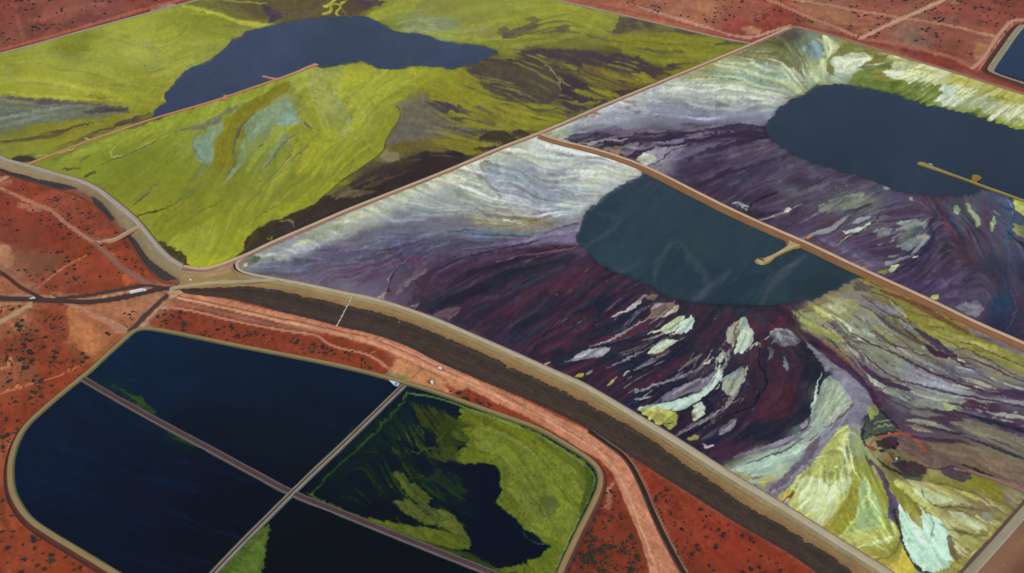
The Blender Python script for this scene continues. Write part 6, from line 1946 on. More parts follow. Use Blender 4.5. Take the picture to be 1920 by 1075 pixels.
PONDS = """
f 650 850 -30
f 800 820 60
f 900 800 20
f 720 900 60
f 1000 950 60
f 850 1000 20
c 100 760 02182c
c 60 860 021830
c 200 800 011228
c 300 900 010c20
c 400 950 000518
c 200 1000 010e20
c 480 900 000516
c 300 700 031e34
c 280 650 052238
c 450 720 031a2c
c 600 760 021624
c 500 820 02141e
c 400 800 02101e
c 650 720 021a2c
c 620 1000 000208
c 500 1050 000208
c 780 1060 000208
c 700 820 021018
c 800 760 021220
c 650 880 021018
c 900 900 010a20
c 900 980 010716
c 2000 200 0a2240
p 1c3020 .5 14 2 .5 | 165,690 230,720 260,745 300,780 290,785 240,760 190,730 160,712
p 2f4a14 .7 5 2 .4 | 240,740 262,740 280,760 300,780 285,775 262,765
s 304814 .6 2 5 2 3 2 .5 | 215,725 250,745 290,772
p 2c4c18 .75 8 1 .2 | 300,800 320,808 345,820 375,838 350,835 320,820
p 0c2420 .6 16 1 .3 | 240,780 300,800 350,825 360,850 300,830 260,800
# open pond film
p 626e1c .92 4 1 .15 | 862,764 900,772 955,788 1010,812 1060,842 1095,865 1108,885 1112,905 1100,940 1080,990 1050,1050 1040,1080 940,1072 925,1066 960,1062 1000,1050 1030,1030 1010,1010 1000,1002 980,992 978,985 960,965 945,955 928,942 930,935 942,920 936,900 938,885 930,872 905,868 875,872 852,862 855,850 875,838 870,825 850,812 845,795 862,782
p 74802c .7 20 2 .3 | 880,790 980,820 1080,880 1100,930 1060,1020 1000,1000 960,940 960,880 900,840
p 666814 .6 10 2 .4 | 870,776 960,800 1040,840 1020,850 920,820 870,810
p 56602c .5 16 1 .4 | 960,900 1010,910 1040,940 1020,970 980,960
p 3a4430 .5 10 1 .4 | 1010,930 1040,930 1050,950 1030,970 1010,955
p 01081c .95 3 1 .05 | 860,880 875,870 900,868 930,872 940,890 936,908 942,918 930,940 928,945 945,958 965,970 985,995 1000,1000 1020,1018 1033,1024 1025,1032 1005,1042 985,1040 950,1050 920,1050 900,1045 880,1020 860,980 850,950 880,930 880,900
w 3c4c14 .9 .7 .7 0 14 | 770,762 850,770 880,800 900,850 850,870 780,862 730,850 760,800
w 566418 .9 1.3 .6 1 12 | 780,765 850,772 880,830 850,866 780,862 750,840
w 1a2c10 .85 .2 1.2 2 24 | 760,745 850,770 850,860 900,960 850,1020 760,940 660,950 600,915 680,840
w 26380f .8 .6 1.2 3 24 | 740,800 850,860 860,930 760,940 700,920
w 2c3c10 .8 1.1 .6 0 14 | 730,880 830,900 870,1000 820,1020 740,960
w 303c14 .7 .9 .6 1 16 | 640,955 860,990 900,1050 980,1078 860,1050 700,1000
w 3c4816 .5 1.2 .6 2 20 | 880,780 1080,860 1110,920 1060,1040 980,990 940,900
w 78843a .5 1.2 .6 3 20 | 870,770 1080,860 1110,920 1060,1040 1000,1000 940,900
w 10203a .4 .6 .9 3 30 | 40,800 180,710 540,920 400,1070 200,1060 40,920
s 4a5a24 .7 1 1.2 1 1 0 .1 | 980,998 990,1012 1010,1020 1028,1022
p 2c3a14 .85 6 2 .45 | 820,790 860,780 880,830 850,850 820,862 800,855 820,830
p 343c10 .8 8 2 .5 | 780,765 820,765 850,790 840,810 800,805 780,790
s 4a5218 .85 2 5 2 2 1 .3 | 845,800 850,815 865,825 885,830
s 424a18 .8 1.5 4 1.5 1.5 1 .3 | 835,808 825,825 815,832
s 424a18 .8 1.5 4 1.5 1.5 1 .3 | 780,830 790,845 810,838 830,842 850,840
s 4c5218 .8 1.5 3 1.5 1.5 1 .3 | 763,842 775,848 792,848
s 38421c .7 1.5 3 1.5 1.5 1 .3 | 732,846 745,844 752,847
p 3a4414 .85 5 2 .3 | 810,850 850,840 870,850 850,862 820,862
s 2c3814 .7 2 6 2 3 2 .4 | 780,895 810,898 830,885
p 4c581c .9 5 2 .3 | 740,885 755,890 765,905 785,915 800,925 808,935 800,950 790,945 770,935 758,920 745,905
p 545e24 .8 6 2 .3 | 735,940 770,940 800,945 820,955 850,965 856,985 840,990 800,985 760,965
p 5a641a .92 7 1 .15 | 640,955 660,965 700,975 760,985 800,990 850,1000 880,1020 882,1030 850,1030 800,1015 740,1000 690,985 650,970
p 5a6424 .8 6 1 .2 | 820,955 850,965 865,985 880,1010 882,1025 860,1010 830,985
s 40540f .8 2 3.5 4 2.5 1 .3 | 580,930 620,885 680,835 720,795 760,750 765,738
s 4c6014 .85 3 5 4 2.5 1 .2 | 575,925 600,938 640,955
s 4a6014 .7 2 4 4 1.5 1 .3 | 640,958 720,985 820,1025 900,1055 960,1078
s 303c18 .8 3 8 5 3 1 .4 | 840,1030 880,1045 920,1060
s 6c7c3c .9 2 3 3 1 0 .1 | 768,738 822,746 872,764 938,789 1004,813 1053,842 1094,870 1112,886 1116,904 1106,932 1075,992 1044,1062
p 18281c .5 10 2 .5 | 660,800 740,770 780,780 760,820 700,860 650,880 610,900
p 1c2c18 .6 10 2 .5 | 800,880 860,890 880,930 850,950 820,930 800,900
p 4c6020 .92 4 1 .1 | 395,1085 430,1050 470,1010 500,980 505,1000 500,1020 498,1040 490,1085
p 586c2c .7 6 1 .2 | 440,1075 470,1030 498,1000 495,1040 480,1080
p 3a4a14 .8 3 1 .3 | 1095,870 1112,890 1112,915 1100,950 1085,990 1092,940 1098,905
"""
EWATER_POLY = "254,618 285,616 335,624 435,645 536,663 640,685 709,704 760,718 824,737 874,755 941,779 1008,802 1059,832 1102,859 1122,879 1126,903 1116,933 1085,993 1052,1063 1020,1150 990,1190 500,1190 300,1120 214,1072 151,1033 100,1003 54,973 27,933 20,903 20,866 30,829 50,795 84,765 144,715 169,695 200,665 240,630"

POOL = """
f 1300 450 -50
f 1150 480 -40
f 1400 500 -50
c 1100 420 263c48
c 1200 380 2c424c
c 1300 400 2a404c
c 1400 440 28404a
c 1250 500 243e48
c 1350 530 203844
c 1150 480 284650
c 1450 540 224048
c 1550 540 22383e
c 1500 480 24404a
c 1560 500 243c42
c 1300 460 2c424a
s 46565a 0.52 2 10 4 17.5 1 .2 | 1225,535 1230,500 1245,475 1260,455
s 48606a 0.45 2 8 3 17.5 1 .2 | 1092,465 1120,450 1150,430 1165,415
s 44585f 0.38 2 10 4 21.0 1 .3 | 1110,400 1130,405 1160,405
s 4a5e66 0.41 3 14 6 28.0 1 .2 | 1270,455 1310,500 1330,530 1310,560
s 4e5660 0.52 4 18 6 21.0 1 .2 | 1425,575 1440,540 1460,520 1485,500 1508,480
s 5a606c 0.60 1 3 1 7.0 1 .1 | 1445,525 1470,505 1495,490 1508,478
s 4c5664 0.45 3 16 5 24.5 1 .2 | 1290,570 1320,550 1345,530 1370,510
s 4a5a64 0.38 3 8 3 17.5 1 .3 | 1160,510 1180,505 1200,490
p 1c333c .5 14 1 .2 | 1380,560 1420,540 1440,515 1400,520 1350,540 1340,565
p 1e353c .5 12 1 .2 | 1130,382 1165,380 1160,400 1130,395
p 1c3038 .5 12 1 .2 | 1480,560 1560,540 1590,525 1540,520 1480,530
s 3c4a5a 0.30 3 10 4 21.0 1 .2 | 1410,470 1395,495 1380,520
"""
# seed, streak amplitudes, outline, paint
SHEETS = {
    'A': (11, (0.028, 0.045, 0.022, 0.13, 0.95, 1.06, 0.95), A_POLY, GREEN),
    'B': (23, (0.10, 0.06, 0.035, 0.22, 0.92, 1.06, 0.98), B_POLY, MIDDLE),
    'C': (37, (0.09, 0.06, 0.035, 0.22, 0.86, 1.06, 0.98), C_POLY, RIGHT),
    'D': (41, (0.04, 0.06, 0.06, 0, 0.92, 1.0, 1.03), None, DESERT),
    'E': (43, (0.035, 0.06, 0.09, 0.001), None, PONDS),
    'P': (47, (0.03, 0.03, 0.02, 0, 0.8, 1.0, 1.15), None, POOL),
}
GAINS = {'D': np.array([1.0, 1.08, 0.98], np.float32), 'A': np.array([1.0, 0.96, 0.85], np.float32),
         'B': np.array([1.02, 1.0, 0.93], np.float32), 'C': np.array([1.0, 1.0, 0.92], np.float32)}
WG = 0.7
GAIN = 1.05
# ================================================================ helpers
SP, CP = math.sin(PITCH), math.cos(PITCH)


def site(x, y, z=0.0):
    """survey sheet coordinates -> metres on the ground at height z"""
    x = np.asarray(x, np.float64); y = np.asarray(y, np.float64); z = np.asarray(z, np.float64)
    cx, cy = (x - 960.0) / F, (537.5 - y) / F
    dz = -SP + cy * CP
    t = (z - H) / dz
    return np.stack(np.broadcast_arrays(cx * t, (CP + cy * SP) * t, z), -1)


def sp(x, y, z=0.0):
    return Vector(site(x, y, z).tolist())


def tag(o, label=None, cat=None, group=None, kind=None):
    if label: o['label'] = label
    if cat: o['category'] = cat
    if group: o['group'] = group
    if kind: o['kind'] = kind
    return o


def empty(name, loc=(0, 0, 0), rz=0.0):
    o = bpy.data.objects.new(name, None)
    COL.objects.link(o)
    o.location = loc
    o.rotation_euler = (0, 0, rz)
    o.empty_display_size = 5
    return o


def link_mesh(name, me, mat, parent=None):
    me.materials.append(mat)
    o = bpy.data.objects.new(name, me)
    COL.objects.link(o)
    if parent:
        o.parent = parent
        o.matrix_parent_inverse = Matrix.Translation(-Vector(parent.location))
    return o


def quad_mesh(name, V, Q, C=None, smooth=False):
    me = bpy.data.meshes.new(name)
    V = np.asarray(V, np.float32); Q = np.asarray(Q, np.int32)
    me.vertices.add(len(V)); me.vertices.foreach_set('co', V.ravel())
    me.loops.add(Q.size); me.loops.foreach_set('vertex_index', Q.ravel())
    me.polygons.add(len(Q))
    me.polygons.foreach_set('loop_start', np.arange(0, Q.size, 4, dtype=np.int32))
    me.polygons.foreach_set('loop_total', np.full(len(Q), 4, np.int32))
    if smooth:
        me.polygons.foreach_set('use_smooth', np.ones(len(Q), bool))
    me.update(calc_edges=True)
    if C is not None:
        at = me.color_attributes.new('albedo', 'FLOAT_COLOR', 'POINT')
        cc = np.ones((len(V), 4), np.float32); cc[:, :3] = C
        at.data.foreach_set('color', cc.ravel())
    return me


# ---------------------------------------------------------------- materials
def new_mat(name):
    m = bpy.data.materials.new(name)
    m.use_nodes = True
    return m, m.node_tree.nodes, m.node_tree.links, m.node_tree.nodes['Principled BSDF']


def noise(n, l, scale, detail=3.0, rough=0.55, coord='Object'):
    tc = n.new('ShaderNodeTexCoord')
    t = n.new('ShaderNodeTexNoise')
    t.inputs['Scale'].default_value = scale
    t.inputs['Detail'].default_value = detail
    t.inputs['Roughness'].default_value = rough
    l.new(tc.outputs[coord], t.inputs['Vector'])
    return t.outputs['Fac']


def mrange(n, l, src, a, b, c, d):
    m = n.new('ShaderNodeMapRange')
    m.inputs[1].default_value = a; m.inputs[2].default_value = b
    m.inputs[3].default_value = c; m.inputs[4].default_value = d
    l.new(src, m.inputs[0])
    return m.outputs[0]


def mulc(n, l, col, fac):
    v = n.new('ShaderNodeVectorMath'); v.operation = 'SCALE'
    l.new(col, v.inputs[0]); l.new(fac, v.inputs['Scale'])
    return v.outputs[0]


def ground_mat(name, s1=0.03, s2=0.25, a1=0.12, a2=0.10, bump=0.6, rough=0.95, gain=GAIN, base=None, spec=0.0):
    m, n, l, b = new_mat(name)
    if base is None:
        a = n.new('ShaderNodeAttribute'); a.attribute_name = 'albedo'
        col = a.outputs['Color']
    else:
        r = n.new('ShaderNodeRGB'); r.outputs[0].default_value = (*base, 1)
        col = r.outputs[0]
    f1 = mrange(n, l, noise(n, l, s1, 4), 0.3, 0.7, gain * (1 - a1), gain * (1 + a1))
    f2 = mrange(n, l, noise(n, l, s2, 5, 0.7), 0.3, 0.7, 1 - a2, 1 + a2)
    mm = n.new('ShaderNodeMath'); mm.operation = 'MULTIPLY'
    l.new(f1, mm.inputs[0]); l.new(f2, mm.inputs[1])
    l.new(mulc(n, l, col, mm.outputs[0]), b.inputs['Base Color'])
    b.inputs['Roughness'].default_value = rough
    b.inputs['Specular IOR Level'].default_value = spec
    bp = n.new('ShaderNodeBump'); bp.inputs['Strength'].default_value = 0.5
    bp.inputs['Distance'].default_value = bump
    l.new(noise(n, l, s2 * 1.3, 5, 0.65), bp.inputs['Height'])
    l.new(bp.outputs[0], b.inputs['Normal'])
    return m


def water_mat(name, rough=0.12, spec=0.5, gain=1.0):
    m, n, l, b = new_mat(name)
    a = n.new('ShaderNodeAttribute'); a.attribute_name = 'albedo'
    f = mrange(n, l, noise(n, l, 0.012, 3), 0.3, 0.7, gain * 0.93, gain * 1.07)
    l.new(mulc(n, l, a.outputs['Color'], f), b.inputs['Base Color'])
    b.inputs['Roughness'].default_value = rough
    b.inputs['IOR'].default_value = 1.33
    b.inputs['Specular IOR Level'].default_value = spec
    bp = n.new('ShaderNodeBump'); bp.inputs['Strength'].default_value = 0.25
    bp.inputs['Distance'].default_value = 0.6
    l.new(noise(n, l, 0.12, 6, 0.75), bp.inputs['Height'])
    l.new(bp.outputs[0], b.inputs['Normal'])
    return m


def plain(name, col, rough=0.7, var=0.15, scale=1.5, metal=0.0, bump=0.03):
    m, n, l, b = new_mat(name)
    r = n.new('ShaderNodeRGB'); r.outputs[0].default_value = (*col, 1)
    f = mrange(n, l, noise(n, l, scale, 4), 0.3, 0.7, 1 - var, 1 + var)
    l.new(mulc(n, l, r.outputs[0], f), b.inputs['Base Color'])
    b.inputs['Roughness'].default_value = rough
    b.inputs['Metallic'].default_value = metal
    bp = n.new('ShaderNodeBump'); bp.inputs['Distance'].default_value = bump
    l.new(noise(n, l, scale * 4, 4), bp.inputs['Height'])
    l.new(bp.outputs[0], b.inputs['Normal'])
    return m


M_BEACH = ground_mat('tailings_silt', 0.02, 0.22, 0.05, 0.07, 0.35, 0.85)
M_DESERT = ground_mat('red_desert_soil', 0.025, 0.35, 0.14, 0.16, 0.5)
M_EARTH = ground_mat('graded_earth', 0.06, 0.5, 0.08, 0.12, 0.4)
M_ROCK = ground_mat('dumped_rock', 0.08, 0.5, 0.12, 0.22, 0.6)
M_ROAD = ground_mat('track_surface', 0.08, 0.6, 0.07, 0.08, 0.15)
M_WATER = water_mat('pond_water')
M_ALGAE = ground_mat('algae_film', 0.05, 0.3, 0.10, 0.16, 0.1, 0.7)
M_OUT = ground_mat('far_desert_soil', 0.004, 0.05, 0.15, 0.2, 0.5, base=tuple(lin('7c3d2c')))

# ================================================================ sheets
imgs = {}
sheets = {}
for k, (seed, amp, poly, data) in SHEETS.items():
    sheets[k] = Sheet(seed, data, amp)
    imgs[k] = sheets[k].img * GAINS.get(k, 1.0)


def samp(img, x, y):
    fx = np.clip((np.asarray(x) - MX0) / MST, 0, NX - 1.001)
    fy = np.clip((np.asarray(y) - MY0) / MST, 0, NY - 1.001)
    xi, yi = fx.astype(int), fy.astype(int)
    tx, ty = (fx - xi)[..., None], (fy - yi)[..., None]
    return ((img[yi, xi] * (1 - tx) + img[yi, xi + 1] * tx) * (1 - ty)
            + (img[yi + 1, xi] * (1 - tx) + img[yi + 1, xi + 1] * tx) * ty)


def grid_sheet(name, img, mask, z, mat, step=1, kind='structure', parent=None):
    """mesh over the survey grid where mask is true; z array or number"""
    ys = np.arange(0, NY, step); xs = np.arange(0, NX, step)
    X, Y = GXX[np.ix_(ys, xs)], GYY[np.ix_(ys, xs)]
    m = mask[np.ix_(ys, xs)]
    Z = z[np.ix_(ys, xs)] if isinstance(z, np.ndarray) else np.full(X.shape, z)
    C = img[np.ix_(ys, xs)] if img.shape[:2] == (NY, NX) else img
    q = m[:-1, :-1] & m[1:, :-1] & m[:-1, 1:] & m[1:, 1:]
    ny, nx = X.shape
    idx = np.arange(ny * nx).reshape(ny, nx)
    Q = np.stack([idx[1:, :-1][q], idx[1:, 1:][q], idx[:-1, 1:][q], idx[:-1, :-1][q]], -1)
    used = np.zeros(ny * nx, bool); used[Q.ravel()] = True
    remap = np.cumsum(used) - 1
    V = site(X.ravel()[used], Y.ravel()[used], Z.ravel()[used])
    me = quad_mesh(name, V, remap[Q], C.reshape(-1, 3)[used], smooth=True)
    o = link_mesh(name, me, mat, parent)
    if kind: o['kind'] = kind
    return o


def resample(P, n):
    P = np.array(P, float)
    s = np.concatenate([[0], np.cumsum(np.hypot(*np.diff(P, axis=0).T))])
    t = np.linspace(0, s[-1], n)
    return np.stack([np.interp(t, s, P[:, 0]), np.interp(t, s, P[:, 1])], -1)


def rag(n, rng, amp, cells):
    """1-d wobble"""
    out = np.zeros(n)
    for c, a in cells:
        g = rng.standard_normal(int(n / c) + 3)
        x = np.arange(n) / c
        i = x.astype(int); f = x - i; f = f * f * (3 - 2 * f)
        out += a * (g[i] * (1 - f) + g[i + 1] * f)
    return out * amp


def loft_world(name, W, cols, mat, parent=None, nac=5, seed=1, streak=0.10, lump=0.0, kind=None, jit=None):
    """surface through several long lines W[k] (n,3); cols = one colour per line"""
    rng = np.random.default_rng(seed)
    n = len(W[0])
    rows, cc = [], []
    for k in range(len(W) - 1):
        for j in range(nac + (1 if k == len(W) - 2 else 0)):
            t = j / nac
            rows.append(W[k] * (1 - t) + W[k + 1] * t)
            cc.append((cols[k] * (1 - t) + cols[k + 1] * t) * np.ones((n, 1)))
    V = np.array(rows); C = np.array(cc)
    m = len(V)
    st = rng.standard_normal((m, 1)) * streak * 0.6
    ln = np.array([rag(n, rng, 1, ((14, .5), (4, .3), (1.6, .35))) for _ in range(m)]) * streak
    C = C * np.exp(st + ln)[..., None]
    if lump:
        V[1:-1, :, 2] += np.array([rag(n, rng, lump, ((9, .5), (3, .4), (1.5, .4))) for _ in range(m - 2)])
    idx = np.arange(m * n).reshape(m, n)
    Q = np.stack([idx[:-1, :-1], idx[:-1, 1:], idx[1:, 1:], idx[1:, :-1]], -1).reshape(-1, 4)
    # make faces point up
    a, b, c = V.reshape(-1, 3)[Q[len(Q) // 2][0]], V.reshape(-1, 3)[Q[len(Q) // 2][1]], V.reshape(-1, 3)[Q[len(Q) // 2][3]]
    if np.cross(b - a, c - a)[2] < 0:
        Q = Q[:, ::-1]
    me = quad_mesh(name, V.reshape(-1, 3), Q, np.clip(C.reshape(-1, 3), 0.003, 0.85), smooth=True)
    o = link_mesh(name, me, mat, parent)
    if kind: o['kind'] = kind
    return o


def px_lines(L, n):
    """L = [(points, z)] -> resampled world lines"""
    out = []
    for P, z in L:
        R = resample(smooth_poly(pts(P) if isinstance(P, str) else P, 2, False), n)
        zz = np.interp(R[:, 0], z[0], z[1]) if isinstance(z, tuple) else z
        out.append(site(R[:, 0], R[:, 1], zz))
    return out


def drop(P, z1, z0):
    """sheet points drawn at height z1 -> sheet points of the same spots at height z0"""
    R = np.array(smooth_poly(pts(P), 2, False))
    w = site(R[:, 0], R[:, 1], z1)
    X, Y, Z = w[:, 0], w[:, 1], z0 - H
    dep = Y * CP - Z * SP
    return list(zip(960 + F * X / dep, 537.5 - F * (Y * SP + Z * CP) / dep))


def rail(P, z, offs, spacing=4.0, smooth=2):
    """centre line (sheet points at height z) -> world lines offset sideways: offs=[(d, z)]; +d is left of travel"""
    R = np.array(smooth_poly(pts(P) if isinstance(P, str) else P, smooth, False) if smooth else pts(P))
    Wl = site(R[:, 0], R[:, 1], z)[:, :2]
    s = np.concatenate([[0], np.cumsum(np.hypot(*np.diff(Wl, axis=0).T))])
    n = max(int(s[-1] / spacing), 4)
    t = np.linspace(0, s[-1], n)
    Wl = np.stack([np.interp(t, s, Wl[:, 0]), np.interp(t, s, Wl[:, 1])], -1)
    k = 2
    pad = np.concatenate([np.repeat(Wl[:1], k, 0), Wl, np.repeat(Wl[-1:], k, 0)])
    T = pad[2 * k:] - pad[:-2 * k]
    T /= np.linalg.norm(T, axis=1)[:, None] + 1e-9
    N = np.stack([-T[:, 1], T[:, 0]], -1)
    out = []
    for d, zz in offs:
        dd = d if np.ndim(d) else np.full(n, float(d))
        if callable(d): dd = d(np.linspace(0, 1, n), n)
        out.append(np.concatenate([Wl + N * dd[:, None], np.full((n, 1), float(zz))], 1))
    return out


def C3(*h):
    return [lin(x) for x in h]


# shared bank lines (sheet coordinates of the crests)
ZT = 10.0
WALL_AB = "344,499 366,503 389,504 419,494 463,477 507,455 591,419 658,390 733,361 844,317 927,281 960,268 1012,249 1064,227 1122,201 1226,158 1380,95 1430,73 1481,51"
WALL_BC = "1014,251 1049,263 1103,275 1153,290 1198,306 1240,325 1300,356 1384,398 1484,442 1509,452 1620,505 1744,561 1833,605 1920,642 2100,726"
WALL_NW = "-180,145 -60,114 0,101 75,81 159,57 244,34 300,19 360,3 480,-28 620,-66"
WALL_NE = "760,-66 900,-34 1042,0 1142,23 1280,55 1347,71 1407,82"
WALL_N = "1481,51 1497,51 1531,60 1598,77 1648,94 1700,109 1782,133 1920,177 2100,232"
WALL_SE = "1720,1190 1762,1135 1814,1073 1863,1020 1920,955 2100,752"
CR_A = "-180,218 -60,272 0,291 20,300 51,307 82,316 123,328 153,336 184,350 205,366 225,382 246,399 266,419 287,446 300,462 320,482 344,496"
CR_B = "463,478 452,487 446,494 448,503 459,509 478,514 520,521 580,532 640,546 690,555 740,569 791,587 824,599 874,621 960,658 1010,681 1060,703 1094,717 1200,780 1267,820 1334,863 1376,890 1427,920 1494,960 1561,1003 1645,1055 1745,1118"
ab = drop(WALL_AB, ZT + 2.6, ZT); bc = drop(WALL_BC, ZT + 4, ZT)
P_A = drop(WALL_NW, ZT + 1, ZT) + drop(WALL_NE, ZT + 1, ZT) + ab[::-1] + drop(CR_A, ZT + 1.6, ZT)[::-1]
kb = min(range(len(ab)), key=lambda i: abs(ab[i][0] - 458)); kc = min(range(len(ab)), key=lambda i: abs(ab[i][0] - 1016))
P_B = ab[kb:kc] + bc + drop(WALL_SE, ZT + 2.4, ZT)[::-1] + drop(CR_B, ZT + 1.6, ZT)[::-1]
P_C = ab[kc:] + drop(WALL_N, ZT + 1.2, ZT) + bc[::-1]

# ================================================================ ground
out_me = quad_mesh('desert', [(-30000, -8000, -2), (30000, -8000, -2), (30000, 50000, -2), (-30000, 50000, -2)], [(0, 1, 2, 3)])
link_mesh('desert', out_me, M_OUT)['kind'] = 'structure'

sdA = sd_poly(GXX, GYY, P_A); sdB = sd_poly(GXX, GYY, P_B); sdC = sd_poly(GXX, GYY, P_C)
sdE = sd_poly(GXX, GYY, pts(EWATER_POLY))
deep = (sdA < -45) | (sdB < -45) | (sdC < -45) | (sdE < -16)
gmask = ~deep
border = (GXX < MX0 + 20) | (GXX > MX1 - 20) | (GYY < MY0 + 12) | (GYY > MY1 - 20)
zg = np.where(border, -1.9, 0.0).astype(np.float32)
grid_sheet('red_ground', imgs['D'], gmask, zg, M_DESERT, step=2)

# ================================================================ beaches and ponds
ZT = 10.0
WA = "288,213 290,205 305,198 313,190 308,181 316,169 325,155 342,137 360,126 385,116 405,106 418,95 428,80 452,66 478,53 515,47 560,38 600,33 640,29 687,30 710,42 730,52 757,60 797,64 821,75 874,84 925,90 938,100 920,107 901,115 888,122 860,129 841,132 831,127 781,125 754,131 717,132 690,121 670,117 653,121 630,125 600,127 592,122 560,134 515,150 420,184 300,222 285,224"
WB = "1119,380 1098,395 1094,407 1088,417 1086,433 1079,441 1080,449 1085,460 1103,475 1115,489 1130,500 1147,509 1167,514 1191,527 1216,537 1234,550 1255,558 1280,565 1297,568 1347,571 1397,573 1439,574 1481,569 1514,563 1536,558 1544,554 1573,542 1588,530 1609,522 1640,520 1503,452 1300,352 1204,318 1204,331 1183,338 1160,350 1146,358 1130,370"
WC = "1528,161 1554,157 1581,157 1615,164 1665,174 1715,190 1799,207 1849,224 1920,244 2110,300 2110,445 1920,380 1880,366 1847,354 1826,364 1811,366 1799,369 1774,369 1730,366 1699,364 1682,356 1615,332 1565,318 1521,305 1481,285 1447,265 1431,248 1434,228 1451,218 1454,204 1471,198 1481,185 1508,178 1521,168"


def cell(nm, key, sd, wpts, label_water, wcol_img, seed):
    P = smooth_poly(pts(wpts), 1)
    S_ = sheets[key]
    sh = 0.7 * S_.l2
    sw = sd_poly(GXX + sh * S_.ux + 0.7 * (.6 * S_.n1 + .6 * S_.n0) + 1.3 * S_.n2, GYY + sh * S_.uy + 0.4 * (.6 * S_.n1[::-1] + .6 * S_.n0[::-1]) + .8 * S_.n2[::-1], P)
    z = (ZT - 0.12 + np.clip(sw * 0.05, -2.5, 0.45) + 0.05 * sheets[key].l2).astype(np.float32)
    mask = (sd < 0.5) & (sw > -14)
    wet = np.exp(-np.clip(sw + 1.5 * S_.l2, 0, 60) / (3.5 if key != 'A' else 2.0))
    imgs[key] = (imgs[key] * (1 - (.45 if key != 'A' else .25) * wet)[..., None]).astype(np.float32)
    grid_sheet(nm, imgs[key], mask, z, M_BEACH)
    sw0 = sd_poly(GXX, GYY, P)
    # shallows: the silt shows through the first few metres of water
    a = np.clip((-sw + 2.0 + 1.2 * S_.n2) / (9.0 if key == 'B' else 6.0), 0, 1); a = (a * a * (3 - 2 * a))[..., None]
    wcol = wcol_img * (0.35 + 0.65 * a) + imgs[key] * 0.38 * (1 - a)
    grid_sheet(label_water, wcol.astype(np.float32), (sw0 < 12) & (sd < 0), ZT - 0.12, M_WATER)


def tone_img(h, seed):
    r = np.random.default_rng(seed)
    n = .10 * norm(vnoise(r, 90)) + .06 * norm(vnoise(r, 34)) + .03 * norm(vnoise(r, 9))
    return (flat_img(h) * np.exp(n)[..., None]).astype(np.float32)


def flat_img(h):
    return np.tile(lin(h), (NY, NX, 1)).astype(np.float32)


cell('tailings_flat', 'A', sdA, WA, 'pond_water', tone_img('3c465e', 301) * WG, 1)
cell('tailings_flat', 'B', sdB, WB, 'pond_water', imgs['P'] * WG, 2)
cell('tailings_flat', 'C', sdC, WC, 'pond_water', tone_img('2c3848', 302) * WG, 3)

# evaporation ponds (inside the ring bank)
ZE = 2.4
em = sdE < 0
ecol = imgs['E']
lumg = ecol[..., 1] * 1.0
SE = sheets['E']
ecol = ecol * np.exp(-0.5 * np.clip(SE.n1 + .5 * SE.n0 - 1.35, 0, 2))[..., None]
film = (blur(lumg, 1) > 0.012 + 0.006 * SE.n1 + 0.004 * SE.n2) & (ecol[..., 1] > ecol[..., 2] * 1.1)
grid_sheet('pond_water', (ecol * np.array([0.25, 0.6, 0.75])).astype(np.float32), em, ZE, M_WATER, step=2)
o = grid_sheet('algae', ecol, em & film, ZE + 0.03, M_ALGAE, kind='stuff')

# small pond in the far corner
NEP = "1858,132 1875,108 1900,74 1925,46 2100,60 2100,200 1925,152"
sdN = sd_poly(GXX, GYY, pts(NEP))
grid_sheet('pond_water', flat_img('12284a') * WG, sdN < 3, 2.0, M_WATER, step=2)

# ================================================================ embankments
CREST = '96907c'


def bank(label, P, z, prof, cols, names, mats, spacing=4.0, seed=1, smooth=2, cat='embankment', nac=3, lump=0.15):
    """earth bank: prof=[(offset, height)...], one named part for every strip between two profile points"""
    W = rail(P, z, prof, spacing, smooth)
    root = empty('earth_bank', tuple(W[len(prof) // 2][len(W[0]) // 2]))
    root.location.z = 0
    tag(root, label, cat)
    for k, nm in enumerate(names):
        cs = [cols[k][0], cols[k][1]]
        loft_world(nm, [W[k], W[k + 1]], C3(*cs), mats[k], root, nac=nac, seed=seed + k, lump=lump if 'road' not in nm else 0.02,
                   streak=0.09)
    return root


# wall between the green flat and the two purple cells (travel: west tip -> north corner; left = green side)
bank('long straight earth wall with pale crest road dividing the green flat from the purple flats',
     WALL_AB,
     ZT + 2.6, [(-6.5, ZT - .5), (-3.2, ZT + 2.0), (-2.6, ZT + 2.6), (2.6, ZT + 2.6), (6.5, ZT - .5)],
     [('846050', '8a6654'), ('7a5a48', '9c8268'), ('bca88c', 'b49c80'), ('80584c', '6a4040')],
     ['side_slope', 'crest_edge', 'crest_road', 'outer_slope'], [M_EARTH, M_EARTH, M_ROAD, M_EARTH], seed=3)

# wall between the middle and the right cell (travel west -> east; right side faces the middle pond)
bank('long brown dividing bank with wide rust coloured face between the two purple cells',
     WALL_BC,
     ZT + 4.5, [(-13, ZT - .6), (-11, ZT + .2), (-4.2, ZT + 3.3), (-2.6, ZT + 4), (2.8, ZT + 4), (8, ZT + .0)],
     [('8c8230', '846630'), ('82583a', '8c6444'), ('5c3e2a', 'a88860'), ('c4aa8c', 'b89c7c'), ('8a6850', '604840')],
     ['stained_toe', 'face_slope', 'crest_edge', 'crest_road', 'far_slope'], [M_EARTH, M_EARTH, M_EARTH, M_ROAD, M_EARTH], seed=11)

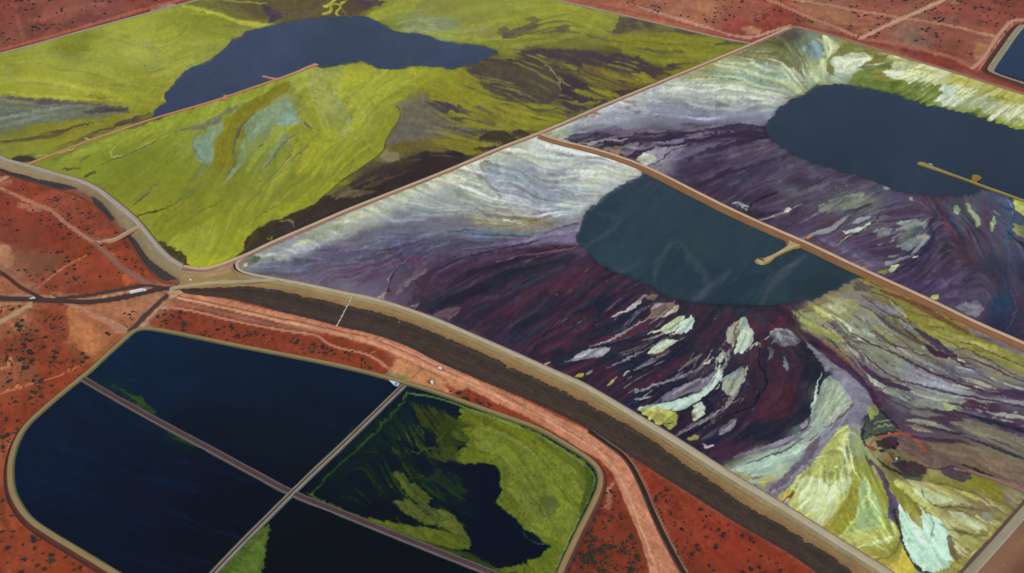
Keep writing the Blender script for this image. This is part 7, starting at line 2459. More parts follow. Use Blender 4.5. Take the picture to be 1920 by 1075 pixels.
# outer walls far side
bank('thin pale outer wall along the north west edge of the green flat beside red desert',
     "-180,145 -60,114 0,101 75,81 159,57 244,34 300,19 360,3 480,-28 620,-66", ZT,
     [(-5, ZT - .5), (-2.2, ZT + 1), (2.2, ZT + 1), (22, 0)],
     [('6a6040', '8c8670'), ('a89c8c', '9c9284'), ('5c3c38', '7c4438')],
     ['inner_slope', 'crest_road', 'outer_slope'], [M_EARTH, M_ROAD, M_EARTH], seed=21)
bank('thin pale outer wall along the north east edge of the green flat',
     "760,-66 900,-34 1042,0 1142,23 1280,55 1347,71 1407,82", ZT,
     [(-5, ZT - .5), (-2.2, ZT + 1), (2.2, ZT + 1), (22, 0)],
     [('6a6040', '8c8670'), ('a8988c', '9c8a80'), ('6c3c34', '843c2e')],
     ['inner_slope', 'crest_road', 'outer_slope'], [M_EARTH, M_ROAD, M_EARTH], seed=25)
bank('brown outer wall along the far north edge of the mint and yellow flat',
     "1481,51 1497,51 1531,60 1598,77 1648,94 1700,109 1782,133 1920,177 2100,232", ZT,
     [(-9, ZT - .5), (-3.5, ZT + 1.2), (3.5, ZT + 1.2), (24, 0)],
     [('7c6c4c', '8a6c54'), ('966e5c', '946a58'), ('7c4a3e', '7c3a2c')],
     ['inner_slope', 'crest_road', 'outer_slope'], [M_EARTH, M_ROAD, M_EARTH], seed=29)
bank('outer wall at the lower right corner with grey green crest road and brown foot',
     "1720,1190 1762,1135 1814,1073 1863,1020 1920,955 2100,752", ZT + 1,
     [(-60, 0), (-38, 5), (-6, ZT + 1), (-5, ZT + 1.4), (2.4, ZT + 1.4), (8, ZT - .4)],
     [('6a3c28', '6c4430'), ('6e4834', '7a5c46'), ('8c7c64', '9c9280'), ('989078', '8c8468'), ('6a4c4c', '6c5c4c')],
     ['lower_slope', 'outer_slope', 'crest_edge', 'crest_road', 'inner_slope'], [M_EARTH, M_EARTH, M_EARTH, M_ROAD, M_EARTH], seed=33)

# --- south dam of the purple cell
NB = 1000
LB1 = "455,480 445,489 440,495 443,506 457,513 476,518 520,526 580,537 640,551 690,560 740,574 791,592 824,605 874,627 960,665 1010,688 1060,711 1094,725 1196,789 1263,830 1330,873 1372,900 1423,930 1490,970 1557,1014 1640,1066 1740,1130"
LU = "336,538 368,533 404,530 440,529 463,528 490,526 520,526 580,537 640,551 690,560 740,574 791,592 824,605 874,627 960,665 1010,688 1060,711 1094,725 1196,789 1263,830 1330,873 1372,900 1423,930 1490,970 1557,1014 1640,1066 1740,1130"
ZU = ([336, 368, 404, 440, 463, 490, 525], [2.6, 4.9, 5.2, 5.8, 8, 10.3, 11.6])
LM_ = "338,543 374,541 419,541 463,538 490,540 520,544 580,557 640,573 690,581 732,594 782,611 824,630 874,650 958,688 1010,713 1069,738 1142,779 1209,816 1280,868 1380,934 1424,962 1514,1015 1598,1070 1700,1135"
ZM = ([338, 374, 463, 540], [1.6, 3.4, 4.0, 5.0])
LL = "345,549 356,552 419,558 470,568 520,583 580,597 640,613 707,628 767,650 816,677 858,695 911,717 975,743 1042,773 1102,803 1176,851 1243,894 1280,917 1380,981 1481,1037 1514,1062 1580,1105 1660,1160"
root = empty('earth_bank', tuple(sp(900, 680, 0)))
tag(root, 'great curved dam wall below the purple flat with tan face and black rock apron', 'embankment')
W = px_lines([(CR_B, ZT - .2), (CR_B, ZT + 1.6), (LB1, ZT + 1.6), (LM_, ZM), (LL, 0.1)], NB)
WU, = px_lines([(LU, ZU)], NB)
# inner slope: from the crest inwards to the beach
inn = W[1].copy()
tt = np.gradient(inn[:, :2], axis=0); tt /= np.linalg.norm(tt, axis=1)[:, None] + 1e-9
W[0][:, 0] = inn[:, 0] - tt[:, 1] * 4; W[0][:, 1] = inn[:, 1] + tt[:, 0] * 4
loft_world('inner_slope', [W[0], W[1]], C3('6c6060', '8c8070'), M_EARTH, root, seed=40, nac=2)
loft_world('crest_road', [W[1], W[2]], C3('a89a80', 'b0a488'), M_ROAD, root, seed=41, nac=4, streak=0.06)
mid = WU * 0.55 + W[3] * 0.45
loft_world('upper_slope', [WU, mid], C3('988f6c', '90784e'), M_EARTH, root, seed=42, nac=5, lump=0.25, streak=0.09)
low = W[3] * 0.2 + W[4] * 0.8
loft_world('lower_slope', [mid, W[3], low, W[4]], C3('90784e', '8c6c48', '503c34', '3c3430'), M_EARTH, root, seed=43, nac=4, lump=0.3)
rng = np.random.default_rng(9)
# ragged dumped rock apron lying on the lower slope
dn = (W[3] - mid); dn /= np.linalg.norm(dn, axis=1)[:, None]
jag = rag(NB, rng, .36, ((40, 1.2), (12, 1.2), (5, 1.1), (2.2, 1.1), (1.1, .8)))
top = W[3] + dn * jag[:, None]; top[:, 2] += 0.5
body1 = W[3] * 0.7 + W[4] * 0.3; body1[:, 2] += 1.1
body2 = W[3] * 0.3 + W[4] * 0.7; body2[:, 2] += 0.9
bot = W[4].copy(); bot[:, 2] += 0.25
apr = loft_world('rock_apron', [top, body1, body2, bot], C3('40372d', '3a312a', '44352c', '3b3431'), M_ROCK, root, seed=44, nac=8, lump=0.35, streak=0.16)

# --- south west dam of the green cell
NA = 420
LA = [CR_A,
      "-180,228 -60,280 0,296 20,305 51,312 82,322 123,334 153,343 181,357 201,374 221,390 242,407 262,427 283,453 296,469 316,488 341,502",
      "-180,250 -60,300 0,317 14,323 50,332 80,340 140,353 178,372 200,392 215,412 233,434 249,446 262,463 277,488 300,505 320,518 338,527",
      "-180,258 -60,308 0,326 20,332 80,351 140,366 172,384 195,405 210,424 224,440 240,452 255,478 270,502 300,531 318,534 333,536"]
root = empty('earth_bank', tuple(sp(200, 390, 0)))
tag(root, 'winding tan dam wall at the lower left edge of the green flat, black rock below', 'embankment')
W = px_lines([(LA[0], ZT - .2), (LA[0], ZT + 1.6), (LA[1], ZT + 1.6), (LA[2], 3.0), (LA[3], 0.1)], NA)
inn = W[1].copy()
tt = np.gradient(inn[:, :2], axis=0); tt /= np.linalg.norm(tt, axis=1)[:, None] + 1e-9
W[0][:, 0] = inn[:, 0] - tt[:, 1] * 4; W[0][:, 1] = inn[:, 1] + tt[:, 0] * 4
loft_world('inner_slope', [W[0], W[1]], C3('5c5434', '6c5c48'), M_EARTH, root, seed=50, nac=2)
loft_world('crest_road', [W[1], W[2]], C3('a09080', 'a4968a'), M_ROAD, root, seed=51, nac=4, streak=0.06)
loft_world('outer_slope', [W[2], W[3]], C3('958a6a', '8e7454'), M_EARTH, root, seed=52, nac=9, lump=0.25, streak=0.1)
loft_world('toe_slope', [W[3], W[4]], C3('7c5a44', '7c3a24'), M_EARTH, root, seed=53, nac=4, lump=0.2)
for (a, b) in ((0.20, 0.57), (0.615, 0.72), (0.755, 0.995)):
    i0, i1 = int(a * NA), int(b * NA)
    jag = rag(NA, rng, .5, ((9, 1.0), (3, .8), (1.3, .8)))[i0:i1]
    tp = np.minimum(np.linspace(0, 8, i1 - i0), 1) * np.minimum(np.linspace(8, 0, i1 - i0), 1)
    d1 = (W[3] - W[2])[i0:i1]; d1 /= np.linalg.norm(d1, axis=1)[:, None]
    t0 = W[3][i0:i1] - d1 * (2.0 + jag * 1.0)[:, None]; t0[:, 2] += 0.5
    t1 = W[4][i0:i1] * .7 + W[3][i0:i1] * .3 + np.array([0, 0, .4]) + d1 * (1.5 * jag)[:, None] * 0.5
    t1 = t0 * (1 - tp)[:, None] + t1 * tp[:, None]
    m_ = (t0 + t1) / 2; m_[:, 2] += 0.6
    loft_world('rock_apron', [t0, m_, t1], C3('45403a', '3a3634', '3e3a3a'), M_ROCK, root, seed=54 + i0, nac=4, lump=0.3, streak=0.2)

# --- saddle between the two dams with its access ramp
root = empty('earth_bank', tuple(sp(400, 520, 0)))
tag(root, 'tan earth saddle where the two dam walls meet above the road junction', 'embankment')
W = px_lines([("341,502 366,507 389,507 419,498 434,490 437,497 440,507 456,514 476,519 520,526", ZT + 1.4), (LU.split(' 580')[0], ZU)], 90)
m_ = W[0] * .5 + W[1] * .5; m_[:, 2] -= 1.0
loft_world('saddle_fill', [W[0], m_, W[1]], C3('9c8468', '90784c', '8c7c50'), M_EARTH, root, seed=60, nac=7, lump=0.15)

root = empty('access_ramp', tuple(sp(400, 530, 4)))
root.location.z = 0
tag(root, 'pale access ramp climbing from the road junction to the dam crest', 'ramp')
RP = resample(smooth_poly(pts("318,542 336,537 368,532 404,529 440,528 463,527 490,525 520,524"), 2, False), 60)
Wc = site(RP[:, 0], RP[:, 1], np.interp(RP[:, 0], [318] + ZU[0], [.2] + ZU[1]))
tt = np.gradient(Wc[:, :2], axis=0); tt /= np.linalg.norm(tt, axis=1)[:, None]
nn = np.stack([-tt[:, 1], tt[:, 0], np.zeros(60)], -1)
loft_world('ramp_road', [Wc + nn * 4 + [0, 0, -.3], Wc + nn * 2.6 + [0, 0, .5], Wc - nn * 2.6 + [0, 0, .5], Wc - nn * 4.5 + [0, 0, -.8]], C3('98885f', 'a89c80', 'a29474', '94845a'), M_ROAD, root, seed=61, nac=3, streak=.05)

# pale spur ramp on the south west dam
root = empty('access_ramp', tuple(sp(235, 440, 0)))
tag(root, 'short cream coloured ramp up the winding dam beside the green flat', 'ramp')
RP = resample(smooth_poly(pts("200,453 212,450 222,446 232,440 246,432 260,425"), 2, False), 30)
zz = np.interp(np.linspace(0, 1, 30), [0, .3, 1], [0.3, 1.6, ZT + 1.2])
Wc = site(RP[:, 0], RP[:, 1], zz)
tt = np.gradient(Wc[:, :2], axis=0); tt /= np.linalg.norm(tt, axis=1)[:, None]
nn = np.stack([-tt[:, 1], tt[:, 0], np.zeros(30)], -1)
loft_world('ramp_road', [Wc + nn * 2.2 + [0, 0, 1.1], Wc - nn * 2.2 + [0, 0, 1.1]], C3('b8a488', 'a08468'), M_ROAD, root, seed=63, nac=3, streak=.06)
loft_world('ramp_shoulder', [Wc - nn * 2.2 + [0, 0, 1.1], Wc - nn * 6 + [0, 0, -.8]], C3('9c8064', '8c6a50'), M_EARTH, root, seed=64, nac=2)
loft_world('ramp_shoulder', [Wc + nn * 6 + [0, 0, -.8], Wc + nn * 2.2 + [0, 0, 1.1]], C3('8c6a50', 'b09c80'), M_EARTH, root, seed=65, nac=2)

# ring bank round the evaporation ponds (travel clockwise seen from the top; right = inside)
RING = "1000,1190 1020,1140 1040,1096 1052,1063 1085,993 1116,933 1126,903 1122,879 1102,859 1059,832 1008,802 941,779 874,755 824,737 783,724 746,714 709,703 640,686 560,670 435,646 335,625 285,616 266,615 252,619 238,631 200,665 169,695 144,715 110,742 84,765 50,795 30,829 20,866 20,903 27,933 54,973 100,1003 151,1033 214,1072 300,1122 380,1170"
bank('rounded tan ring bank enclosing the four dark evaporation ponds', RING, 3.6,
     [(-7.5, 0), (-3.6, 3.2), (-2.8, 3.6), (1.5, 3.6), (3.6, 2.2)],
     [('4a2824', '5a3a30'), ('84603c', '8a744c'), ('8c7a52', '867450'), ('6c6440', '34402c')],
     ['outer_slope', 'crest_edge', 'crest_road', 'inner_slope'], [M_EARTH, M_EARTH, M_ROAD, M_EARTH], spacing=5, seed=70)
# dividers
bank('straight maroon topped dividing bank running from the upper left shore through the pond crossing',
     "146,704 200,736 300,792 400,845 470,883 545,924 640,961 760,1010 930,1077 1010,1108", 3.0,
     [(-5.2, 2.2), (-3.4, 2.9), (-2.6, 3.1), (2.2, 3.1), (3.0, 2.9), (5.0, 2.2)],
     [('3a4440', '5a5450'), ('74706c', '6c5c5c'), ('4c3838', '4a3434'), ('6c5c5c', '706c68'), ('5a5450', '2c3634')],
     ['water_edge', 'crest_edge', 'crest_road', 'crest_edge', 'water_edge'], [M_EARTH] * 5, spacing=4, seed=80, smooth=1)
bank('straight grey dividing bank with two pale wheel tracks crossing the evaporation ponds',
     "757,722 700,778 640,836 600,873 545,926 500,971 450,1021 400,1074 340,1140", 3.0,
     [(-4.8, 2.2), (-3.0, 3.0), (-2.2, 3.3), (-.8, 3.3), (.8, 3.3), (2.2, 3.3), (3.0, 3.0), (4.8, 2.2)],
     [('34403c', '5c5852'), ('6c6860', '8c8676'), ('9a927e', '5c4c44'), ('4c3c38', '4c3c38'), ('5c4c44', '9a927e'), ('8c8676', '64605c'), ('5a5852', '3a4640')],
     ['water_edge', 'crest_edge', 'wheel_track', 'crest_centre', 'wheel_track', 'crest_edge', 'water_edge'], [M_EARTH] * 7, spacing=4, seed=90, smooth=1, nac=2)

# banks of the far corner pond
bank('grey lined bank of the small blue pond in the upper right corner',
     "1930,160 1890,147 1862,137 1853,131 1862,117 1885,84 1905,56 1916,46 1960,46", 3.5,
     [(-9, 2.0), (-3.2, 3.8), (3.2, 3.8), (14, 0)],
     [('7c7c68', '84806c'), ('8a8468', '8c8468'), ('44302c', '6c3c30')],
     ['lined_slope', 'crest_road', 'outer_slope'], [M_EARTH, M_ROAD, M_EARTH], seed=97, smooth=1)

# ================================================================ jetties


def jetty(label, P, widths, seed, zc=ZT + 1.4, cols=(('8a7c20', '8a6434'), ('a08c60', '9a8458'), ('8a6434', '8a7c20')), skirt=1.7):
    n_s = None
    def wf(sgn, k):
        return lambda t, n: sgn * np.interp(t, np.linspace(0, 1, len(widths)), widths) * k
    W = rail(P, zc, [(0, zc)], 2.0, 2)
    n = len(W[0]); t = np.linspace(0, 1, n)
    w = np.interp(t, np.linspace(0, 1, len(widths)), widths)
    offs = [(w * skirt, ZT - .5), (w, zc), (-w, zc), (-w * skirt, ZT - .5)]
    W = rail(P, zc, offs, 2.0, 2)
    root = empty('causeway', tuple(W[1][n // 2]))
    root.location.z = 0
    tag(root, label, 'causeway')
    for k, nm in enumerate(['side_slope', 'causeway_road', 'side_slope']):
        loft_world(nm, [W[k], W[k + 1]], C3(*cols[k]), M_EARTH if k != 1 else M_ROAD, root, nac=3, seed=seed + k, streak=.08)
    # rounded end
    bm = bmesh.new()
    e = W[1][-1] * .5 + W[2][-1] * .5
    c0 = bm.verts.new((e[0], e[1], zc))
    r1, r2 = [], []
    for i in range(14):
        a = 2 * math.pi * i / 14
        r1.append(bm.verts.new((e[0] + math.cos(a) * w[-1], e[1] + math.sin(a) * w[-1], zc - .01)))
        r2.append(bm.verts.new((e[0] + math.cos(a) * w[-1] * skirt, e[1] + math.sin(a) * w[-1] * skirt, ZT - .5)))
    for i in range(14):
        j = (i + 1) % 14
        bm.faces.new((c0, r1[i], r1[j])); bm.faces.new((r1[i], r2[i], r2[j], r1[j]))
    me = bpy.data.meshes.new('rounded_end'); bm.to_mesh(me); bm.free()
    at = me.color_attributes.new('albedo', 'FLOAT_COLOR', 'POINT')
    cc = np.ones((len(me.vertices), 4), np.float32)
    cc[:, :3] = lin(cols[1][0]); cc[15:, :3] = lin(cols[0][0])
    cc[1::2, :3] = lin(cols[1][0])
    for i in range(len(me.vertices)):
        cc[i, :3] = lin(cols[1][0]) if me.vertices[i].co.z > zc - .5 else lin(cols[0][0])
    at.data.foreach_set('color', cc.ravel())
    link_mesh('rounded_end', me, M_EARTH, root)
    return root


jetty('yellow edged causeway with a round head reaching into the dark green pond', "1497,450 1490,456 1481,463 1460,474 1445,482 1437,487 1427,489",
      [15, 8, 3.6, 2.6, 2.2, 2.2, 3.6, 5.2], 101, cols=(('8a7c20', '8a6c34'), ('a89a78', 'a0906c'), ('8a6434', '8a7c20')))
jetty('long thin olive causeway with a bulb end reaching into the right hand blue pond', "2100,442 1920,376 1880,361 1842,348 1811,336 1780,325 1742,311 1735,308 1728,306",
      [2.2, 2.2, 2.2, 2.2, 2.2, 2.2, 2.2, 2.4, 4.4], 105, cols=(('7a7424', '86742c'), ('948454', '8c8050'), ('86742c', '5c5c20')))
jetty('flared side pad joined to the long olive causeway', "1824,342 1828,336 1831,331", [2.5, 4, 6], 109, zc=ZT + 1.2, cols=(('7a6428', '86642c'), ('8a6c38', '84642c'), ('86642c', '6c5c20')), skirt=1.3)
jetty('straight salmon coloured causeway running beside the large blue pond on the green flat', "48,309 110,285 165,264 230,242 290,221 360,201 420,183 470,165 515,150 555,136 575,127 590,121",
      [2.6, 2.2, 2.2, 2.2, 2.2, 2.2, 2.2, 2.4, 3.0, 5.0], 113, zc=ZT + 1.0, cols=(('8a7440', '8a5c40'), ('b88c74', 'b48068'), ('a05c3c', '8a5430')), skirt=1.6)
jetty('small salmon pad projecting into the blue pond, middle of the three on the causeway', "519,148 510,147 502,145 494,143", [4.5, 3, 2.4, 2.6], 117, zc=ZT + .9, cols=(('a0603c', 'a0603c'), ('b87c5c', 'b87c5c'), ('a0603c', 'a0603c')), skirt=1.4)
jetty('small orange double pad across the causeway near the pond foot', "420,189 421,184 423,179", [6, 4, 3.5], 121, zc=ZT + .9, cols=(('a0583c', 'a0583c'), ('b07050', 'b07050'), ('a0583c', 'a0583c')), skirt=1.3)
jetty('short pinkish pad near the west end of the causeway', "170,264 164,261 160,259", [1.6, 1.6, 1.6], 125, zc=ZT + .9, cols=(('a0705c', 'a0705c'), ('b89880', 'b89880'), ('a0705c', 'a0705c')), skirt=1.3)
jetty('small orange pad on the far side of the brown dividing bank', "1512,448 1518,444 1523,441", [1.2, 1.2, 1.2], 127, zc=ZT + 1.6, cols=(('a0683c', 'a0683c'), ('b8804c', 'b8804c'), ('a0683c', 'a0683c')), skirt=1.4)
jetty('pinkish access wall leading to the brown mound in the lower right flat', "1930,925 1900,911 1870,900 1840,890 1815,882", [2.6, 2.2, 2, 1.6, 1.2], 129, zc=ZT + .9, cols=(('5c3c38', '7a5a50'), ('8c6c60', '846458'), ('7a5a50', '4c3430')), skirt=1.8)

# ================================================================ roads and tracks


def road(name, P, width, col, z=0.12, taper=None, seed=1, label=None):
    n0 = rail(P, z, [(0, z)], 3.0, 2)[0]
    n = len(n0)
    w = np.full(n, width / 2.0) if taper is None else np.interp(np.linspace(0, 1, n), np.linspace(0, 1, len(taper)), taper) / 2
    rg = np.random.default_rng(seed)
    e1, e2 = w + rag(n, rg, .22, ((12, .8), (3, .4))), w + rag(n, rg, .22, ((12, .8), (3, .4)))
    W = rail(P, z, [(e1, z), (e1 * .35, z + .05), (-e2 * .35, z + .05), (-e2, z)], 3.0, 2)
    c = lin(col)
    return loft_world(name, W, [c * .9, c * 1.07, c * .97, c * .88], M_ROAD, None, nac=3, seed=seed, streak=.08, kind='structure')


road('sealed_road', "-150,552 -60,556 0,560 56,561 103,564 159,567 206,562 244,555 281,546 303,541 322,541", 9.5, '433430', z=.16, seed=1)
road('sealed_road', "103,560 150,557 200,548 250,538 275,534 288,536 302,541", 5.2, '463630', z=.12, seed=2)
road('sealed_road', "-150,430 -60,475 0,510 19,523 37,538 60,550 78,559", 5, '46342e', z=.12, seed=3)
road('sealed_road', "314,552 300,566 285,581 262,604 246,620", 5.6, '4c3832', z=.12, seed=4)
road('dirt_track', "-60,340 0,352 41,372 82,388 100,397 115,413 143,433 174,454", 4, 'a87058', z=.08, taper=[3, 3, 3, 4, 5], seed=5)
road('dirt_track', "174,454 190,465 205,480 225,500 255,520 286,538", 8, '845c4a', z=.08, seed=6)
road('dirt_track', "-60,640 0,604 43,580 58,569", 6.5, 'ae8a66', z=.08, seed=7)
road('dirt_track', "104,566 135,571 169,587 202,605 225,617", 4, 'b07a5e', z=.08, taper=[3, 3, 4, 7], seed=8)
road('dirt_track', "304,574 344,580 389,589 419,598 480,611 560,624 597,629 606,639 625,650 653,657 690,665 709,676 727,690", 2.2, 'b87c60', z=.1, seed=9)
road('dirt_track', "1380,-20 1441,0 1467,10 1514,32 1565,50 1605,68", 3.8, 'b07c62', z=.1, seed=10)
road('dirt_track', "1400,-16 1498,0 1581,15 1675,32 1766,44 1866,69", 3.6, 'b07a60', z=.1, seed=11)
road('dirt_track', "1800,-14 1772,0 1715,25 1675,42 1628,64 1610,74", 6.5, 'bc9074', z=.14, seed=12)
road('dirt_track', "1610,74 1660,81 1700,86 1739,95 1778,105 1824,125", 6.5, 'a05f48', z=.12, seed=13)
road('dirt_track', "1822,130 1843,112 1869,69 1893,42 1903,38 1935,36 2100,40", 7, 'b48870', z=.14, seed=14)
road('dirt_track', "-120,124 0,93 80,73 180,44 260,20 330,2 400,-20", 4.5, 'aa5a42', z=.1, seed=15)
road('dirt_track', "1170,4 1280,38 1330,54 1390,71 1414,70 1450,58 1481,48", 4.2, 'b08870', z=.1, seed=16)
road('dirt_track', "0,740 30,728 72,717 120,702", 2.2, 'b87050', z=.08, seed=17)
# haul road along the dam
HT = "332,556 356,553 419,562 520,587 590,602 640,617 704,630 766,653 816,680 858,700 911,722 975,749 1042,781 1102,812 1142,840 1174,866 1200,914 1226,984 1258,1054 1300,1140"
HB = "330,562 360,566 419,578 520,603 580,618 640,631 707,649 747,668 800,695 848,714 925,751 975,774 1042,811 1092,845 1125,860 1147,889 1174,950 1201,1016 1219,1078 1240,1160"
Wt, Wb = px_lines([(HT, .14), (HB, .14)], 700)
cols = []
R1, R2 = resample(smooth_poly(pts(HT), 2, False), 700), resample(smooth_poly(pts(HB), 2, False), 700)
rows, cc = [], []
for j in range(25):
    t = j / 24
    rows.append(Wt * (1 - t) + Wb * t)
    Rj = R1 * (1 - t) + R2 * t
    cc.append(samp(imgs['D'], Rj[:, 0], Rj[:, 1]))
idx = np.arange(25 * 700).reshape(25, 700)
Q = np.stack([idx[1:, :-1], idx[1:, 1:], idx[:-1, 1:], idx[:-1, :-1]], -1).reshape(-1, 4)
V = np.array(rows).reshape(-1, 3)
link_mesh('haul_road', quad_mesh('haul_road', V, Q, np.array(cc).reshape(-1, 3), True), M_ROAD)['kind'] = 'structure'

# drain ditch beside the haul road
DR = "1105,808 1142,834 1176,858 1203,908 1233,983 1280,1072 1330,1150"
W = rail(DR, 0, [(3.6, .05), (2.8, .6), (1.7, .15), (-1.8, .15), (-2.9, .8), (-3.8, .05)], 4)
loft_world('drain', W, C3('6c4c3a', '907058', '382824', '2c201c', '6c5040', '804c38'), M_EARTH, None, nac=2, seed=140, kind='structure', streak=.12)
# levee line on the toe of the dam
# ================================================================ small things
M_WHITE = plain('white_paint', (0.80, 0.82, 0.84), 0.45, 0.05)
M_GREY = plain('galvanised_steel', (0.42, 0.43, 0.44), 0.5, 0.12, metal=0.4)
M_DARK = plain('dark_rubber', (0.03, 0.03, 0.032), 0.8, 0.2)
M_GLASS = plain('tinted_glass', (0.03, 0.04, 0.05), 0.1, 0.05)
M_RUST = plain('rusty_steel', (0.22, 0.09, 0.04), 0.8, 0.3)
M_LINER = plain('pale_liner', (0.50, 0.60, 0.72), 0.5, 0.15, scale=0.6)
M_TIMBER = plain('weathered_timber', (0.16, 0.12, 0.09), 0.9, 0.2)
M_CONC = plain('pale_concrete', (0.50, 0.45, 0.42), 0.9, 0.15)
M_LEAF = plain('scrub_leaves', (0.020, 0.020, 0.012), 0.95, 0.5, scale=1.2)
M_LEAF2 = plain('green_leaves', (0.022, 0.034, 0.012), 0.95, 0.5, scale=1.2)
M_LEAF3 = plain('bright_leaves', (0.05, 0.17, 0.04), 0.9, 0.4, scale=1.2)
M_BARK = plain('bark', (0.10, 0.07, 0.05), 0.9, 0.3)


def bm_box(bm, c, s, taper=1.0, rz=0.0):
    vs = []
    for z in (-1, 1):
        k = taper if z > 0 else 1.0
        for x, y in ((-1, -1), (1, -1), (1, 1), (-1, 1)):
            px, py = x * s[0] / 2 * k, y * s[1] / 2 * k
            vs.append(bm.verts.new((c[0] + px * math.cos(rz) - py * math.sin(rz), c[1] + px * math.sin(rz) + py * math.cos(rz), c[2] + z * s[2] / 2)))
    for f in ((3, 2, 1, 0), (4, 5, 6, 7), (0, 1, 5, 4), (1, 2, 6, 5), (2, 3, 7, 6), (3, 0, 4, 7)):
        bm.faces.new([vs[i] for i in f])


def bm_cyl(bm, a, b, r0, r1=None, n=10):
    a, b = Vector(a), Vector(b)
    r1 = r0 if r1 is None else r1
    d = (b - a).normalized()
    u = d.orthogonal().normalized(); v = d.cross(u)
    A = [bm.verts.new(a + (u * math.cos(2 * math.pi * i / n) + v * math.sin(2 * math.pi * i / n)) * r0) for i in range(n)]
    B = [bm.verts.new(b + (u * math.cos(2 * math.pi * i / n) + v * math.sin(2 * math.pi * i / n)) * r1) for i in range(n)]
    for i in range(n):
        j = (i + 1) % n
        bm.faces.new((A[i], A[j], B[j], B[i]))
    bm.faces.new(A[::-1]); bm.faces.new(B)


def obj(name, bm, mat, parent=None, bevel=0.0):
    if bevel:
        bmesh.ops.bevel(bm, geom=bm.edges[:], offset=bevel, segments=2, affect='EDGES')
    bmesh.ops.recalc_face_normals(bm, faces=bm.faces[:])
    me = bpy.data.meshes.new(name); bm.to_mesh(me); bm.free()
    me.materials.append(mat)
    o = bpy.data.objects.new(name, me); COL.objects.link(o)
    if parent: o.parent = parent
    return o


def heading(a, b, z=0.0):
    v = sp(*b, z) - sp(*a, z)
    return math.atan2(v.y, v.x)


# ---- road train
rz = heading((245, 552), (273, 546))
pos = sp(259, 548.5, 0.25)
tr = empty('semi_trailer_truck', pos, rz)
tag(tr, 'long white trailer truck standing beside the dark road left of the junction', 'truck')
bm = bmesh.new(); bm_box(bm, (7.6, 0, 1.75), (2.2, 2.5, 2.7), 0.92); obj('cab', bm, M_WHITE, tr, 0.15)
bm = bmesh.new(); bm_box(bm, (8.74, 0, 2.2), (0.08, 2.1, 0.9)); obj('windscreen', bm, M_GLASS, tr)
bm = bmesh.new(); bm_box(bm, (9.3, 0, 1.2), (1.5, 2.2, 1.3), 0.9); obj('bonnet', bm, M_WHITE, tr, 0.12)
bm = bmesh.new(); bm_box(bm, (-1.6, 0, 2.55), (15.6, 2.9, 2.9)); tb = obj('trailer', bm, M_WHITE, tr, 0.06)
bm = bmesh.new()
for i in range(8):
    bm_box(bm, (-8.6 + i * 2, 0, 4.03), (0.12, 2.8, 0.06))
obj('roof_rib', bm, M_GREY, tb)
bm = bmesh.new(); bm_box(bm, (0.2, 0, 0.85), (17.5, 1.0, 0.3)); obj('chassis', bm, M_DARK, tr)
for x in (9.2, 5.6, 4.4, -5.2, -6.5, -7.8):
    for s in (-1, 1):
        bm = bmesh.new(); bm_cyl(bm, (x, s * 1.0, 0.52), (x, s * 1.3, 0.52), 0.52, n=14); w_ = obj('wheel', bm, M_DARK, tr)
        bm = bmesh.new(); bm_cyl(bm, (x, s * 1.29, 0.52), (x, s * 1.33, 0.52), 0.25, n=10); obj('rim', bm, M_GREY, w_)


def ute(name, label, px, py, z, rz, scale=1.0):
    t = empty(name, sp(px, py, z), rz)
    t.scale = (scale,) * 3
    tag(t, label, 'utility vehicle')
    bm = bmesh.new(); bm_box(bm, (0, 0, 0.72), (5.0, 1.85, 0.6), 0.97); obj('body', bm, M_WHITE, t, 0.12)
    bm = bmesh.new(); bm_box(bm, (0.5, 0, 1.32), (2.1, 1.65, 0.62), 0.82); obj('cab', bm, M_WHITE, t, 0.1)
    bm = bmesh.new(); bm_box(bm, (1.48, 0, 1.3), (0.06, 1.4, 0.42)); obj('windscreen', bm, M_GLASS, t)
    for s in (-1, 1):
        bm = bmesh.new(); bm_box(bm, (0.5, s * 0.80, 1.3), (1.5, 0.05, 0.36)); obj('side_window', bm, M_GLASS, t)
    bm = bmesh.new(); bm_box(bm, (-1.6, 0, 1.06), (1.6, 1.6, 0.08)); obj('tray', bm, M_GREY, t)
    for x in (1.55, -1.55):
        for s in (-1, 1):
            bm = bmesh.new(); bm_cyl(bm, (x, s * 0.72, 0.38), (x, s * 0.96, 0.38), 0.38, n=12); obj('wheel', bm, M_DARK, t)
    return t


ute('utility_vehicle', 'white utility vehicle driving on the dark sealed road at the far left', 61, 560.5, 0.24, heading((56, 561), (67, 560)), 1.35)
ute('utility_vehicle', 'tiny white utility vehicle parked near the bulb head of the long olive causeway', 1744, 309.5, ZT + 1.4, heading((1742, 311), (1780, 325)), 1.2)

# ---- pipe running down the dam face
root = empty('slope_pipe', tuple(sp(645, 586, 0)))
root.location.z = 0
tag(root, 'thin straight white pipe running down the face of the great curved dam', 'pipe')
pp = [sp(658.5, 557, ZT + 1.9), sp(656, 566, 8.2), sp(649, 578, 6.3), sp(641, 594, 3.6), sp(632, 610, 1.2), sp(630.5, 613, .6)]
bm = bmesh.new()
for a, b in zip(pp[:-1], pp[1:]):
    bm_cyl(bm, a, b, 0.55, n=8)
o = obj('pipe_run', bm, M_CONC, root); o.matrix_parent_inverse = Matrix.Translation(-root.location)
for k in range(7):
    t = k / 6
    a = pp[0].lerp(pp[4], t)
    bm = bmesh.new(); bm_box(bm, (a.x, a.y, a.z - .4), (1.8, 1.8, .7)); o = obj('pipe_saddle', bm, M_CONC, root); o.matrix_parent_inverse = Matrix.Translation(-root.location)

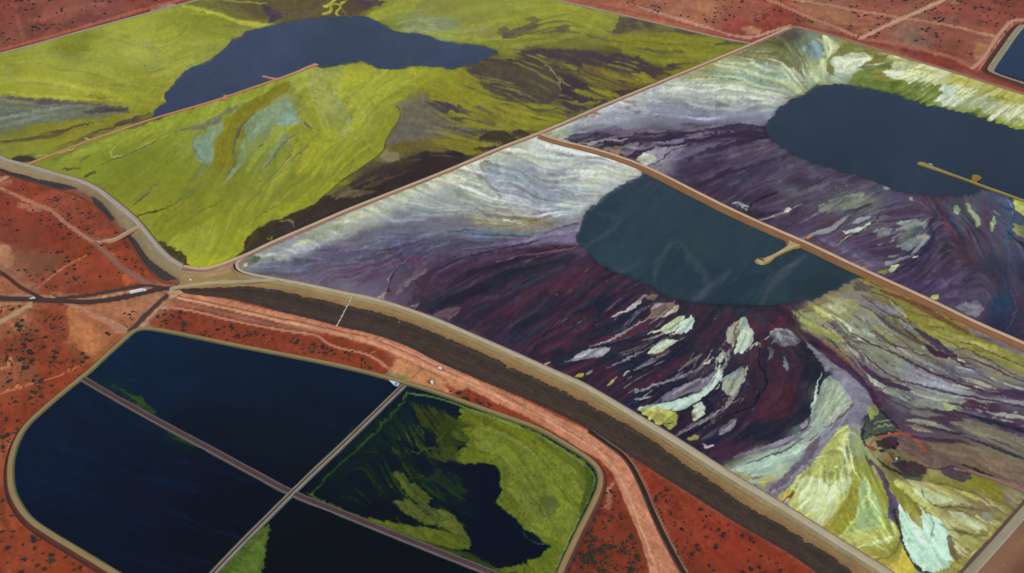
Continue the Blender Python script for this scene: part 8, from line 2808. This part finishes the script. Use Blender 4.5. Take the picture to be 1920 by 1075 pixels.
# ---- inlet apron at the corner of the upper pond
P = pts("729,713 738,714 747,717 749,720 747,724 743,724.5 738,722 734,718")
root = empty('inlet_apron', tuple(sp(741, 719, 2.6)))
tag(root, 'pale blue white drop shaped inlet apron at the right corner of the dark upper pond', 'inlet apron')
bm = bmesh.new()
vt = [bm.verts.new(sp(x, y, 3.1) - root.location) for x, y in P]
vb = [bm.verts.new(sp(x, y, 2.2) - root.location) for x, y in P]
bm.faces.new(vt)
for i in range(len(P)):
    j = (i + 1) % len(P); bm.faces.new((vt[i], vb[i], vb[j], vt[j]))
obj('liner_sheet', bm, M_LINER, root)
bm = bmesh.new()
c = Vector((0, 0, 0))
V2 = [sp(x, y, 3.25) - root.location for x, y in pts("742,716.5 746,718 747,721 744,723 740,721")]
for i in range(5):
    bm_cyl(bm, V2[i], V2[(i + 1) % 5], 0.35, n=6)
obj('rim_pipe', bm, M_GREY, root)
bm = bmesh.new(); bm_cyl(bm, sp(743.5, 719.8, 3.0) - root.location, sp(743.5, 719.8, 3.9) - root.location, 0.9, n=12); obj('inlet_pipe', bm, M_DARK, root)

# ---- tank and pole on the work pad
t = empty('water_tank', sp(809.5, 719, 0.1))
tag(t, 'small white tank standing on dark soil on the salmon work pad', 'tank')
bm = bmesh.new(); bm_cyl(bm, (0, 0, 0), (0, 0, 2.6), 1.7, n=18); obj('tank_wall', bm, M_WHITE, t)
bm = bmesh.new(); bm_cyl(bm, (0, 0, 2.6), (0, 0, 3.1), 1.8, 0.4, n=18); obj('tank_roof', bm, M_WHITE, t)
bm = bmesh.new(); bm_box(bm, (1.9, 0, 1.4), (0.35, 0.5, 2.8)); obj('ladder', bm, M_GREY, t)


def pole(label, x, y, h, cross=True, z=0.0):
    t = empty('power_pole', sp(x, y, z))
    tag(t, label, 'pole')
    bm = bmesh.new(); bm_cyl(bm, (0, 0, 0), (0, 0, h), 0.26, 0.16, n=8); obj('shaft', bm, M_TIMBER, t)
    bm = bmesh.new(); bm_box(bm, (0, 0, h - .8), (2.4, .18, .18)); obj('cross_arm', bm, M_TIMBER, t)
    for s in (-1, 0, 1):
        bm = bmesh.new(); bm_cyl(bm, (s * 1.05, 0, h - .7), (s * 1.05, 0, h - .35), .1, .06, n=6); obj('insulator', bm, M_WHITE, t)


pole('dark power pole beside the small white tank on the work pad', 815.5, 722, 10)
pole('dark pole standing on the haul road edge above the work pad', 831, 697, 7)
pole('pale pole beside the track left of the junction below the winding dam', 270, 508.5, 6)


def hut(label, x, y, z, dims, rz, roof=M_WHITE, wall=M_CONC):
    t = empty('site_hut', sp(x, y, z), rz)
    tag(t, label, 'hut')
    bm = bmesh.new(); bm_box(bm, (0, 0, dims[2] / 2), dims); obj('wall', bm, wall, t)
    bm = bmesh.new(); bm_box(bm, (0, 0, dims[2] + .12), (dims[0] + .5, dims[1] + .5, .22)); obj('roof', bm, roof, t)
    bm = bmesh.new(); bm_box(bm, (0, -dims[1] / 2 - .03, 1.0), (.9, .06, 2.0)); obj('door', bm, M_GREY, t)
    return t


hut('largest pale hut at the foot of the dam just above the road junction', 346.5, 534, .2, (5.5, 3.0, 2.6), .5)
hut('small pale hut on the dam slope to the upper right of the largest junction hut', 357.5, 528, 4.5, (2.2, 2.0, 2.4), .2)
hut('narrow pale hut beside the ramp to the right of the largest junction hut', 360, 533.5, 1.5, (3.6, 1.6, 1.6), .3)
hut('grey pale hut on the haul road verge above the work pad', 825, 693.5, .2, (3.4, 2.2, 2.2), -.5)


# ---- pumps on the causeway heads
def pump(label, x, y, z, rz, s=1.0):
    t = empty('pump_unit', sp(x, y, z), rz); t.scale = (s, s, s)
    tag(t, label, 'pump')
    bm = bmesh.new(); bm_box(bm, (0, 0, 1.0), (3.2, 1.8, 1.8)); obj('housing', bm, M_RUST, t, .1)
    bm = bmesh.new(); bm_box(bm, (0, 0, .08), (4.2, 2.6, .16)); obj('skid', bm, M_DARK, t)
    bm = bmesh.new(); bm_cyl(bm, (-1.6, 0, .9), (-4.6, 0, -.6), .3, n=8); obj('intake_pipe', bm, M_DARK, t)
    bm = bmesh.new(); bm_cyl(bm, (.8, .4, 1.9), (.8, .4, 3.1), .14, n=6); obj('exhaust', bm, M_DARK, t)


pump('dark pump at the very tip of the round headed causeway in the green pond', 1426, 486.5, ZT + 1.4, 2.6)
pump('rusty pump a little way back from the tip of the round headed causeway', 1431, 488.5, ZT + 1.4, 1.2, .8)
pump('dark pump on the bulb head of the long olive causeway', 1732, 304.5, ZT + 1.4, 2.9, .9)
pump('pump on the far end of the salmon causeway in the large blue pond', 583, 119.5, ZT + 1.0, 2.0, 1.2)

# ---- brown mound machinery pit is painted ground; two machines stand on it
for (x, y, a, lb) in ((1654, 846, .3, 'black shipping box lying left of the larger black box on the brown mound'),
                      (1679, 839, .9, 'larger black box on the crest of the brown mound inside the orange ring')):
    t = empty('container', sp(x, y, ZT + .5), a)
    tag(t, lb, 'container')
    bm = bmesh.new(); bm_box(bm, (0, 0, .9), (4.5, 2.2, 1.8)); obj('box_body', bm, M_DARK, t, .08)
    bm = bmesh.new()
    for i in range(8): bm_box(bm, (-2.0 + i * .57, 0, 1.82), (.14, 2.1, .06))
    obj('lid_rib', bm, M_DARK, t)
t = empty('drum', sp(1680, 862, ZT + .5), .6)
tag(t, 'pale blue drum lying at the lower edge of the brown mound', 'drum')
bm = bmesh.new(); bm_cyl(bm, (-1.6, 0, .8), (1.6, 0, .8), .8, n=16); obj('shell', bm, M_LINER, t)
bm = bmesh.new(); bm_cyl(bm, (-1.0, 0, .8), (-.9, 0, .8), .86, n=16); bm_cyl(bm, (.9, 0, .8), (1.0, 0, .8), .86, n=16); obj('hoop', bm, M_GREY, t)

# ================================================================ scrub


def shrub_mesh(name, seed, lumps, mat, fl=1.0):
    r = random.Random(seed)
    bm = bmesh.new()
    for i in range(lumps):
        a = r.uniform(0, 6.28); d = r.uniform(0, .62) if i else 0
        s = r.uniform(.28, .52)
        ret = bmesh.ops.create_icosphere(bm, subdivisions=1, radius=s)
        off = Vector((math.cos(a) * d, math.sin(a) * d, s * .8 + r.uniform(0, .28) * fl))
        for v in ret['verts']:
            v.co = Vector((v.co.x * r.uniform(.7, 1.35), v.co.y * r.uniform(.7, 1.35), v.co.z * r.uniform(.6, 1.1))) + off
    # leaf tufts
    for i in range(lumps * 7):
        a = r.uniform(0, 6.28); d = r.uniform(.2, .95); z = r.uniform(.1, .95)
        c = Vector((math.cos(a) * d, math.sin(a) * d, z * (1.15 - d * .7)))
        u = Vector((r.uniform(-1, 1), r.uniform(-1, 1), r.uniform(-1, 1))).normalized() * r.uniform(.08, .2)
        w = Vector((r.uniform(-1, 1), r.uniform(-1, 1), r.uniform(-.3, 1))).normalized() * r.uniform(.08, .2)
        bm.faces.new([bm.verts.new(c + u), bm.verts.new(c + w), bm.verts.new(c - u), bm.verts.new(c - w)])
    me = bpy.data.meshes.new(name); bm.to_mesh(me); bm.free()
    me.materials.append(mat)
    return me


SM = [shrub_mesh('shrub', 100 + i, 4 + i % 3, M_LEAF if i % 3 else M_LEAF2) for i in range(7)]
ZONES = [
    ("0,330 60,350 150,374 200,415 232,445 285,530 250,522 200,535 100,548 60,530 0,495", 330, (1.0, 2.1), 'dark scrub bush on the red soil between the winding dam and the sealed road', 'scrub bushes below the winding dam', .35),
    ("0,625 60,588 118,578 130,640 165,670 160,690 100,745 40,800 10,850 0,860", 300, (1.2, 2.5), 'dark scrub bush on the red soil left of the rounded ring bank', 'scrub bushes left of the ponds', .3),
    ("0,900 12,940 45,995 100,1025 200,1075 0,1090", 46, (1.2, 2.6), 'green black bush on smooth orange soil below the ring bank in the lower left corner', 'bushes in the lower left corner', .4),
    ("290,603 305,578 420,604 600,645 720,680 695,696 560,660 420,637 300,616", 190, (1.0, 2.3), 'dark bush in the red strip between the haul road and the upper pond', 'bushes between haul road and ponds', .35),
    ("1128,935 1146,905 1180,980 1205,1050 1215,1085 1056,1085 1090,1010", 620, (.7, 1.5), 'small dark bush in the dense scrub between the ring bank and the haul road', 'small bushes right of the ring bank', .2),
    ("1205,885 1280,926 1380,988 1500,1062 1520,1085 1292,1085 1245,985", 190, (.8, 1.9), 'dark bush on deep red soil between the ditch and the curved dam', 'bushes below the curved dam', .3),
    ("1030,-30 1940,-30 2050,150 1925,155 1860,115 1760,105 1700,96 1600,66 1480,44 1400,60 1280,34 1150,10", 1300, (1.1, 2.7), 'dark bush on the far red plain above the mint and yellow flat', 'bushes on the far upper right plain', .45),
    ("-60,-40 370,-40 330,-5 180,38 60,72 -60,98", 420, (1.4, 3.0), 'dark bush on the far red plain in the upper left corner', 'bushes on the far upper left plain', .5),
    ("834,722 880,740 930,762 955,777 940,778 890,762 838,738", 60, (.8, 1.7), 'dark bush in the narrow scrub wedge below the work pad', 'bushes below the work pad', .1),
    ("0,575 35,570 50,574 0,598", 14, (1.0, 1.8), 'dark bush between the sealed road and the cream track at the far left', 'bushes between road and cream track', .2),
    ("225,590 250,580 262,590 240,615 222,612", 18, (.8, 1.6), 'grey green bush left of the maroon road above the ponds', 'bushes by the maroon road', .2),
]
rs = np.random.default_rng(77)
den = norm(vnoise(rs, 14) + .8 * vnoise(rs, 5))
nogo = [("0,560 103,564 206,562 303,541", 9), ("0,510 37,538 78,559", 6), ("312,556 262,603 244,621", 6), ("41,372 100,397 143,433 205,480 290,540", 6),
        ("1441,0 1514,32 1605,68", 3), ("1498,0 1675,32 1866,69", 3), ("1772,0 1675,42 1612,73", 4), ("1612,73 1739,95 1824,125", 5), ("1824,125 1893,42", 5),
        ("1323,6 1335,8", 12), ("1390,57 1420,57", 12), ("1846,84 1840,105", 14), ("1520,18 1620,45", 16), ("0,340 41,372", 4), ("0,452 18,480 0,510", 20),
        ("145,600 190,640", 28), ("60,490 110,485", 16), ("300,580 270,615", 6), ("304,574 419,598 597,629 653,657 727,690", 3), ("240,520 250,520", 16), ("0,604 50,575", 6)]
plants = []
for zp, cnt, (s0, s1), lab, grp, thr in ZONES:
    P = pts(zp); xs = [p[0] for p in P]; ys = [p[1] for p in P]
    k = 0; tries = 0
    while k < cnt and tries < cnt * 90:
        tries += 1
        x, y = rs.uniform(min(xs), max(xs)), rs.uniform(min(ys), max(ys))
        a = np.array([x]), np.array([y])
        if sd_poly(a[0], a[1], P)[0] > -1: continue
        i, j = int(np.clip((x - MX0) / MST, 0, NX - 1)), int(np.clip((y - MY0) / MST, 0, NY - 1))
        if rs.uniform() > np.clip(.45 + .65 * den[j, i] - thr * .4, 0.03, 1): continue
        if any(sd_line(a[0], a[1], pts(q), [w_, w_, w_])[0] < 2 for q, w_ in nogo): continue
        s = 1.3 * (s0 * .8 + (s1 * 1.25 - s0 * .8) * rs.uniform() ** 3.0)
        plants.append((x, y, s, lab, grp)); k += 1
# bushes one can pick out by name
named = [(201, 626, 3.6, 'larger dark tree clump with a shadow beside the pale patch above the ponds', 'tree'),
         (205, 629, 2.6, 'lower half of the dark tree clump beside the pale patch above the ponds', 'tree'),
         (155, 664, 3.4, 'bright green tree at the edge of the ring road', 'tree'),
         (163, 672, 3.2, 'black green tree against the ring road just right of the bright green tree', 'tree'),
         (106, 662, 2.7, 'round dark tree alone on the open red soil left of the ponds', 'tree'),
         (648, 662, 3.2, 'large black bush under the thin track between haul road and upper pond', 'bush'),
         (655, 665, 2.6, 'second black bush touching the large one under the thin track', 'bush'),
         (661, 660, 2.2, 'third dark bush on the thin track between haul road and upper pond', 'bush'),
         (641, 636, 1.9, 'lone dark bush on the upper side of the loop in the thin track', 'bush'),
         (128, 413, 2.6, 'dark bush at the bend of the dirt track below the winding dam', 'bush'),
         (271, 124, 2.0, 'single dark speck of a bush alone on the green flat', 'bush'),
         (102, 640, 2.6, 'dark spreading bush in open soil left of the orange cleared patch', 'bush'),
         (624, 603, 2.0, 'single dark bush on the black rock apron beside the white pipe', 'bush')]
plants.sort(key=lambda p: -p[2] * (0.549 + (p[1] - 537.5) / F * .836))


def place(me, x, y, s, z=0.0):
    o = bpy.data.objects.new('shrub', me); COL.objects.link(o)
    o.location = sp(x, y, z); o.rotation_euler = (0, 0, rs.uniform(0, 6.28))
    o.scale = (s * rs.uniform(.85, 1.25), s * rs.uniform(.75, 1.1), s * rs.uniform(.75, 1.0))
    return o


LM = {}
for x, y, s, lab, cat in named:
    zz = ZT - .1 if (x, y) == (271, 124) else (2.2 if y == 603 else 0)
    t = place(SM[int(rs.integers(7))], x, y, s, zz)
    t.name = 'tree' if cat == 'tree' else 'shrub'
    if 'bright green' in lab:
        t.data = shrub_mesh('tree', 301, 7, M_LEAF2)
    tag(t, lab, cat)
t = place(shrub_mesh('tree', 300, 6, M_LEAF3), 476, 489, 3.4, ZT - .2); t.name = 'tree'
tag(t, 'vivid green tree in the western tip of the lavender flat', 'tree')
for x, y, s, lab, grp in plants[:285]:
    tag(place(SM[int(rs.integers(7))], x, y, s), lab, 'bush', grp)
rest = plants[285:]
vv, ff = [], []
base = 0
small = []
for i in range(5):
    bm = bmesh.new(); r = random.Random(900 + i)
    for j in range(3):
        s = r.uniform(.35, .6); a = r.uniform(0, 6.28); d = .5 if j else 0
        ret = bmesh.ops.create_icosphere(bm, subdivisions=1, radius=s)
        for v in ret['verts']:
            v.co = Vector((v.co.x * r.uniform(.7, 1.35) + d * math.cos(a), v.co.y * r.uniform(.7, 1.35) + d * math.sin(a), v.co.z * r.uniform(.6, 1.1) + s * .8))
    bm.verts.ensure_lookup_table()
    small.append((np.array([v.co[:] for v in bm.verts]), [[v.index for v in f.verts] for f in bm.faces])); bm.free()
for x, y, s, lab, grp in rest:
    V0, F0 = small[int(rs.integers(5))]
    a = rs.uniform(0, 6.28); c_, s_ = math.cos(a), math.sin(a)
    p = site(x, y, 0.0)
    V1 = V0 * s * [rs.uniform(.8, 1.2), rs.uniform(.8, 1.2), rs.uniform(.7, 1.0)]
    vv.append(np.stack([V1[:, 0] * c_ - V1[:, 1] * s_, V1[:, 0] * s_ + V1[:, 1] * c_, V1[:, 2]], -1) + p)
    ff += [[q + base for q in f] for f in F0]
    base += len(V0)
me = bpy.data.meshes.new('scrub'); me.from_pydata(np.concatenate(vv).tolist(), [], ff); me.materials.append(M_LEAF)
o = bpy.data.objects.new('scrub', me); COL.objects.link(o)
tag(o, 'small dark bushes scattered over the red plain', 'scrub', kind='stuff')
print('plants', len(plants), 'tris', sum(len(m.polygons) for m in bpy.data.meshes) * 2)

# ================================================================ air
bm = bmesh.new()
bmesh.ops.create_cube(bm, size=1.0)
for v in bm.verts:
    v.co = Vector((v.co.x * 90000, 20000 + v.co.y * 90000, (v.co.z + .5) * (H + 60 + 4) - 4))
me = bpy.data.meshes.new('haze'); bm.to_mesh(me); bm.free()
hm = bpy.data.materials.new('thin_air'); hm.use_nodes = True
hm.node_tree.nodes.clear()
ho = hm.node_tree.nodes.new('ShaderNodeOutputMaterial'); hv = hm.node_tree.nodes.new('ShaderNodeVolumePrincipled')
hv.inputs['Color'].default_value = (0.80, 0.86, 0.95, 1); hv.inputs['Density'].default_value = 0.000015; hv.inputs['Anisotropy'].default_value = 0.0
hm.node_tree.links.new(hv.outputs[0], ho.inputs['Volume'])
me.materials.append(hm)
o = bpy.data.objects.new('haze', me); COL.objects.link(o); o['kind'] = 'stuff'
